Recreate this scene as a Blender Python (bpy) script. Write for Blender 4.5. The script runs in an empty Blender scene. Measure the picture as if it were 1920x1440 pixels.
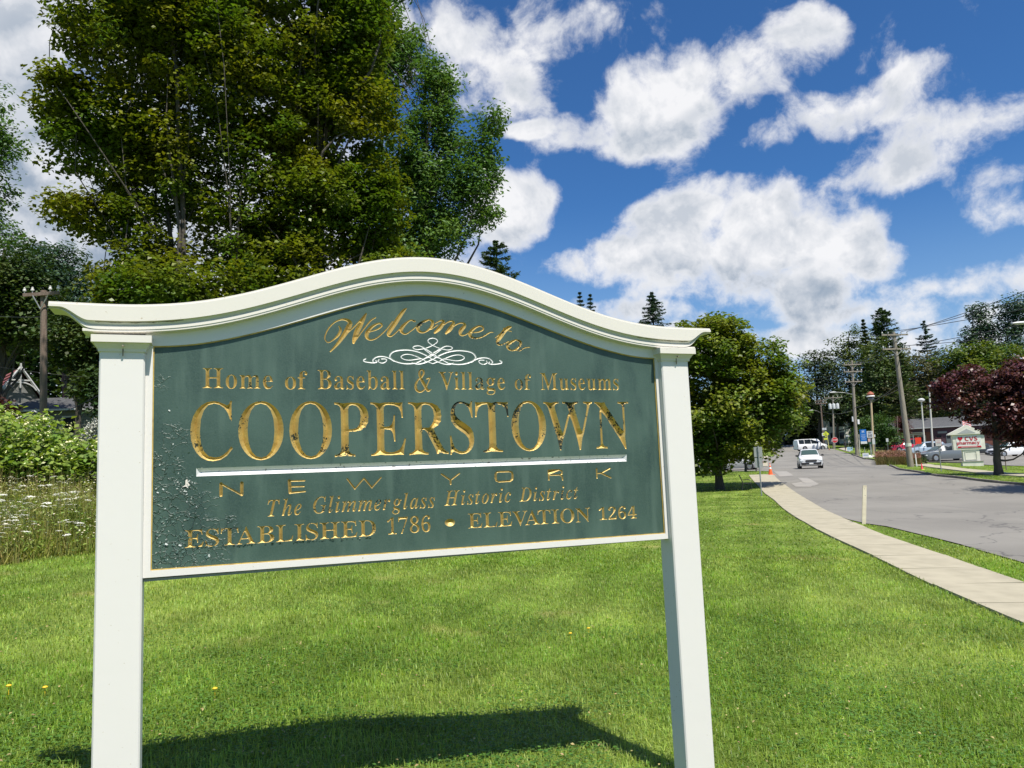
import bpy, math, random
import numpy as np
from mathutils import Vector, Matrix
from mathutils.geometry import delaunay_2d_cdt
random.seed(5); RNG = np.random.default_rng(7)
sc = bpy.context.scene
COL = sc.collection
# ------------------------------------------------------------------ survey of the place
FPX = 1442.0            # focal length of the photograph in its own pixels (1920 wide)
EYE = np.array((0.0, 0.0, 1.6))
def nz(v):
    v = np.array(v, float); return v / np.linalg.norm(v)
_U = nz((-521, 12736, -1442)); _f = np.array((0, 0, -1.0))
_Y = nz(_f - (_f @ _U) * _U); _X = np.cross(_Y, _U)
CM = np.array([_X, _Y, _U])              # camera axes -> world axes
def ray(px, py): return CM @ np.array((px - 960.0, 720.0 - py, -FPX))
def at(px, py, D):
    r = ray(px, py); return EYE + r * (D / r[1])
# ------------------------------------------------------------------ camera
cd = bpy.data.cameras.new('camera'); cam = bpy.data.objects.new('camera', cd); COL.objects.link(cam)
cd.sensor_width = 36; cd.lens = FPX / 1920 * 36; cd.clip_start = .05; cd.clip_end = 3000
m4 = Matrix([[*CM[0], EYE[0]], [*CM[1], EYE[1]], [*CM[2], EYE[2]], [0, 0, 0, 1]])
cam.matrix_world = m4
sc.camera = cam
# ------------------------------------------------------------------ exposure
sc.view_settings.view_transform = 'Standard'; sc.view_settings.look = 'None'
sc.view_settings.exposure = 0.42; sc.view_settings.gamma = 1; sc.view_settings.use_curve_mapping = False
sc.cycles.max_bounces = 6; sc.cycles.diffuse_bounces = 3; sc.cycles.glossy_bounces = 2
sc.cycles.transmission_bounces = 4; sc.cycles.transparent_max_bounces = 8
# ------------------------------------------------------------------ sun
SUN_DIR = nz((.30, -.49, 1.02))
sd = bpy.data.lights.new('sun', 'SUN'); sd.energy = 5.0; sd.angle = math.radians(.53); sd.color = (1.0, .94, .84)
sun = bpy.data.objects.new('sun', sd); COL.objects.link(sun); sun.location = (10, -16, 34)
sun.rotation_euler = Vector(-SUN_DIR).to_track_quat('-Z', 'Y').to_euler()
# ------------------------------------------------------------------ sky with clouds
W = bpy.data.worlds.new('World'); sc.world = W; W.use_nodes = True
SKY_STRENGTH = .085
def build_sky():
    nt = W.node_tree; nt.nodes.clear(); N = nt.nodes.new; L = nt.links.new
    out = N('ShaderNodeOutputWorld'); bg = N('ShaderNodeBackground'); bg.inputs[1].default_value = SKY_STRENGTH
    L(bg.outputs[0], out.inputs[0])
    sky = N('ShaderNodeTexSky'); sky.sky_type = 'NISHITA'; sky.sun_disc = False
    sky.sun_elevation = math.asin(SUN_DIR[2]); sky.sun_rotation = math.atan2(SUN_DIR[0], SUN_DIR[1])
    sky.air_density = 1.0; sky.dust_density = .0; sky.ozone_density = 2.2
    def mth(op, a, b=None, c=None, clamp=False):
        n = N('ShaderNodeMath'); n.operation = op; n.use_clamp = clamp
        for i, v in enumerate((a, b, c)):
            if v is None: continue
            if isinstance(v, (int, float)): n.inputs[i].default_value = v
            else: L(v, n.inputs[i])
        return n.outputs[0]
    def vm(op, a, b=None, scale=None):
        n = N('ShaderNodeVectorMath'); n.operation = op
        for i, v in enumerate((a, b)):
            if v is None: continue
            if isinstance(v, (tuple, list, np.ndarray)): n.inputs[i].default_value = tuple(v)
            else: L(v, n.inputs[i])
        if scale is not None: n.inputs['Scale'].default_value = scale
        return n.outputs['Value'] if op in ('DOT_PRODUCT', 'LENGTH') else n.outputs[0]
    def ramp(v, a, b, c=0., d=1., smooth=True):
        n = N('ShaderNodeMapRange'); n.interpolation_type = 'SMOOTHSTEP' if smooth else 'LINEAR'
        n.inputs[1].default_value = a; n.inputs[2].default_value = b; n.inputs[3].default_value = c; n.inputs[4].default_value = d
        L(v, n.inputs[0]); return n.outputs[0]
    tc = N('ShaderNodeTexCoord'); D = tc.outputs['Generated']
    # slow warp of the direction so that no cloud keeps a clean outline
    wn = N('ShaderNodeTexNoise'); wn.inputs['Scale'].default_value = 7; wn.inputs['Detail'].default_value = 5; L(D, wn.inputs['Vector'])
    warp = vm('SCALE', vm('SUBTRACT', wn.outputs['Color'], (.5, .5, .5)), scale=.06)
    Dw = vm('ADD', D, warp)
    def blob(px, py, rx, ry, ang=0):
        c = nz(ray(px, py)); ex = nz(ray(px + 1, py) - ray(px, py) - c * (c @ (ray(px + 1, py) - ray(px, py))))
        ey = nz(np.cross(ex, c)) * -1
        ey = ey if ey[2] > 0 else -ey
        a = math.radians(ang); t1 = ex * math.cos(a) + ey * math.sin(a); t2 = -ex * math.sin(a) + ey * math.cos(a)
        k = FPX * math.sqrt(1 + ((px - 960) ** 2 + (py - 720) ** 2) / FPX ** 2)
        s = vm('SUBTRACT', Dw, c)
        a1 = vm('DOT_PRODUCT', s, t1 * (k / rx)); a2 = vm('DOT_PRODUCT', s, t2 * (k / ry))
        return mth('SUBTRACT', 1.0, mth('ADD', mth('MULTIPLY', a1, a1), mth('MULTIPLY', a2, a2)))
    def union(bl):
        v = None
        for b in bl:
            o = blob(*b[:5]) if len(b) < 6 else mth('MULTIPLY', mth('MAXIMUM', blob(*b[:5]), -3.), b[5])
            v = o if v is None else mth('SMOOTH_MAX', v, o, .35)
        return mth('MAXIMUM', v, -1.5)
    B = union(BLOBS)
    # generic fair-weather clouds outside the part of the sky in the photograph (a flat layer seen in perspective)
    sp = N('ShaderNodeSeparateXYZ'); L(D, sp.inputs[0])
    zz = mth('MAXIMUM', mth('ADD', sp.outputs[2], .12), .03)
    cb = N('ShaderNodeCombineXYZ'); L(mth('DIVIDE', sp.outputs[0], zz), cb.inputs[0]); L(mth('DIVIDE', sp.outputs[1], zz), cb.inputs[1])
    gn = N('ShaderNodeTexNoise'); gn.inputs['Scale'].default_value = 1.1; gn.inputs['Detail'].default_value = 4; L(cb.outputs[0], gn.inputs['Vector'])
    Gm = ramp(gn.outputs[0], .4, .7, -1.3, .9, False)
    front = ramp(vm('DOT_PRODUCT', D, nz(ray(1000, 500))), .62, .78)
    base = mth('ADD', mth('MULTIPLY', B, front), mth('MULTIPLY', Gm, mth('SUBTRACT', 1., front)))
    def fbm(vec, scale, det, rough=.55):
        n = N('ShaderNodeTexNoise'); n.inputs['Scale'].default_value = scale; n.inputs['Detail'].default_value = det
        n.inputs['Roughness'].default_value = rough; L(vec, n.inputs['Vector']); return n.outputs[0]
    n1 = fbm(Dw, 7.5, 10, .62)
    dens = mth('ADD', mth('MULTIPLY', base, 1.25), mth('MULTIPLY', mth('SUBTRACT', n1, .5), 7.0))
    alpha = ramp(dens, -.30, 1.0)
    # billows seen as relief: a smoother density compared with itself a little nearer the sun
    up = nz(np.array((.22, -.25, 1.0)))
    s1 = fbm(Dw, 8.0, 6, .55); s2 = fbm(vm('ADD', Dw, tuple(up * .022)), 8.0, 6, .55)
    lit = ramp(mth('SUBTRACT', s1, s2), -.07, .06, 0., 1., False)
    core = ramp(dens, .3, 1.9)
    G = mth('MULTIPLY', ramp(mth('ADD', mth('MAXIMUM', union(GREYS), -1.), mth('MULTIPLY', mth('SUBTRACT', n1, .5), 1.0)), -1.1, .8), front)
    shade = mth('ADD', mth('MULTIPLY', mth('MULTIPLY', G, ramp(n1, .36, .66, .75, .42)), core), mth('MULTIPLY', mth('MULTIPLY', mth('SUBTRACT', 1., lit), ramp(dens, .1, 1.4)), .58), clamp=True)
    cm = N('ShaderNodeMix'); cm.data_type = 'RGBA'
    cm.inputs['A'].default_value = (CLOUD * 1.0, CLOUD * 1.0, CLOUD * 1.02, 1); cm.inputs['B'].default_value = (CLOUD * .36, CLOUD * .44, CLOUD * .55, 1)
    L(shade, cm.inputs['Factor'])
    # blue of the sky, kept as Nishita gives it but richer, as the phone rendered it
    hs = N('ShaderNodeHueSaturation'); hs.inputs['Saturation'].default_value = SKY_SAT; hs.inputs['Value'].default_value = SKY_VAL; L(sky.outputs[0], hs.inputs['Color'])
    tn = N('ShaderNodeMix'); tn.data_type = 'RGBA'; tn.blend_type = 'MULTIPLY'; tn.inputs['Factor'].default_value = 1; tn.inputs['B'].default_value = SKY_TINT; L(hs.outputs[0], tn.inputs['A'])
    mx = N('ShaderNodeMix'); mx.data_type = 'RGBA'
    L(mth('MULTIPLY', alpha, .98), mx.inputs['Factor']); hz = N('ShaderNodeMix'); hz.data_type = 'RGBA'; hz.inputs['B'].default_value = (3.0, 4.6, 6.6, 1); L(ramp(sp.outputs[2], .34, -.02, 0., .92), hz.inputs['Factor']); L(tn.outputs['Result'], hz.inputs['A']); L(hz.outputs['Result'], mx.inputs['A']); L(cm.outputs['Result'], mx.inputs['B'])
    L(mx.outputs['Result'], bg.inputs[0])
CLOUD = 8.3; SKY_SAT = 1.05; SKY_VAL = 1.0; SKY_TINT = (.40, .72, 1.04, 1)
BLOBS = [(1000, 258, 60, 20, 0), (1110, 262, 100, 42, 5), (1175, 215, 84, 84, 20), (1285, 180, 120, 90, 15), (1390, 135, 95, 76, 25), (1490, 80, 80, 62, 35), (1548, 60, 44, 46, 0),
         (1560, 205, 130, 40, 14, .6), (1430, 262, 80, 28, 10, .55), (1670, 165, 80, 22, 22, .3),
         (1080, 500, 80, 44, 0), (1160, 475, 90, 56, 10), (1240, 425, 90, 66, 10), (1310, 490, 150, 80, 0), (1440, 430, 110, 92, 10), (1550, 430, 120, 84, -20), (1630, 480, 90, 50, -12), (1420, 540, 230, 52, 0), (1300, 405, 60, 50, 0),
         (1850, 240, 120, 46, 28, .32), (1740, 310, 130, 34, 10, .22), (1900, 330, 70, 34, 20, .3), (1910, 400, 60, 30, 0, .3), (1620, 325, 100, 18, 10, .25), (1350, 350, 60, 18, 0, .25),
         (960, 400, 96, 56, 15), (900, 120, 90, 50, -30, .25), (1060, 78, 80, 28, 8, .25), (970, 185, 60, 50, 0, .2),
         (40, 250, 430, 560, 0, 1.2), (430, 330, 380, 420, 0, 1.1), (60, 60, 300, 200, 0), (1640, 590, 360, 44, -3, .8), (1780, 540, 200, 34, 8, .6), (1250, 590, 200, 24, 0, .5), (1500, 640, 400, 34, 0, .7)]
GREYS = [(1180, 275, 180, 40, 10), (1340, 225, 110, 34, 15), (1420, 560, 320, 60, 0), (1160, 532, 170, 26, 5), (1400, 600, 300, 40, 0), (1500, 240, 140, 20, 14), (20, 360, 420, 200, 0), (960, 440, 100, 20, 10), (120, 510, 220, 80, 0), (330, 200, 260, 160, 0)]
build_sky()
# ------------------------------------------------------------------ mesh helpers
def link(o, parent=None):
    COL.objects.link(o)
    if parent is not None: o.parent = parent
    return o
def tag(o, label=None, cat=None, group=None, kind=None):
    if label: o['label'] = label
    if cat: o['category'] = cat
    if group: o['group'] = group
    if kind: o['kind'] = kind
    return o
def mesh_np(name, V, Q, mats, parent=None, smooth=False, midx=None):
    """V (n,3), Q (m,k) with k 3 or 4 -> one object, fast"""
    me = bpy.data.meshes.new(name); V = np.ascontiguousarray(V, np.float32); Q = np.ascontiguousarray(Q, np.int32)
    k = Q.shape[1]; me.vertices.add(len(V)); me.vertices.foreach_set('co', V.ravel())
    me.loops.add(Q.size); me.loops.foreach_set('vertex_index', Q.ravel())
    me.polygons.add(len(Q)); me.polygons.foreach_set('loop_start', np.arange(0, Q.size, k, dtype=np.int32))
    if midx is not None: me.polygons.foreach_set('material_index', np.ascontiguousarray(midx, np.int32))
    me.update(calc_edges=True)
    if smooth: me.polygons.foreach_set('use_smooth', np.ones(len(Q), bool))
    for m in (mats if isinstance(mats, (list, tuple)) else [mats]): me.materials.append(m)
    return link(bpy.data.objects.new(name, me), parent)
class G:
    def __init__(s): s.v = []; s.f = []; s.m = []; s.mi = 0
    def add(s, V, F):
        b = len(s.v); s.v += [tuple(map(float, p)) for p in V]; s.f += [tuple(b + i for i in f) for f in F]; s.m += [s.mi] * len(F); return s
    def box(s, c, d, rz=0, taper=1.0, bev=0):
        x, y, z = [t / 2 for t in d]; ca, sa = math.cos(rz), math.sin(rz); V = []
        for k, sz in ((taper if False else 1.0, -z), (taper, z)):
            for sx, sy in ((-x, -y), (x, -y), (x, y), (-x, y)):
                X, Y = sx * k, sy * k; V.append((c[0] + X * ca - Y * sa, c[1] + X * sa + Y * ca, c[2] + sz))
        return s.add(V, [(0, 3, 2, 1), (4, 5, 6, 7), (0, 1, 5, 4), (1, 2, 6, 5), (2, 3, 7, 6), (3, 0, 4, 7)])
    def tube(s, P, R, n=8, caps=True):
        P = [np.array(p, float) for p in P]; R = list(R) if hasattr(R, '__len__') else [R] * len(P)
        V = []; F = []; ref = np.array((0, 0, 1.0)) if abs(nz(P[-1] - P[0])[2]) < .9 else np.array((1.0, 0, 0))
        for i, p in enumerate(P):
            t = nz(P[min(i + 1, len(P) - 1)] - P[max(i - 1, 0)]); a = nz(np.cross(ref, t)); b = np.cross(t, a)
            for k in range(n):
                w = 2 * math.pi * k / n; V.append(p + R[i] * (math.cos(w) * a + math.sin(w) * b))
        for i in range(len(P) - 1):
            for k in range(n): F.append((i * n + k, i * n + (k + 1) % n, (i + 1) * n + (k + 1) % n, (i + 1) * n + k))
        if caps: F.append(tuple(range(n))[::-1]); F.append(tuple((len(P) - 1) * n + k for k in range(n)))
        return s.add(V, F)
    def lathe(s, prof, c=(0, 0, 0), n=16, axis='z'):
        V = []; F = []
        for r, z in prof:
            for k in range(n):
                w = 2 * math.pi * k / n; x, y = r * math.cos(w), r * math.sin(w)
                V.append((c[0] + x, c[1] + y, c[2] + z) if axis == 'z' else ((c[0] + x, c[1] + z, c[2] + y) if axis == 'y' else (c[0] + z, c[1] + x, c[2] + y)))
        m = len(prof)
        for i in range(m - 1):
            for k in range(n): F.append((i * n + k, i * n + (k + 1) % n, (i + 1) * n + (k + 1) % n, (i + 1) * n + k))
        if prof[0][0] > 1e-4: F.append(tuple(range(n))[::-1])
        if prof[-1][0] > 1e-4: F.append(tuple((m - 1) * n + k for k in range(n)))
        return s.add(V, F)
    def prism(s, poly, y0, y1):           # poly in (x,z), extruded along y
        n = len(poly); V = [(x, y0, z) for x, z in poly] + [(x, y1, z) for x, z in poly]
        return s.add(V, [tuple(range(n)), tuple(range(2 * n - 1, n - 1, -1))] + [(i, i + n, (i + 1) % n + n, (i + 1) % n) for i in range(n)])
    def loft(s, rings, caps=True, closed=True):
        n = len(rings[0]); V = [p for r in rings for p in r]; F = []
        for i in range(len(rings) - 1):
            for k in range(n if closed else n - 1): F.append((i * n + k, i * n + (k + 1) % n, (i + 1) * n + (k + 1) % n, (i + 1) * n + k))
        if caps: F.append(tuple(range(n))[::-1]); F.append(tuple((len(rings) - 1) * n + k for k in range(n)))
        return s.add(V, F)
    def mat(s, i): s.mi = i; return s
    def build(s, name, mats, parent=None, smooth=False, bevel=0, loc=None):
        me = bpy.data.meshes.new(name); me.from_pydata(s.v, [], s.f)
        for m in (mats if isinstance(mats, (list, tuple)) else [mats]): me.materials.append(m)
        me.polygons.foreach_set('material_index', s.m)
        if smooth:
            me.polygons.foreach_set('use_smooth', [True] * len(me.polygons))
            try: me.set_sharp_from_angle(angle=math.radians(40))
            except Exception: pass
        me.update(); o = link(bpy.data.objects.new(name, me), parent)
        import bmesh
        bm = bmesh.new(); bm.from_mesh(me); bmesh.ops.recalc_face_normals(bm, faces=bm.faces); bm.to_mesh(me); bm.free()
        if bevel:
            md = o.modifiers.new('bevel', 'BEVEL'); md.width = bevel; md.segments = 2; md.limit_method = 'ANGLE'
        if loc is not None: o.location = tuple(loc)
        return o
def thing(name, loc, label, cat, group=None, rz=0):
    o = bpy.data.objects.new(name, None); o.empty_display_size = .2; link(o); o.location = tuple(loc); o.rotation_euler = (0, 0, rz)
    return tag(o, label, cat, group)
def dup(root, loc, rz=None, label=None, scale=None):
    r = root.copy(); COL.objects.link(r); r.location = tuple(loc)
    if rz is not None: r.rotation_euler = (0, 0, rz)
    if label: r['label'] = label
    if scale: r.scale = (scale,) * 3
    for ch in list(root.children):
        c = ch.copy(); COL.objects.link(c); c.parent = r
        for g in list(ch.children):
            d = g.copy(); COL.objects.link(d); d.parent = c
    return r
# ------------------------------------------------------------------ materials
def srgb(r, g, b): return tuple((c / 255 / 12.92 if c / 255 < .04045 else ((c / 255 + .055) / 1.055) ** 2.4) for c in (r, g, b)) + (1,)
MATS = {}
def mat(name, col, rough=.6, metal=0., noise=None, bump=None, col2=None, transl=0., island=None, spec=None, coat=0.):
    """procedural material: base colour, optional second colour through noise (scale, low, high), per-island variation, bump (scale, strength)"""
    if name in MATS: return MATS[name]
    m = bpy.data.materials.new(name); m.use_nodes = True; nt = m.node_tree; N = nt.nodes.new; L = nt.links.new
    b = nt.nodes['Principled BSDF']; b.inputs['Roughness'].default_value = rough; b.inputs['Metallic'].default_value = metal
    b.inputs['Base Color'].default_value = tuple(col[:3]) + (1,)
    if spec is not None: b.inputs['Specular IOR Level'].default_value = spec
    if coat: b.inputs['Coat Weight'].default_value = coat; b.inputs['Coat Roughness'].default_value = .08
    cur = None
    tc = N('ShaderNodeTexCoord')
    if noise:
        n = N('ShaderNodeTexNoise'); n.inputs['Scale'].default_value = noise[0]; n.inputs['Detail'].default_value = 6; L(tc.outputs['Object'], n.inputs['Vector'])
        if len(noise) > 3: 
            mp = N('ShaderNodeMapping'); mp.inputs['Scale'].default_value = noise[3]; L(tc.outputs['Object'], mp.inputs[0]); L(mp.outputs[0], n.inputs['Vector'])
        r = N('ShaderNodeMapRange'); r.inputs[1].default_value = noise[1]; r.inputs[2].default_value = noise[2]; L(n.outputs[0], r.inputs[0])
        x = N('ShaderNodeMix'); x.data_type = 'RGBA'; x.inputs['A'].default_value = tuple(col[:3]) + (1,); x.inputs['B'].default_value = tuple(col2[:3]) + (1,)
        L(r.outputs[0], x.inputs['Factor']); cur = x.outputs['Result']
    if island:
        g = N('ShaderNodeNewGeometry'); hs = N('ShaderNodeHueSaturation')
        r1 = N('ShaderNodeMapRange'); r1.inputs[3].default_value = .5 - island[0]; r1.inputs[4].default_value = .5 + island[0]; L(g.outputs['Random Per Island'], r1.inputs[0]); L(r1.outputs[0], hs.inputs['Hue'])
        w = N('ShaderNodeTexWhiteNoise'); w.noise_dimensions = '1D'; L(g.outputs['Random Per Island'], w.inputs['W'])
        r2 = N('ShaderNodeMapRange'); r2.inputs[3].default_value = 1 - island[1]; r2.inputs[4].default_value = 1 + island[1]; L(w.outputs[0], r2.inputs[0]); L(r2.outputs[0], hs.inputs['Value'])
        if cur: L(cur, hs.inputs['Color'])
        else: hs.inputs['Color'].default_value = tuple(col[:3]) + (1,)
        cur = hs.outputs[0]
    if cur: L(cur, b.inputs['Base Color'])
    if bump:
        n = N('ShaderNodeTexNoise'); n.inputs['Scale'].default_value = bump[0]; n.inputs['Detail'].default_value = 5; L(tc.outputs['Object'], n.inputs['Vector'])
        bp = N('ShaderNodeBump'); bp.inputs['Strength'].default_value = bump[1]; bp.inputs['Distance'].default_value = bump[2] if len(bump) > 2 else .01; L(n.outputs[0], bp.inputs['Height']); L(bp.outputs[0], b.inputs['Normal'])
    if transl:
        t = N('ShaderNodeBsdfTranslucent'); mx = N('ShaderNodeMixShader'); mx.inputs[0].default_value = transl
        tcn = N('ShaderNodeMix'); tcn.data_type = 'RGBA'; tcn.blend_type = 'MULTIPLY'; tcn.inputs['Factor'].default_value = 1
        tcn.inputs['B'].default_value = (1.5, 1.5, .55, 1)
        if cur: L(cur, tcn.inputs['A'])
        else: tcn.inputs['A'].default_value = tuple(col[:3]) + (1,)
        L(tcn.outputs['Result'], t.inputs[0]); L(b.outputs[0], mx.inputs[1]); L(t.outputs[0], mx.inputs[2]); L(mx.outputs[0], nt.nodes['Material Output'].inputs[0])
    MATS[name] = m; return m

# ------------------------------------------------------------------ terrain
_CP = [at(80, 1402, 4.08), at(1060, 1325, 5.32), at(1875, 1160, 8.8), at(1900, 1068, 12.6), at(1620, 982, 20), at(1428, 930, 36), at(1500, 975, 22), at(1440, 905, 45), at(1445, 890, 54), at(1350, 918, 42),
       at(1518, 878, 68), at(1520, 846, 135), at(1465, 835, 175), at(1708, 875, 64), at(1757, 894, 42), at(1873, 892, 44), at(1920, 911, 34), at(1810, 873, 68), at(1780, 863, 78),
       at(1750, 862, 80), at(1740, 845, 115), at(1607, 852, 95), at(1563, 841, 130), at(1545, 836, 145), at(1895, 856, 92), at(1920, 850, 115), at(1340, 885, 75), at(90, 1040, 13)]
_CP = [(p[0], p[1], p[2]) for p in _CP] + [(-8, 9, .55), (-18, 26, .7), (-30, 50, 1.1), (-10, 30, .6), (-25, 13, .7), (-4, 20, .35), (0, -10, .15), (-15, -5, .6), (20, -5, -.35), (9, 2, -.2), (60, 0, -.3), (5, 50, .55), (8, 80, 1.0), (0, 120, 2.2), (-60, 120, 3.5), (-60, 40, 1.8), (120, 60, .9), (140, 150, 2.4), (60, 190, 5.0), (120, 200, 5), (100, 20, -.1), (30, 190, 5.2), (-60, 200, 5), (42, 24, -.2)]
_CP = np.array(_CP); _c2 = _CP[:, :2] / 50.0
def _tps(d): return np.where(d > 1e-9, d * d * np.log(np.maximum(d, 1e-9)), 0)
_K = _tps(np.linalg.norm(_c2[:, None] - _c2[None], axis=2)) + np.eye(len(_c2)) * 2e-3
_Pm = np.c_[np.ones(len(_c2)), _c2]
_A = np.block([[_K, _Pm], [_Pm.T, np.zeros((3, 3))]]); _w = np.linalg.solve(_A, np.r_[_CP[:, 2], 0, 0, 0])
def gz(X, Y):
    X = np.asarray(X, float); Y = np.asarray(Y, float); sh = np.broadcast(X, Y).shape
    q = np.stack([np.broadcast_to(X, sh).ravel(), np.broadcast_to(Y, sh).ravel()], 1) / 50.0
    r = np.hypot(q[:, 0] - .6, q[:, 1] - 1.8) ; far = np.clip((r - 3.2) / 3.0, 0, 1)
    sc_ = np.where(r > 3.6, 3.6 / np.maximum(r, 1e-6), 1.0); qq = np.stack([(q[:, 0] - .6) * sc_ + .6, (q[:, 1] - 1.8) * sc_ + 1.8], 1)
    z = np.zeros(len(q))
    for i0 in range(0, len(q), 20000):
        b = qq[i0:i0 + 20000]; z[i0:i0 + 20000] = _tps(np.linalg.norm(b[:, None] - _c2[None], axis=2)) @ _w[:len(_c2)] + _w[-3] + b @ _w[-2:]
    z = z * (1 - far) + 4.0 * far
    return z.reshape(sh)
_YS = np.exp(np.linspace(math.log(1.2), math.log(320), 700))
def ground_at(px, py):
    r = ray(px, py); r = r / r[1]; P = EYE[None] + _YS[:, None] * r[None]
    below = P[:, 2] - gz(P[:, 0], P[:, 1]); k = np.argmax(below < 0)
    if below[k] >= 0: k = len(_YS) - 1
    if k == 0: return P[0]
    a, b = below[k - 1], below[k]; t = a / (a - b) if a != b else 0
    return P[k - 1] * (1 - t) + P[k] * t
def base(px, D):
    r = ray(px, 860); x = r[0] / r[1] * D
    for _ in range(3):
        z = float(gz(x, D)); c = np.linalg.solve(CM, np.array((x, D, z)) - EYE); py = 720 + FPX * c[1] / c[2]
        r = ray(px, py); x = r[0] / r[1] * D
    return np.array((x, D, float(gz(x, D))))
def topz(px, py, D): return float(at(px, py, D)[2])
def mow(nt, col):
    """the passes of the mower: bands about a metre wide that bend along the pavement, plus thin straw-coloured spots"""
    N = nt.nodes.new; L = nt.links.new; g = N('ShaderNodeNewGeometry'); sp = N('ShaderNodeSeparateXYZ'); L(g.outputs['Position'], sp.inputs[0])
    def m(op, a, b):
        n = N('ShaderNodeMath'); n.operation = op
        for i, q in enumerate((a, b)):
            if isinstance(q, float): n.inputs[i].default_value = q
            else: L(q, n.inputs[i])
        return n.outputs[0]
    def nz_(s, d, f=None):
        n = N('ShaderNodeTexNoise'); n.inputs['Scale'].default_value = s; n.inputs['Detail'].default_value = d; L(g.outputs['Position'], n.inputs['Vector']); return n.outputs[0]
    def rg(v, a, b, c, d):
        r = N('ShaderNodeMapRange'); r.inputs[1].default_value = a; r.inputs[2].default_value = b; r.inputs[3].default_value = c; r.inputs[4].default_value = d; L(v, r.inputs[0]); return r.outputs[0]
    c = m('ADD', m('MULTIPLY', sp.outputs[0], 1.0), m('MULTIPLY', sp.outputs[1], -.30)); c = m('ADD', c, m('MULTIPLY', nz_(.25, 2), 1.6)); w = m('SINE', m('MULTIPLY', c, 5.6), 0.0)
    v = m('MULTIPLY', rg(w, -.6, .6, .93, 1.07), rg(nz_(.7, 5), .35, .65, .90, 1.09)); v = m('MULTIPLY', v, rg(nz_(5., 4), .35, .65, .88, 1.1))
    h = N('ShaderNodeHueSaturation'); L(v, h.inputs['Value']); L(col, h.inputs['Color'])
    x = N('ShaderNodeMix'); x.data_type = 'RGBA'; x.inputs['B'].default_value = (.42, .36, .15, 1); L(rg(nz_(.9, 7), .62, .74, 0., .6), x.inputs['Factor']); L(h.outputs[0], x.inputs['A']); return x.outputs['Result']
# ground material: mown turf, soil under the thatch
def turf_material():
    m = bpy.data.materials.new('turf'); m.use_nodes = True; nt = m.node_tree; N = nt.nodes.new; L = nt.links.new
    b = nt.nodes['Principled BSDF']; b.inputs['Roughness'].default_value = .9; b.inputs['Specular IOR Level'].default_value = .1
    tc = N('ShaderNodeTexCoord')
    def noise(s, d=5):
        n = N('ShaderNodeTexNoise'); n.inputs['Scale'].default_value = s; n.inputs['Detail'].default_value = d; L(tc.outputs['Object'], n.inputs['Vector']); return n.outputs[0]
    def mix(f, a, c):
        x = N('ShaderNodeMix'); x.data_type = 'RGBA'
        for k, v in (('Factor', f), ('A', a), ('B', c)):
            if isinstance(v, (tuple, float)): x.inputs[k].default_value = v
            else: L(v, x.inputs[k])
        return x.outputs['Result']
    def rng(v, a, c):
        r = N('ShaderNodeMapRange'); r.inputs[1].default_value = a; r.inputs[2].default_value = c; L(v, r.inputs[0]); return r.outputs[0]
    c = mix(rng(noise(14, 8), .35, .65), (.055, .105, .012, 1), (.115, .175, .03, 1))
    c = mix(rng(noise(.35), .45, .62), c, (.18, .25, .05, 1))
    c = mix(rng(noise(60, 3), .5, .75), c, (.24, .29, .07, 1))
    c = mow(nt, c)
    L(c, b.inputs['Base Color'])
    bp = N('ShaderNodeBump'); bp.inputs['Strength'].default_value = .8; bp.inputs['Distance'].default_value = .04; L(noise(40, 6), bp.inputs['Height']); L(bp.outputs[0], b.inputs['Normal'])
    return m
TURF = turf_material()
def axis(lo, hi, step, far, k=1.35):
    a = list(np.arange(lo, hi + .01, step)); s = step; x = a[-1]
    while x < far: s *= k; x += s; a.append(x)
    s = step; x = a[0]
    while x > -far: s *= k; x -= s; a.insert(0, x)
    return np.array(a)
gx = axis(-30, 75, .9, 1400); gy = axis(-6, 150, .9, 1400)
XX, YY = np.meshgrid(gx, gy); ZZ = gz(XX, YY)
nx, ny = len(gx), len(gy); idx = np.arange(nx * ny).reshape(ny, nx)
ground = mesh_np('ground', np.stack([XX.ravel(), YY.ravel(), ZZ.ravel()], 1), np.stack([idx[:-1, :-1].ravel(), idx[:-1, 1:].ravel(), idx[1:, 1:].ravel(), idx[1:, :-1].ravel()], 1), TURF, smooth=True)
tag(ground, kind='structure')
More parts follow.
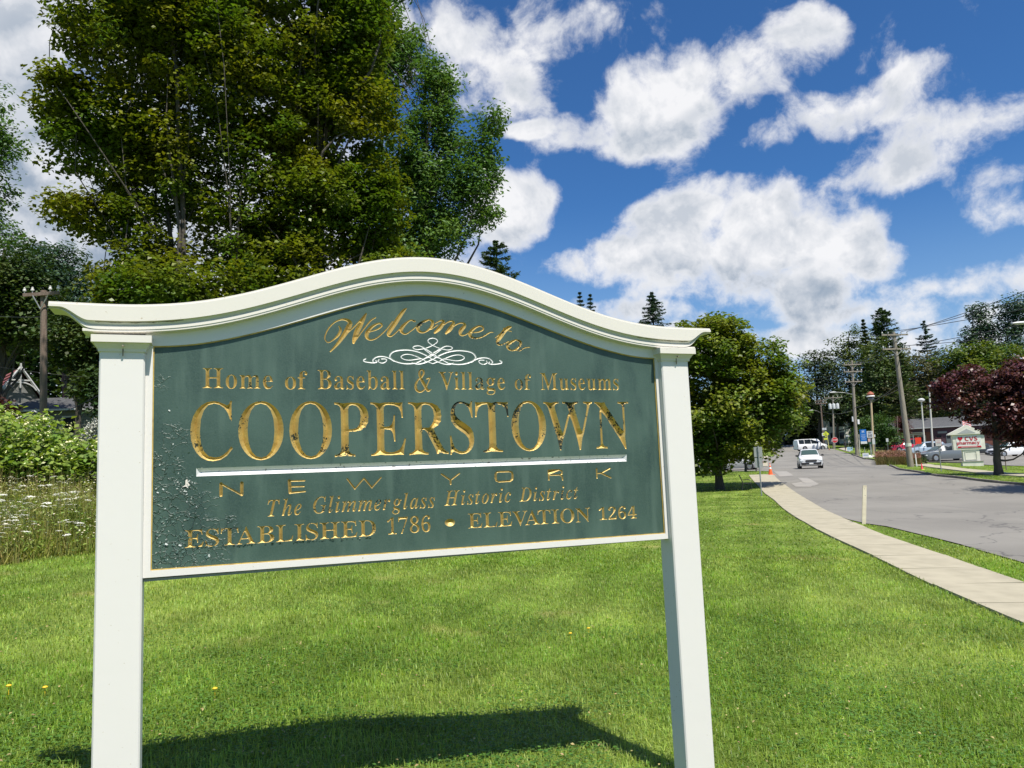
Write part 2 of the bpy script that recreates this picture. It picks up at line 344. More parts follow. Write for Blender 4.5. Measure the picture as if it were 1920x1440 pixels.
# ------------------------------------------------------------------ asphalt, concrete
def asphalt_material():
    m = bpy.data.materials.new('asphalt'); m.use_nodes = True; nt = m.node_tree; N = nt.nodes.new; L = nt.links.new
    b = nt.nodes['Principled BSDF']; b.inputs['Roughness'].default_value = .85
    tc = N('ShaderNodeTexCoord')
    def noise(s, d=5, sc3=None, dist=0):
        n = N('ShaderNodeTexNoise'); n.inputs['Scale'].default_value = s; n.inputs['Detail'].default_value = d; n.inputs['Distortion'].default_value = dist
        if sc3: mp = N('ShaderNodeMapping'); mp.inputs['Scale'].default_value = sc3; mp.inputs['Rotation'].default_value = (0, 0, .33); L(tc.outputs['Object'], mp.inputs[0]); L(mp.outputs[0], n.inputs['Vector'])
        else: L(tc.outputs['Object'], n.inputs['Vector'])
        return n.outputs[0]
    def mix(f, a, c):
        x = N('ShaderNodeMix'); x.data_type = 'RGBA'
        for k, v in (('Factor', f), ('A', a), ('B', c)):
            if isinstance(v, (tuple, float)): x.inputs[k].default_value = v
            else: L(v, x.inputs[k])
        return x.outputs['Result']
    def rng(v, a, c, lo=0., hi=1.):
        r = N('ShaderNodeMapRange'); r.inputs[1].default_value = a; r.inputs[2].default_value = c; r.inputs[3].default_value = lo; r.inputs[4].default_value = hi; L(v, r.inputs[0]); return r.outputs[0]
    c = mix(rng(noise(.28, 6), .35, .65), (.165, .157, .14, 1), (.22, .21, .187, 1))
    c = mix(rng(noise(.5, 4, (4, .35, 1)), .58, .7, 0, .6), c, (.13, .124, .118, 1))
    c = mix(rng(noise(90, 2), .4, .8, 0, .5), c, (.29, .275, .25, 1))
    # tar-filled cracks: thin lines where two warped cells meet
    v = N('ShaderNodeTexVoronoi'); v.feature = 'DISTANCE_TO_EDGE'; v.inputs['Scale'].default_value = .17
    w = N('ShaderNodeMix'); w.data_type = 'RGBA'; w.blend_type = 'ADD'; w.inputs['Factor'].default_value = 1
    wn = N('ShaderNodeTexNoise'); wn.inputs['Scale'].default_value = .9; wn.inputs['Detail'].default_value = 5; L(tc.outputs['Object'], wn.inputs['Vector'])
    vs = N('ShaderNodeVectorMath'); vs.operation = 'SCALE'; vs.inputs['Scale'].default_value = 1.6; L(wn.outputs['Color'], vs.inputs[0])
    va = N('ShaderNodeVectorMath'); va.operation = 'ADD'; L(tc.outputs['Object'], va.inputs[0]); L(vs.outputs[0], va.inputs[1]); L(va.outputs[0], v.inputs['Vector'])
    c = mix(rng(v.outputs['Distance'], .001, .006, .75, 0.), c, (.07, .068, .066, 1))
    L(c, b.inputs['Base Color'])
    bp = N('ShaderNodeBump'); bp.inputs['Strength'].default_value = .4; bp.inputs['Distance'].default_value = .01; L(noise(120, 3), bp.inputs['Height']); L(bp.outputs[0], b.inputs['Normal'])
    return m
ASPH = asphalt_material()
CONC = mat('concrete', (.40, .365, .27), .85, noise=(3, .35, .7), col2=(.33, .30, .22), bump=(60, .3, .006))
CONC2 = mat('old_concrete', (.42, .38, .32), .9, noise=(2, .35, .7), col2=(.30, .27, .23), bump=(50, .4, .008))
KERB = mat('kerb_stone', (.20, .18, .16), .9, noise=(4, .4, .7), col2=(.11, .10, .09), bump=(30, .5, .01))
def drape(name, poly, h, m, step=1.0):
    """a sheet laid on the terrain; poly is a list of (x, y) in metres"""
    P = np.array(poly); n = len(P); pts = []; E = []
    for i in range(n):
        a, b = P[i], P[(i + 1) % n]; k = max(1, int(np.linalg.norm(b - a) / (step * 1.5)))
        for j in range(k): pts.append(a + (b - a) * j / k)
    m0 = len(pts); loop = list(range(m0))
    lo, hi = P.min(0), P.max(0)
    xs = np.arange(lo[0], hi[0], step); ys = np.arange(lo[1], hi[1], step * 1.3); A, B = np.meshgrid(xs, ys); q = np.stack([A.ravel(), B.ravel()], 1)
    q = q[inside(q, P)]
    pts += list(q)
    v, e, f, ov, oe, of = delaunay_2d_cdt([Vector((float(p[0]), float(p[1]))) for p in pts], [], [loop], 1, 1e-5)
    V = np.array([(p.x, p.y) for p in v]); z = gz(V[:, 0], V[:, 1]) + h
    me = bpy.data.meshes.new(name); me.from_pydata([(float(a), float(b), float(c)) for (a, b), c in zip(V, z)], [], f); me.materials.append(m)
    me.polygons.foreach_set('use_smooth', [True] * len(me.polygons)); me.update()
    return link(bpy.data.objects.new(name, me))
def inside(q, P):
    q = np.asarray(q); r = np.zeros(len(q), bool); n = len(P)
    for i in range(n):
        a, b = P[i], P[(i + 1) % n]
        if a[1] == b[1]: continue
        c = ((a[1] > q[:, 1]) != (b[1] > q[:, 1])) & (q[:, 0] < (b[0] - a[0]) * (q[:, 1] - a[1]) / (b[1] - a[1]) + a[0]); r ^= c
    return r
def G2(L): return [tuple(ground_at(*p)[:2]) for p in L]
road_px = [(1920, 1057), (1850, 1037), (1800, 1022), (1753, 1010), (1703, 998), (1662, 988), (1625, 983), (1590, 975), (1570, 968), (1542, 955), (1515, 938), (1495, 926), (1477.5, 914), (1461, 902), (1448, 889), (1441, 884), (1408, 883), (1340, 884)]
rp = G2(road_px); RL = rp[:6]
d0 = nz(np.array(rp[0]) - np.array(rp[2])); near_r = tuple(np.array(rp[0]) + d0 * 14)
left_road = [(2.0, 62.0), (-26, 66), (-26, 76), (4, 74)]
top_px = [(1392, 864), (1420, 858), (1452, 856), (1449, 846), (1441, 838), (1447, 834), (1500, 833.5), (1548, 835), (1562, 842), (1580, 847), (1596, 853), (1620, 861), (1640, 863.5), (1655, 866), (1667, 874), (1683, 881), (1723, 887), (1757, 894), (1800, 898), (1850, 905), (1920, 911)]
tp = G2(top_px); d1 = nz(np.array(tp[-1]) - np.array(tp[-3])); far_r = tuple(np.array(tp[-1]) + d1 * 34)
road_poly = [near_r] + rp + left_road + tp + [far_r]
road_poly = [near_r] + rp + left_road + tp + [far_r, (far_r[0] + 6, near_r[1] - 4)]
tag(drape('road', road_poly, .022, ASPH, 1.2), kind='structure')
lot_px = [(1655, 865.2), (1700, 862.5), (1741, 867.5), (1808, 868.5), (1830, 871), (1920, 874.5)]
lot_poly = G2(lot_px); lot_poly += [(lot_poly[-1][0] + 30, lot_poly[-1][1] - 4), (130, 70), (130, 112), (90, 114), (62, 112), G2([(1690, 849)])[0]]
tag(drape('car_park', lot_poly, .045, ASPH, 1.6), kind='structure')
walk_R = G2([(1707, 863.6), (1747, 872), (1800, 879), (1867, 886), (1920, 890)]); e1 = np.array(walk_R[-1]); 
walk_B = G2([(1920, 895), (1850, 890), (1800, 884), (1743, 877), (1692, 865)]); e2 = np.array(walk_B[0])
dd = nz(e1 - np.array(walk_R[-3]))
def slabs(root_name, A, B, h, m, step, label=None):
    """concrete walk between edge polylines A and B (same direction), each bay its own slab with open joints"""
    A = np.array(A); B = np.array(B)
    def res(P, n):
        s = np.r_[0, np.cumsum(np.linalg.norm(np.diff(P, axis=0), axis=1))]; t = np.linspace(0, s[-1], n); return np.stack([np.interp(t, s, P[:, 0]), np.interp(t, s, P[:, 1])], 1)
    Ln = np.linalg.norm(np.diff(A, axis=0), axis=1).sum(); n = max(2, int(Ln / step)) + 1; a = res(A, n); b = res(B, n)
    k = 5; g = G(); aa = res(A, n * 2); bb = res(B, n * 2); za = gz(aa[:, 0], aa[:, 1]) + h - .035; zb = gz(bb[:, 0], bb[:, 1]) + h - .035
    R = [[(p[0], p[1], z1 - .05), (p[0], p[1], z1), (q[0], q[1], z2), (q[0], q[1], z2 - .05)] for p, q, z1, z2 in zip(aa, bb, za, zb)]
    g.loft(R, caps=True, closed=True); o = g.build(root_name, CONC2); tag(o, kind='structure')
    for i in range(n - 1):
        g = G(); j0, j1 = .012, .988
        def lerp(t, c, P): return c[i] * (1 - t) + c[i + 1] * t
        ring = []
        tl = random.uniform(-.006, .006)
        for t in (j0, .5, j1):
            p, q = lerp(t, a, 0), lerp(t, b, 0)
            if np.linalg.norm(p - q) < .05: q = p + .05 * nz(q - p + 1e-3)
            c = (p + q) / 2; p = c + (p - c) * .997; q = c + (q - c) * .997
            zp = float(gz(p[0], p[1])) + h + tl; zq = float(gz(q[0], q[1])) + h - tl
            ring.append([(p[0], p[1], zp - .08), (p[0], p[1], zp), (q[0], q[1], zq), (q[0], q[1], zq - .08)])
        g.loft(ring); g.build('slab', m, o)
    return o
# left walk: lawn side edge / road side edge, near to far
wl_px = [(1407, 884), (1404, 892), (1412, 902), (1420.6, 910), (1434, 926), (1449, 936), (1464, 950.6), (1475, 960), (1498, 975), (1540, 1000), (1600, 1027), (1633, 1043), (1667, 1058), (1700, 1077), (1733, 1093), (1767, 1107), (1800, 1122), (1850, 1143), (1920, 1174)]
wr_px = [(1441, 884), (1448, 889), (1461, 902), (1477.5, 914), (1495, 926), (1515, 938), (1542, 955), (1570, 968), (1600, 981.7), (1627, 992), (1655, 1005), (1700, 1020), (1733, 1030), (1775, 1043), (1817, 1060), (1867, 1078), (1917, 1095)]
WL = np.array(G2(wl_px))[::-1]; WR = np.array(G2(wr_px))[::-1]
def ysort(P, Y): o = np.argsort(P[:, 1]); return np.interp(Y, P[o, 1], P[o, 0])
Ys = np.linspace(7.0, 54.5, 200)
def extrap(P, Y):
    x = ysort(P, Y); o = np.argsort(P[:, 1]); p = P[o]; s = (p[4, 0] - p[0, 0]) / (p[4, 1] - p[0, 1]); lo = Y < p[0, 1]; x = np.array(x); x[lo] = p[0, 0] + (Y[lo] - p[0, 1]) * s; return x
def smooth1(x, k=9):
    xp = np.r_[np.full(k, x[0]), x, np.full(k, x[-1])]; return np.convolve(xp, np.ones(2 * k + 1) / (2 * k + 1), 'valid')
XL = extrap(WL, Ys); XR = extrap(WR, Ys)
XL[6:-6] = smooth1(XL, 5)[6:-6]; XR[6:-6] = smooth1(XR, 5)[6:-6]
Ys0 = np.r_[[2.0, 4.0], Ys]; sl = (XL[8] - XL[0]) / (Ys[8] - Ys[0]); sr = (XR[8] - XR[0]) / (Ys[8] - Ys[0])
XL = np.r_[XL[0] - sl * 5, XL[0] - sl * 3, XL]; XR = np.r_[XR[0] - sr * 5, XR[0] - sr * 3, XR]
slabs('pavement', np.stack([XL, Ys0], 1), np.stack([XR, Ys0], 1), .034, CONC, 1.5)
slabs('path', [*[tuple(p) for p in np.array(walk_B)[::-1]], tuple(e2 + dd * 14)], [*[tuple(p) for p in walk_R], tuple(e1 + dd * 14)], .07, CONC, 1.6)
def walk_mask(x, y): return (x > np.interp(y, Ys0, XL) + .035) & (x < np.interp(y, Ys0, XR) - .02) & (y < 54.5)
# kerb on the far side of the road: stones one by one
def kerb(name, P, h=.12, w=.16, step=1.6, flip=1):
    P = np.array(P); s = np.r_[0, np.cumsum(np.linalg.norm(np.diff(P, axis=0), axis=1))]; n = max(2, int(s[-1] / step)) + 1; t = np.linspace(0, s[-1], n)
    q = np.stack([np.interp(t, s, P[:, 0]), np.interp(t, s, P[:, 1])], 1)
    root = thing(name, (0, 0, 0), None, None)
    root['kind'] = 'structure'
    for i in range(n - 1):
        a, b = q[i], q[i + 1]; d = nz(b - a); nn = np.array((-d[1], d[0])) * flip; a = a + d * .01; b = b - d * .01; R = []
        hh = h + random.uniform(-.012, .012)
        for p in (a, b):
            z = float(gz(*p)); R.append([(p[0], p[1], z - .1), (p[0] + nn[0] * .015, p[1] + nn[1] * .015, z + hh), (p[0] + nn[0] * w, p[1] + nn[1] * w, z + hh), (p[0] + nn[0] * w, p[1] + nn[1] * w, z - .1)])
        g = G(); g.loft(R); g.build('kerbstone', KERB, root)
    return root
i0 = len(tp) - 7
kerb('kerb', [*tp[i0:], far_r], flip=1)
kerb('kerb', G2([(1596, 852.5), (1608, 857), (1622, 862), (1634, 863.2), (1650, 863.0)]), flip=1, step=2.5)
kerb('kerb', G2([(1808, 868.2), (1775, 868), (1741, 867.2)]), flip=-1, step=3, h=.14)
# concrete bits: ramp corner across the side street, walk beyond, pale worn concrete at the gutter
tag(drape('pavement_corner', G2([(1407, 875.5), (1440, 875.2), (1439.5, 867.8), (1410, 867.6)]), .06, CONC, 1), kind='structure')
tag(drape('pavement_far', G2([(1392, 863.5), (1418, 862), (1446, 857.3), (1441, 855), (1420, 857.5), (1395, 860)]), .05, CONC, 1.5), kind='structure')
tag(drape('path_island', G2([(1572, 842), (1594, 848), (1596, 845.5), (1588, 840)]), .07, CONC2, 1.5), kind='structure')
tag(drape('path_side', G2([(1634, 853.5), (1668, 858.5), (1712, 864.0), (1694, 864.6), (1655, 860.5), (1633, 857)]), .075, CONC2, 1.5), kind='structure')
PATCH = mat('worn_concrete', (.33, .31, .28), .9, noise=(1.2, .35, .6), col2=(.26, .25, .235), bump=(40, .3, .008))
TAR = mat('tar', (.035, .035, .037), .55, noise=(6, .4, .6), col2=(.07, .07, .07))
tag(drape('road_patch', G2([(1450, 884.5), (1475, 884.5), (1488, 893), (1462, 894.5)]), .036, PATCH, .8), kind='structure')
tag(drape('road_patch', G2([(1496, 897), (1514, 897), (1536, 909), (1526, 912.5), (1505, 905)]), .036, PATCH, .8), kind='structure')
tag(drape('road_patch', G2([(1484, 908), (1502, 905), (1526, 911), (1520, 914), (1492, 914)]), .0365, PATCH, .8), kind='structure')
WHITE_LINE = mat('road_paint', (.62, .61, .58), .7, noise=(8, .45, .6), col2=(.35, .34, .33))
for i in range(6):      # crossing bars beyond the junction
    x0 = 1449 + i * 8.3
    tag(drape('crossing_bar', G2([(x0, 836.6), (x0 + 4.6, 836.5), (x0 + 4.4, 834.9), (x0 + .4, 835)]), .038, WHITE_LINE, 1), kind='structure')
tars = [[(1395 + 98, 914.5), (1524, 912.8), (1528, 913.8), (1500, 915.6)], [(1700, 919), (1765, 922.5), (1800, 926), (1768, 924.5), (1702, 920.2)]]

# ------------------------------------------------------------------ the welcome sign
PS = np.array((-1.45520371, 3.05, 0.0)); S_DIR = nz((.93038962, .36657217, 0)); N_DIR = np.array((-S_DIR[1], S_DIR[0], 0))
SIGN_RZ = math.atan2(S_DIR[1], S_DIR[0])
def on_sign(px, py, off=0.0):
    """where the line of sight meets the plane of the sign: (u along it, v above the eye)"""
    d = ray(px, py); Q = PS + N_DIR * off; t = (Q @ N_DIR) / (d @ N_DIR); P = d * t
    return np.array(((P - PS) @ S_DIR, P[2]))
cu = PS + S_DIR * 1.19; ZG = float(gz(cu[0], cu[1])); VZ = 1.6 - ZG
sign = thing('welcome_sign', (PS[0], PS[1], ZG), 'large arched white village welcome sign with green panel and peeling gold lettering', 'sign', rz=SIGN_RZ)
def white_paint(name, col, dirt=.5):
    m = mat(name, col, .42, noise=(62, .69, .72), col2=tuple(c * d for c, d in zip(col, (.72, .66, .56))), bump=(9, .08, .01))
    return m
PVC = white_paint('white_paint', (.70, .68, .655)); PVC2 = white_paint('cream_paint', (.68, .65, .59))
GRIME = mat('weather_stain', (.33, .30, .22), .8, noise=(20, .4, .6), col2=(.12, .10, .07))
def post(u0, u1, zb):
    w = u1 - u0; g = G(); uc = (u0 + u1) / 2; yc = .06
    top = .556 + VZ - .02
    a = w / 2; b = .06; e = .006; ring = [(-a + e, -b), (a - e, -b), (a, -b + e), (a, b - e), (a - e, b), (-a + e, b), (-a, b - e), (-a, -b + e)]
    g.loft([[(uc + x, yc + y, z) for x, y in ring] for z in (zb, top)])
    p = g.build('post', PVC, sign)
    # capital: square block over a flared neck
    g = G()
    def sq(hw, hd0, hd1, z): return [(uc - hw, hd0, z), (uc + hw, hd0, z), (uc + hw, hd1, z), (uc - hw, hd1, z)]
    zt = .592 + VZ; cz = .572 + VZ
    g.loft([sq(a + .004, -.006, .126, .533 + VZ), sq(a + .006, -.008, .128, .545 + VZ), sq(a + .016, -.018, .138, .560 + VZ), sq(a + .018, -.022, .142, .566 + VZ), sq(a + .026, -.035, .155, .567 + VZ), sq(a + .026, -.035, .155, zt + .004)])
    g.build('capital', PVC2, p)
    g = G(); g.box((uc + .003, -.0075, .53 + VZ), (.004, .003, .03)); g.box((uc + .004, -.024, .553 + VZ), (.006, .012, .006)); g.build('hook', GRIME, p)
    return p
post(-.175, -.012, -.35); post(2.397, 2.559, -.45)
# --- crown moulding swept along the arch
TT = [(0, .997), (.1, .993), (.2, .980), (.3, .957), (.4, .927), (.5, .892), (.6, .858), (.7, .824), (.8, .793), (.92, .760), (1.06, .733), (1.15, .724), (1.27, .719), (1.4, .717), (1.56, .718)]
_td = np.array([t[0] for t in TT]); _tv = np.array([t[1] for t in TT])
_cf = np.polyfit(np.r_[-_td[::-1], _td], np.r_[_tv[::-1], _tv], 10)
def tilt(u): return -.0055 * (u - 1.19)
def vtop(u, c=1.178):
    return np.polyval(_cf, u - c) + tilt(u)
UL, UR = -.351, 2.702
def sst(x): x = np.clip(x, 0, 1); return x * x * (3 - 2 * x)
us = np.r_[np.linspace(UL, UL + .25, 40), np.linspace(UL + .25, UR - .25, 90)[1:-1], np.linspace(UR - .25, UR, 40)]
def ogee(u, start, L, lo):
    d = min(u - UL, UR - u); return lo + (1 - lo) * sst((d - start) / L)
def fascia_h(u): return .070 * ogee(u, .035, .105, .30)
def cove_h(u): return fascia_h(u) + .004 + .014 * ogee(u, .0, .18, .0)
def bead_h(u): return cove_h(u) + .014 * ogee(u, .02, .15, .1)
rings = []
for u in us:
    t = float(vtop(u)); f = fascia_h(u); c = cove_h(u); b = bead_h(u)
    d = min(u - UL, UR - u)
    fr = -.016; back = .126
    P = [(.058, t), (fr + .012, t), (fr + .006, t - .001), (fr + .006, t - .0085), (fr + .002, t - .0085), (fr + .0, t - .010), (fr, t - f), (fr + .010, t - f), (fr + .011, t - f - .003),
         (fr + .0125, t - f - (c - f) * .35), (fr + .016, t - f - (c - f) * .75), (fr + .018, t - c), (fr + .012, t - c), (fr + .0115, t - b), (fr + .016, t - b), (.058, t - b)]
    full = P + [(.120 - y, z) for y, z in P[::-1]]
    rings.append([(u, y, z + VZ) for y, z in full])
g = G(); g.loft(rings); cap = g.build('crown_moulding', PVC2, sign, smooth=False)
# second bead, stops over the capitals
us2 = np.linspace(-.235, 2.605, 110); rings = []
for u in us2:
    t = float(vtop(u)) - .102; 
    P = [(.052, t + .002), (.001, t + .002), (-.002, t), (-.002, t - .009), (.002, t - .0105), (.010, t - .0115), (.052, t - .0115)]
    rings.append([(u, y, z + VZ) for y, z in P + [(.12 - y, z) for y, z in P[::-1]]])
g = G(); g.loft(rings); g.build('bead', PVC2, sign)
# grime under the fascia, streaky
for u0, u1 in ((-.19, .13), (2.26, 2.56)):
    g = G(); L = np.linspace(u0, u1, 60)
    g.loft([[(u, -.0055, float(vtop(u)) - fascia_h(u) - .004 - .004 * (math.sin(u * 90) * .5 + .5) * random.random() + VZ), (u, -.0055, float(vtop(u)) - fascia_h(u) - .0005 + VZ), (u, -.0048, float(vtop(u)) - fascia_h(u) - .0005 + VZ), (u, -.0048, float(vtop(u)) - fascia_h(u) - .004 + VZ)] for u in L])
    g.build('grime', GRIME, cap)
# --- panel outline
def btop(u):
    d = np.abs(u - 1.197); return np.interp(d, *zip(*BT)) + tilt(u)
BT = [(0, .827), (.06, .826), (.12, .821), (.2, .807), (.28, .787), (.36, .762), (.48, .723), (.6, .682), (.7, .651), (.8, .619), (.9, .593), (1.0, .572), (1.08, .561), (1.18, .555)]
_bd = np.array([t[0] for t in BT]); _bv = np.array([t[1] for t in BT]); _bc = np.polyfit(np.r_[-_bd[::-1], _bd], np.r_[_bv[::-1], _bv], 10)
def btop(u): return np.polyval(_bc, np.clip(np.abs(u - 1.197), 0, 1.18)) + tilt(u)
bu0, bu1 = .019, 2.375; ub = np.linspace(bu1, bu0, 90)
def vbot(u): return -.331 + tilt(u) * 1.0 - .004
board_loop = [(bu0, vbot(bu0)), (bu1, vbot(bu1))] + [(u, float(btop(u))) for u in ub]
YB, YF = .045, .034
# frame ring: outside loop follows the posts and the underside of the moulding
fu0, fu1 = -.014, 2.399
out_loop = [(fu0, vbot(fu0) - .030), (fu1, vbot(fu1) - .030)] + [(fu1 + (fu0 - fu1) * i / 89, float(vtop(fu1 + (fu0 - fu1) * i / 89)) - .106) for i in range(90)]
def ring_frame(inner, outer, y_in, y_out, yb, name, m):
    n = len(inner); g = G()
    V = [(u, y_out, v + VZ) for u, v in outer] + [(u, y_out, v + VZ) for u, v in inner] + [(u, y_in, v + VZ) for u, v in inner] + [(u, yb, v + VZ) for u, v in outer] + [(u, yb, v + VZ) for u, v in inner]
    F = []
    for i in range(n):
        j = (i + 1) % n
        F += [(i, j, n + j, n + i), (n + i, n + j, 2 * n + j, 2 * n + i), (j, i, 3 * n + i, 3 * n + j), (3 * n + j, 3 * n + i, 4 * n + i, 4 * n + j)]
    g.add(V, F); return g.build(name, m, sign)
def inset(L, d):
    P = np.array(L); n = len(P); a = np.roll(P, 1, 0); b = np.roll(P, -1, 0)
    e1_ = (P - a) / np.linalg.norm(P - a, axis=1)[:, None]; e2_ = (b - P) / np.linalg.norm(b - P, axis=1)[:, None]
    n1 = np.stack([-e1_[:, 1], e1_[:, 0]], 1); n2 = np.stack([-e2_[:, 1], e2_[:, 0]], 1); m = n1 + n2; m /= np.maximum((m * n1).sum(1), .3)[:, None]
    return [tuple(p) for p in P + m * d]
ring_frame(inset(board_loop, -.004), out_loop, YB - .001, YF, .086, 'frame', PVC)
GOLDP = mat('gold_pinstripe', (.62, .44, .12), .45, .3, noise=(30, .4, .7), col2=(.42, .28, .07))
ring_frame(inset(board_loop, .0005), inset(board_loop, -.0038), YB - .001, YB - .004, .05, 'pinstripe', GOLDP)
g = G(); g.box(((fu0 + fu1) / 2, .064, vbot(1.19) - .034 + VZ), (fu1 - fu0 - .004, .036, .010)); o = g.build('frame_lip', mat('lip_shade_grey', (.25, .26, .25), .6), sign); o.rotation_euler = (0, .0, 0)  # recessed bottom lip of the frame, its shade put into the grey colour
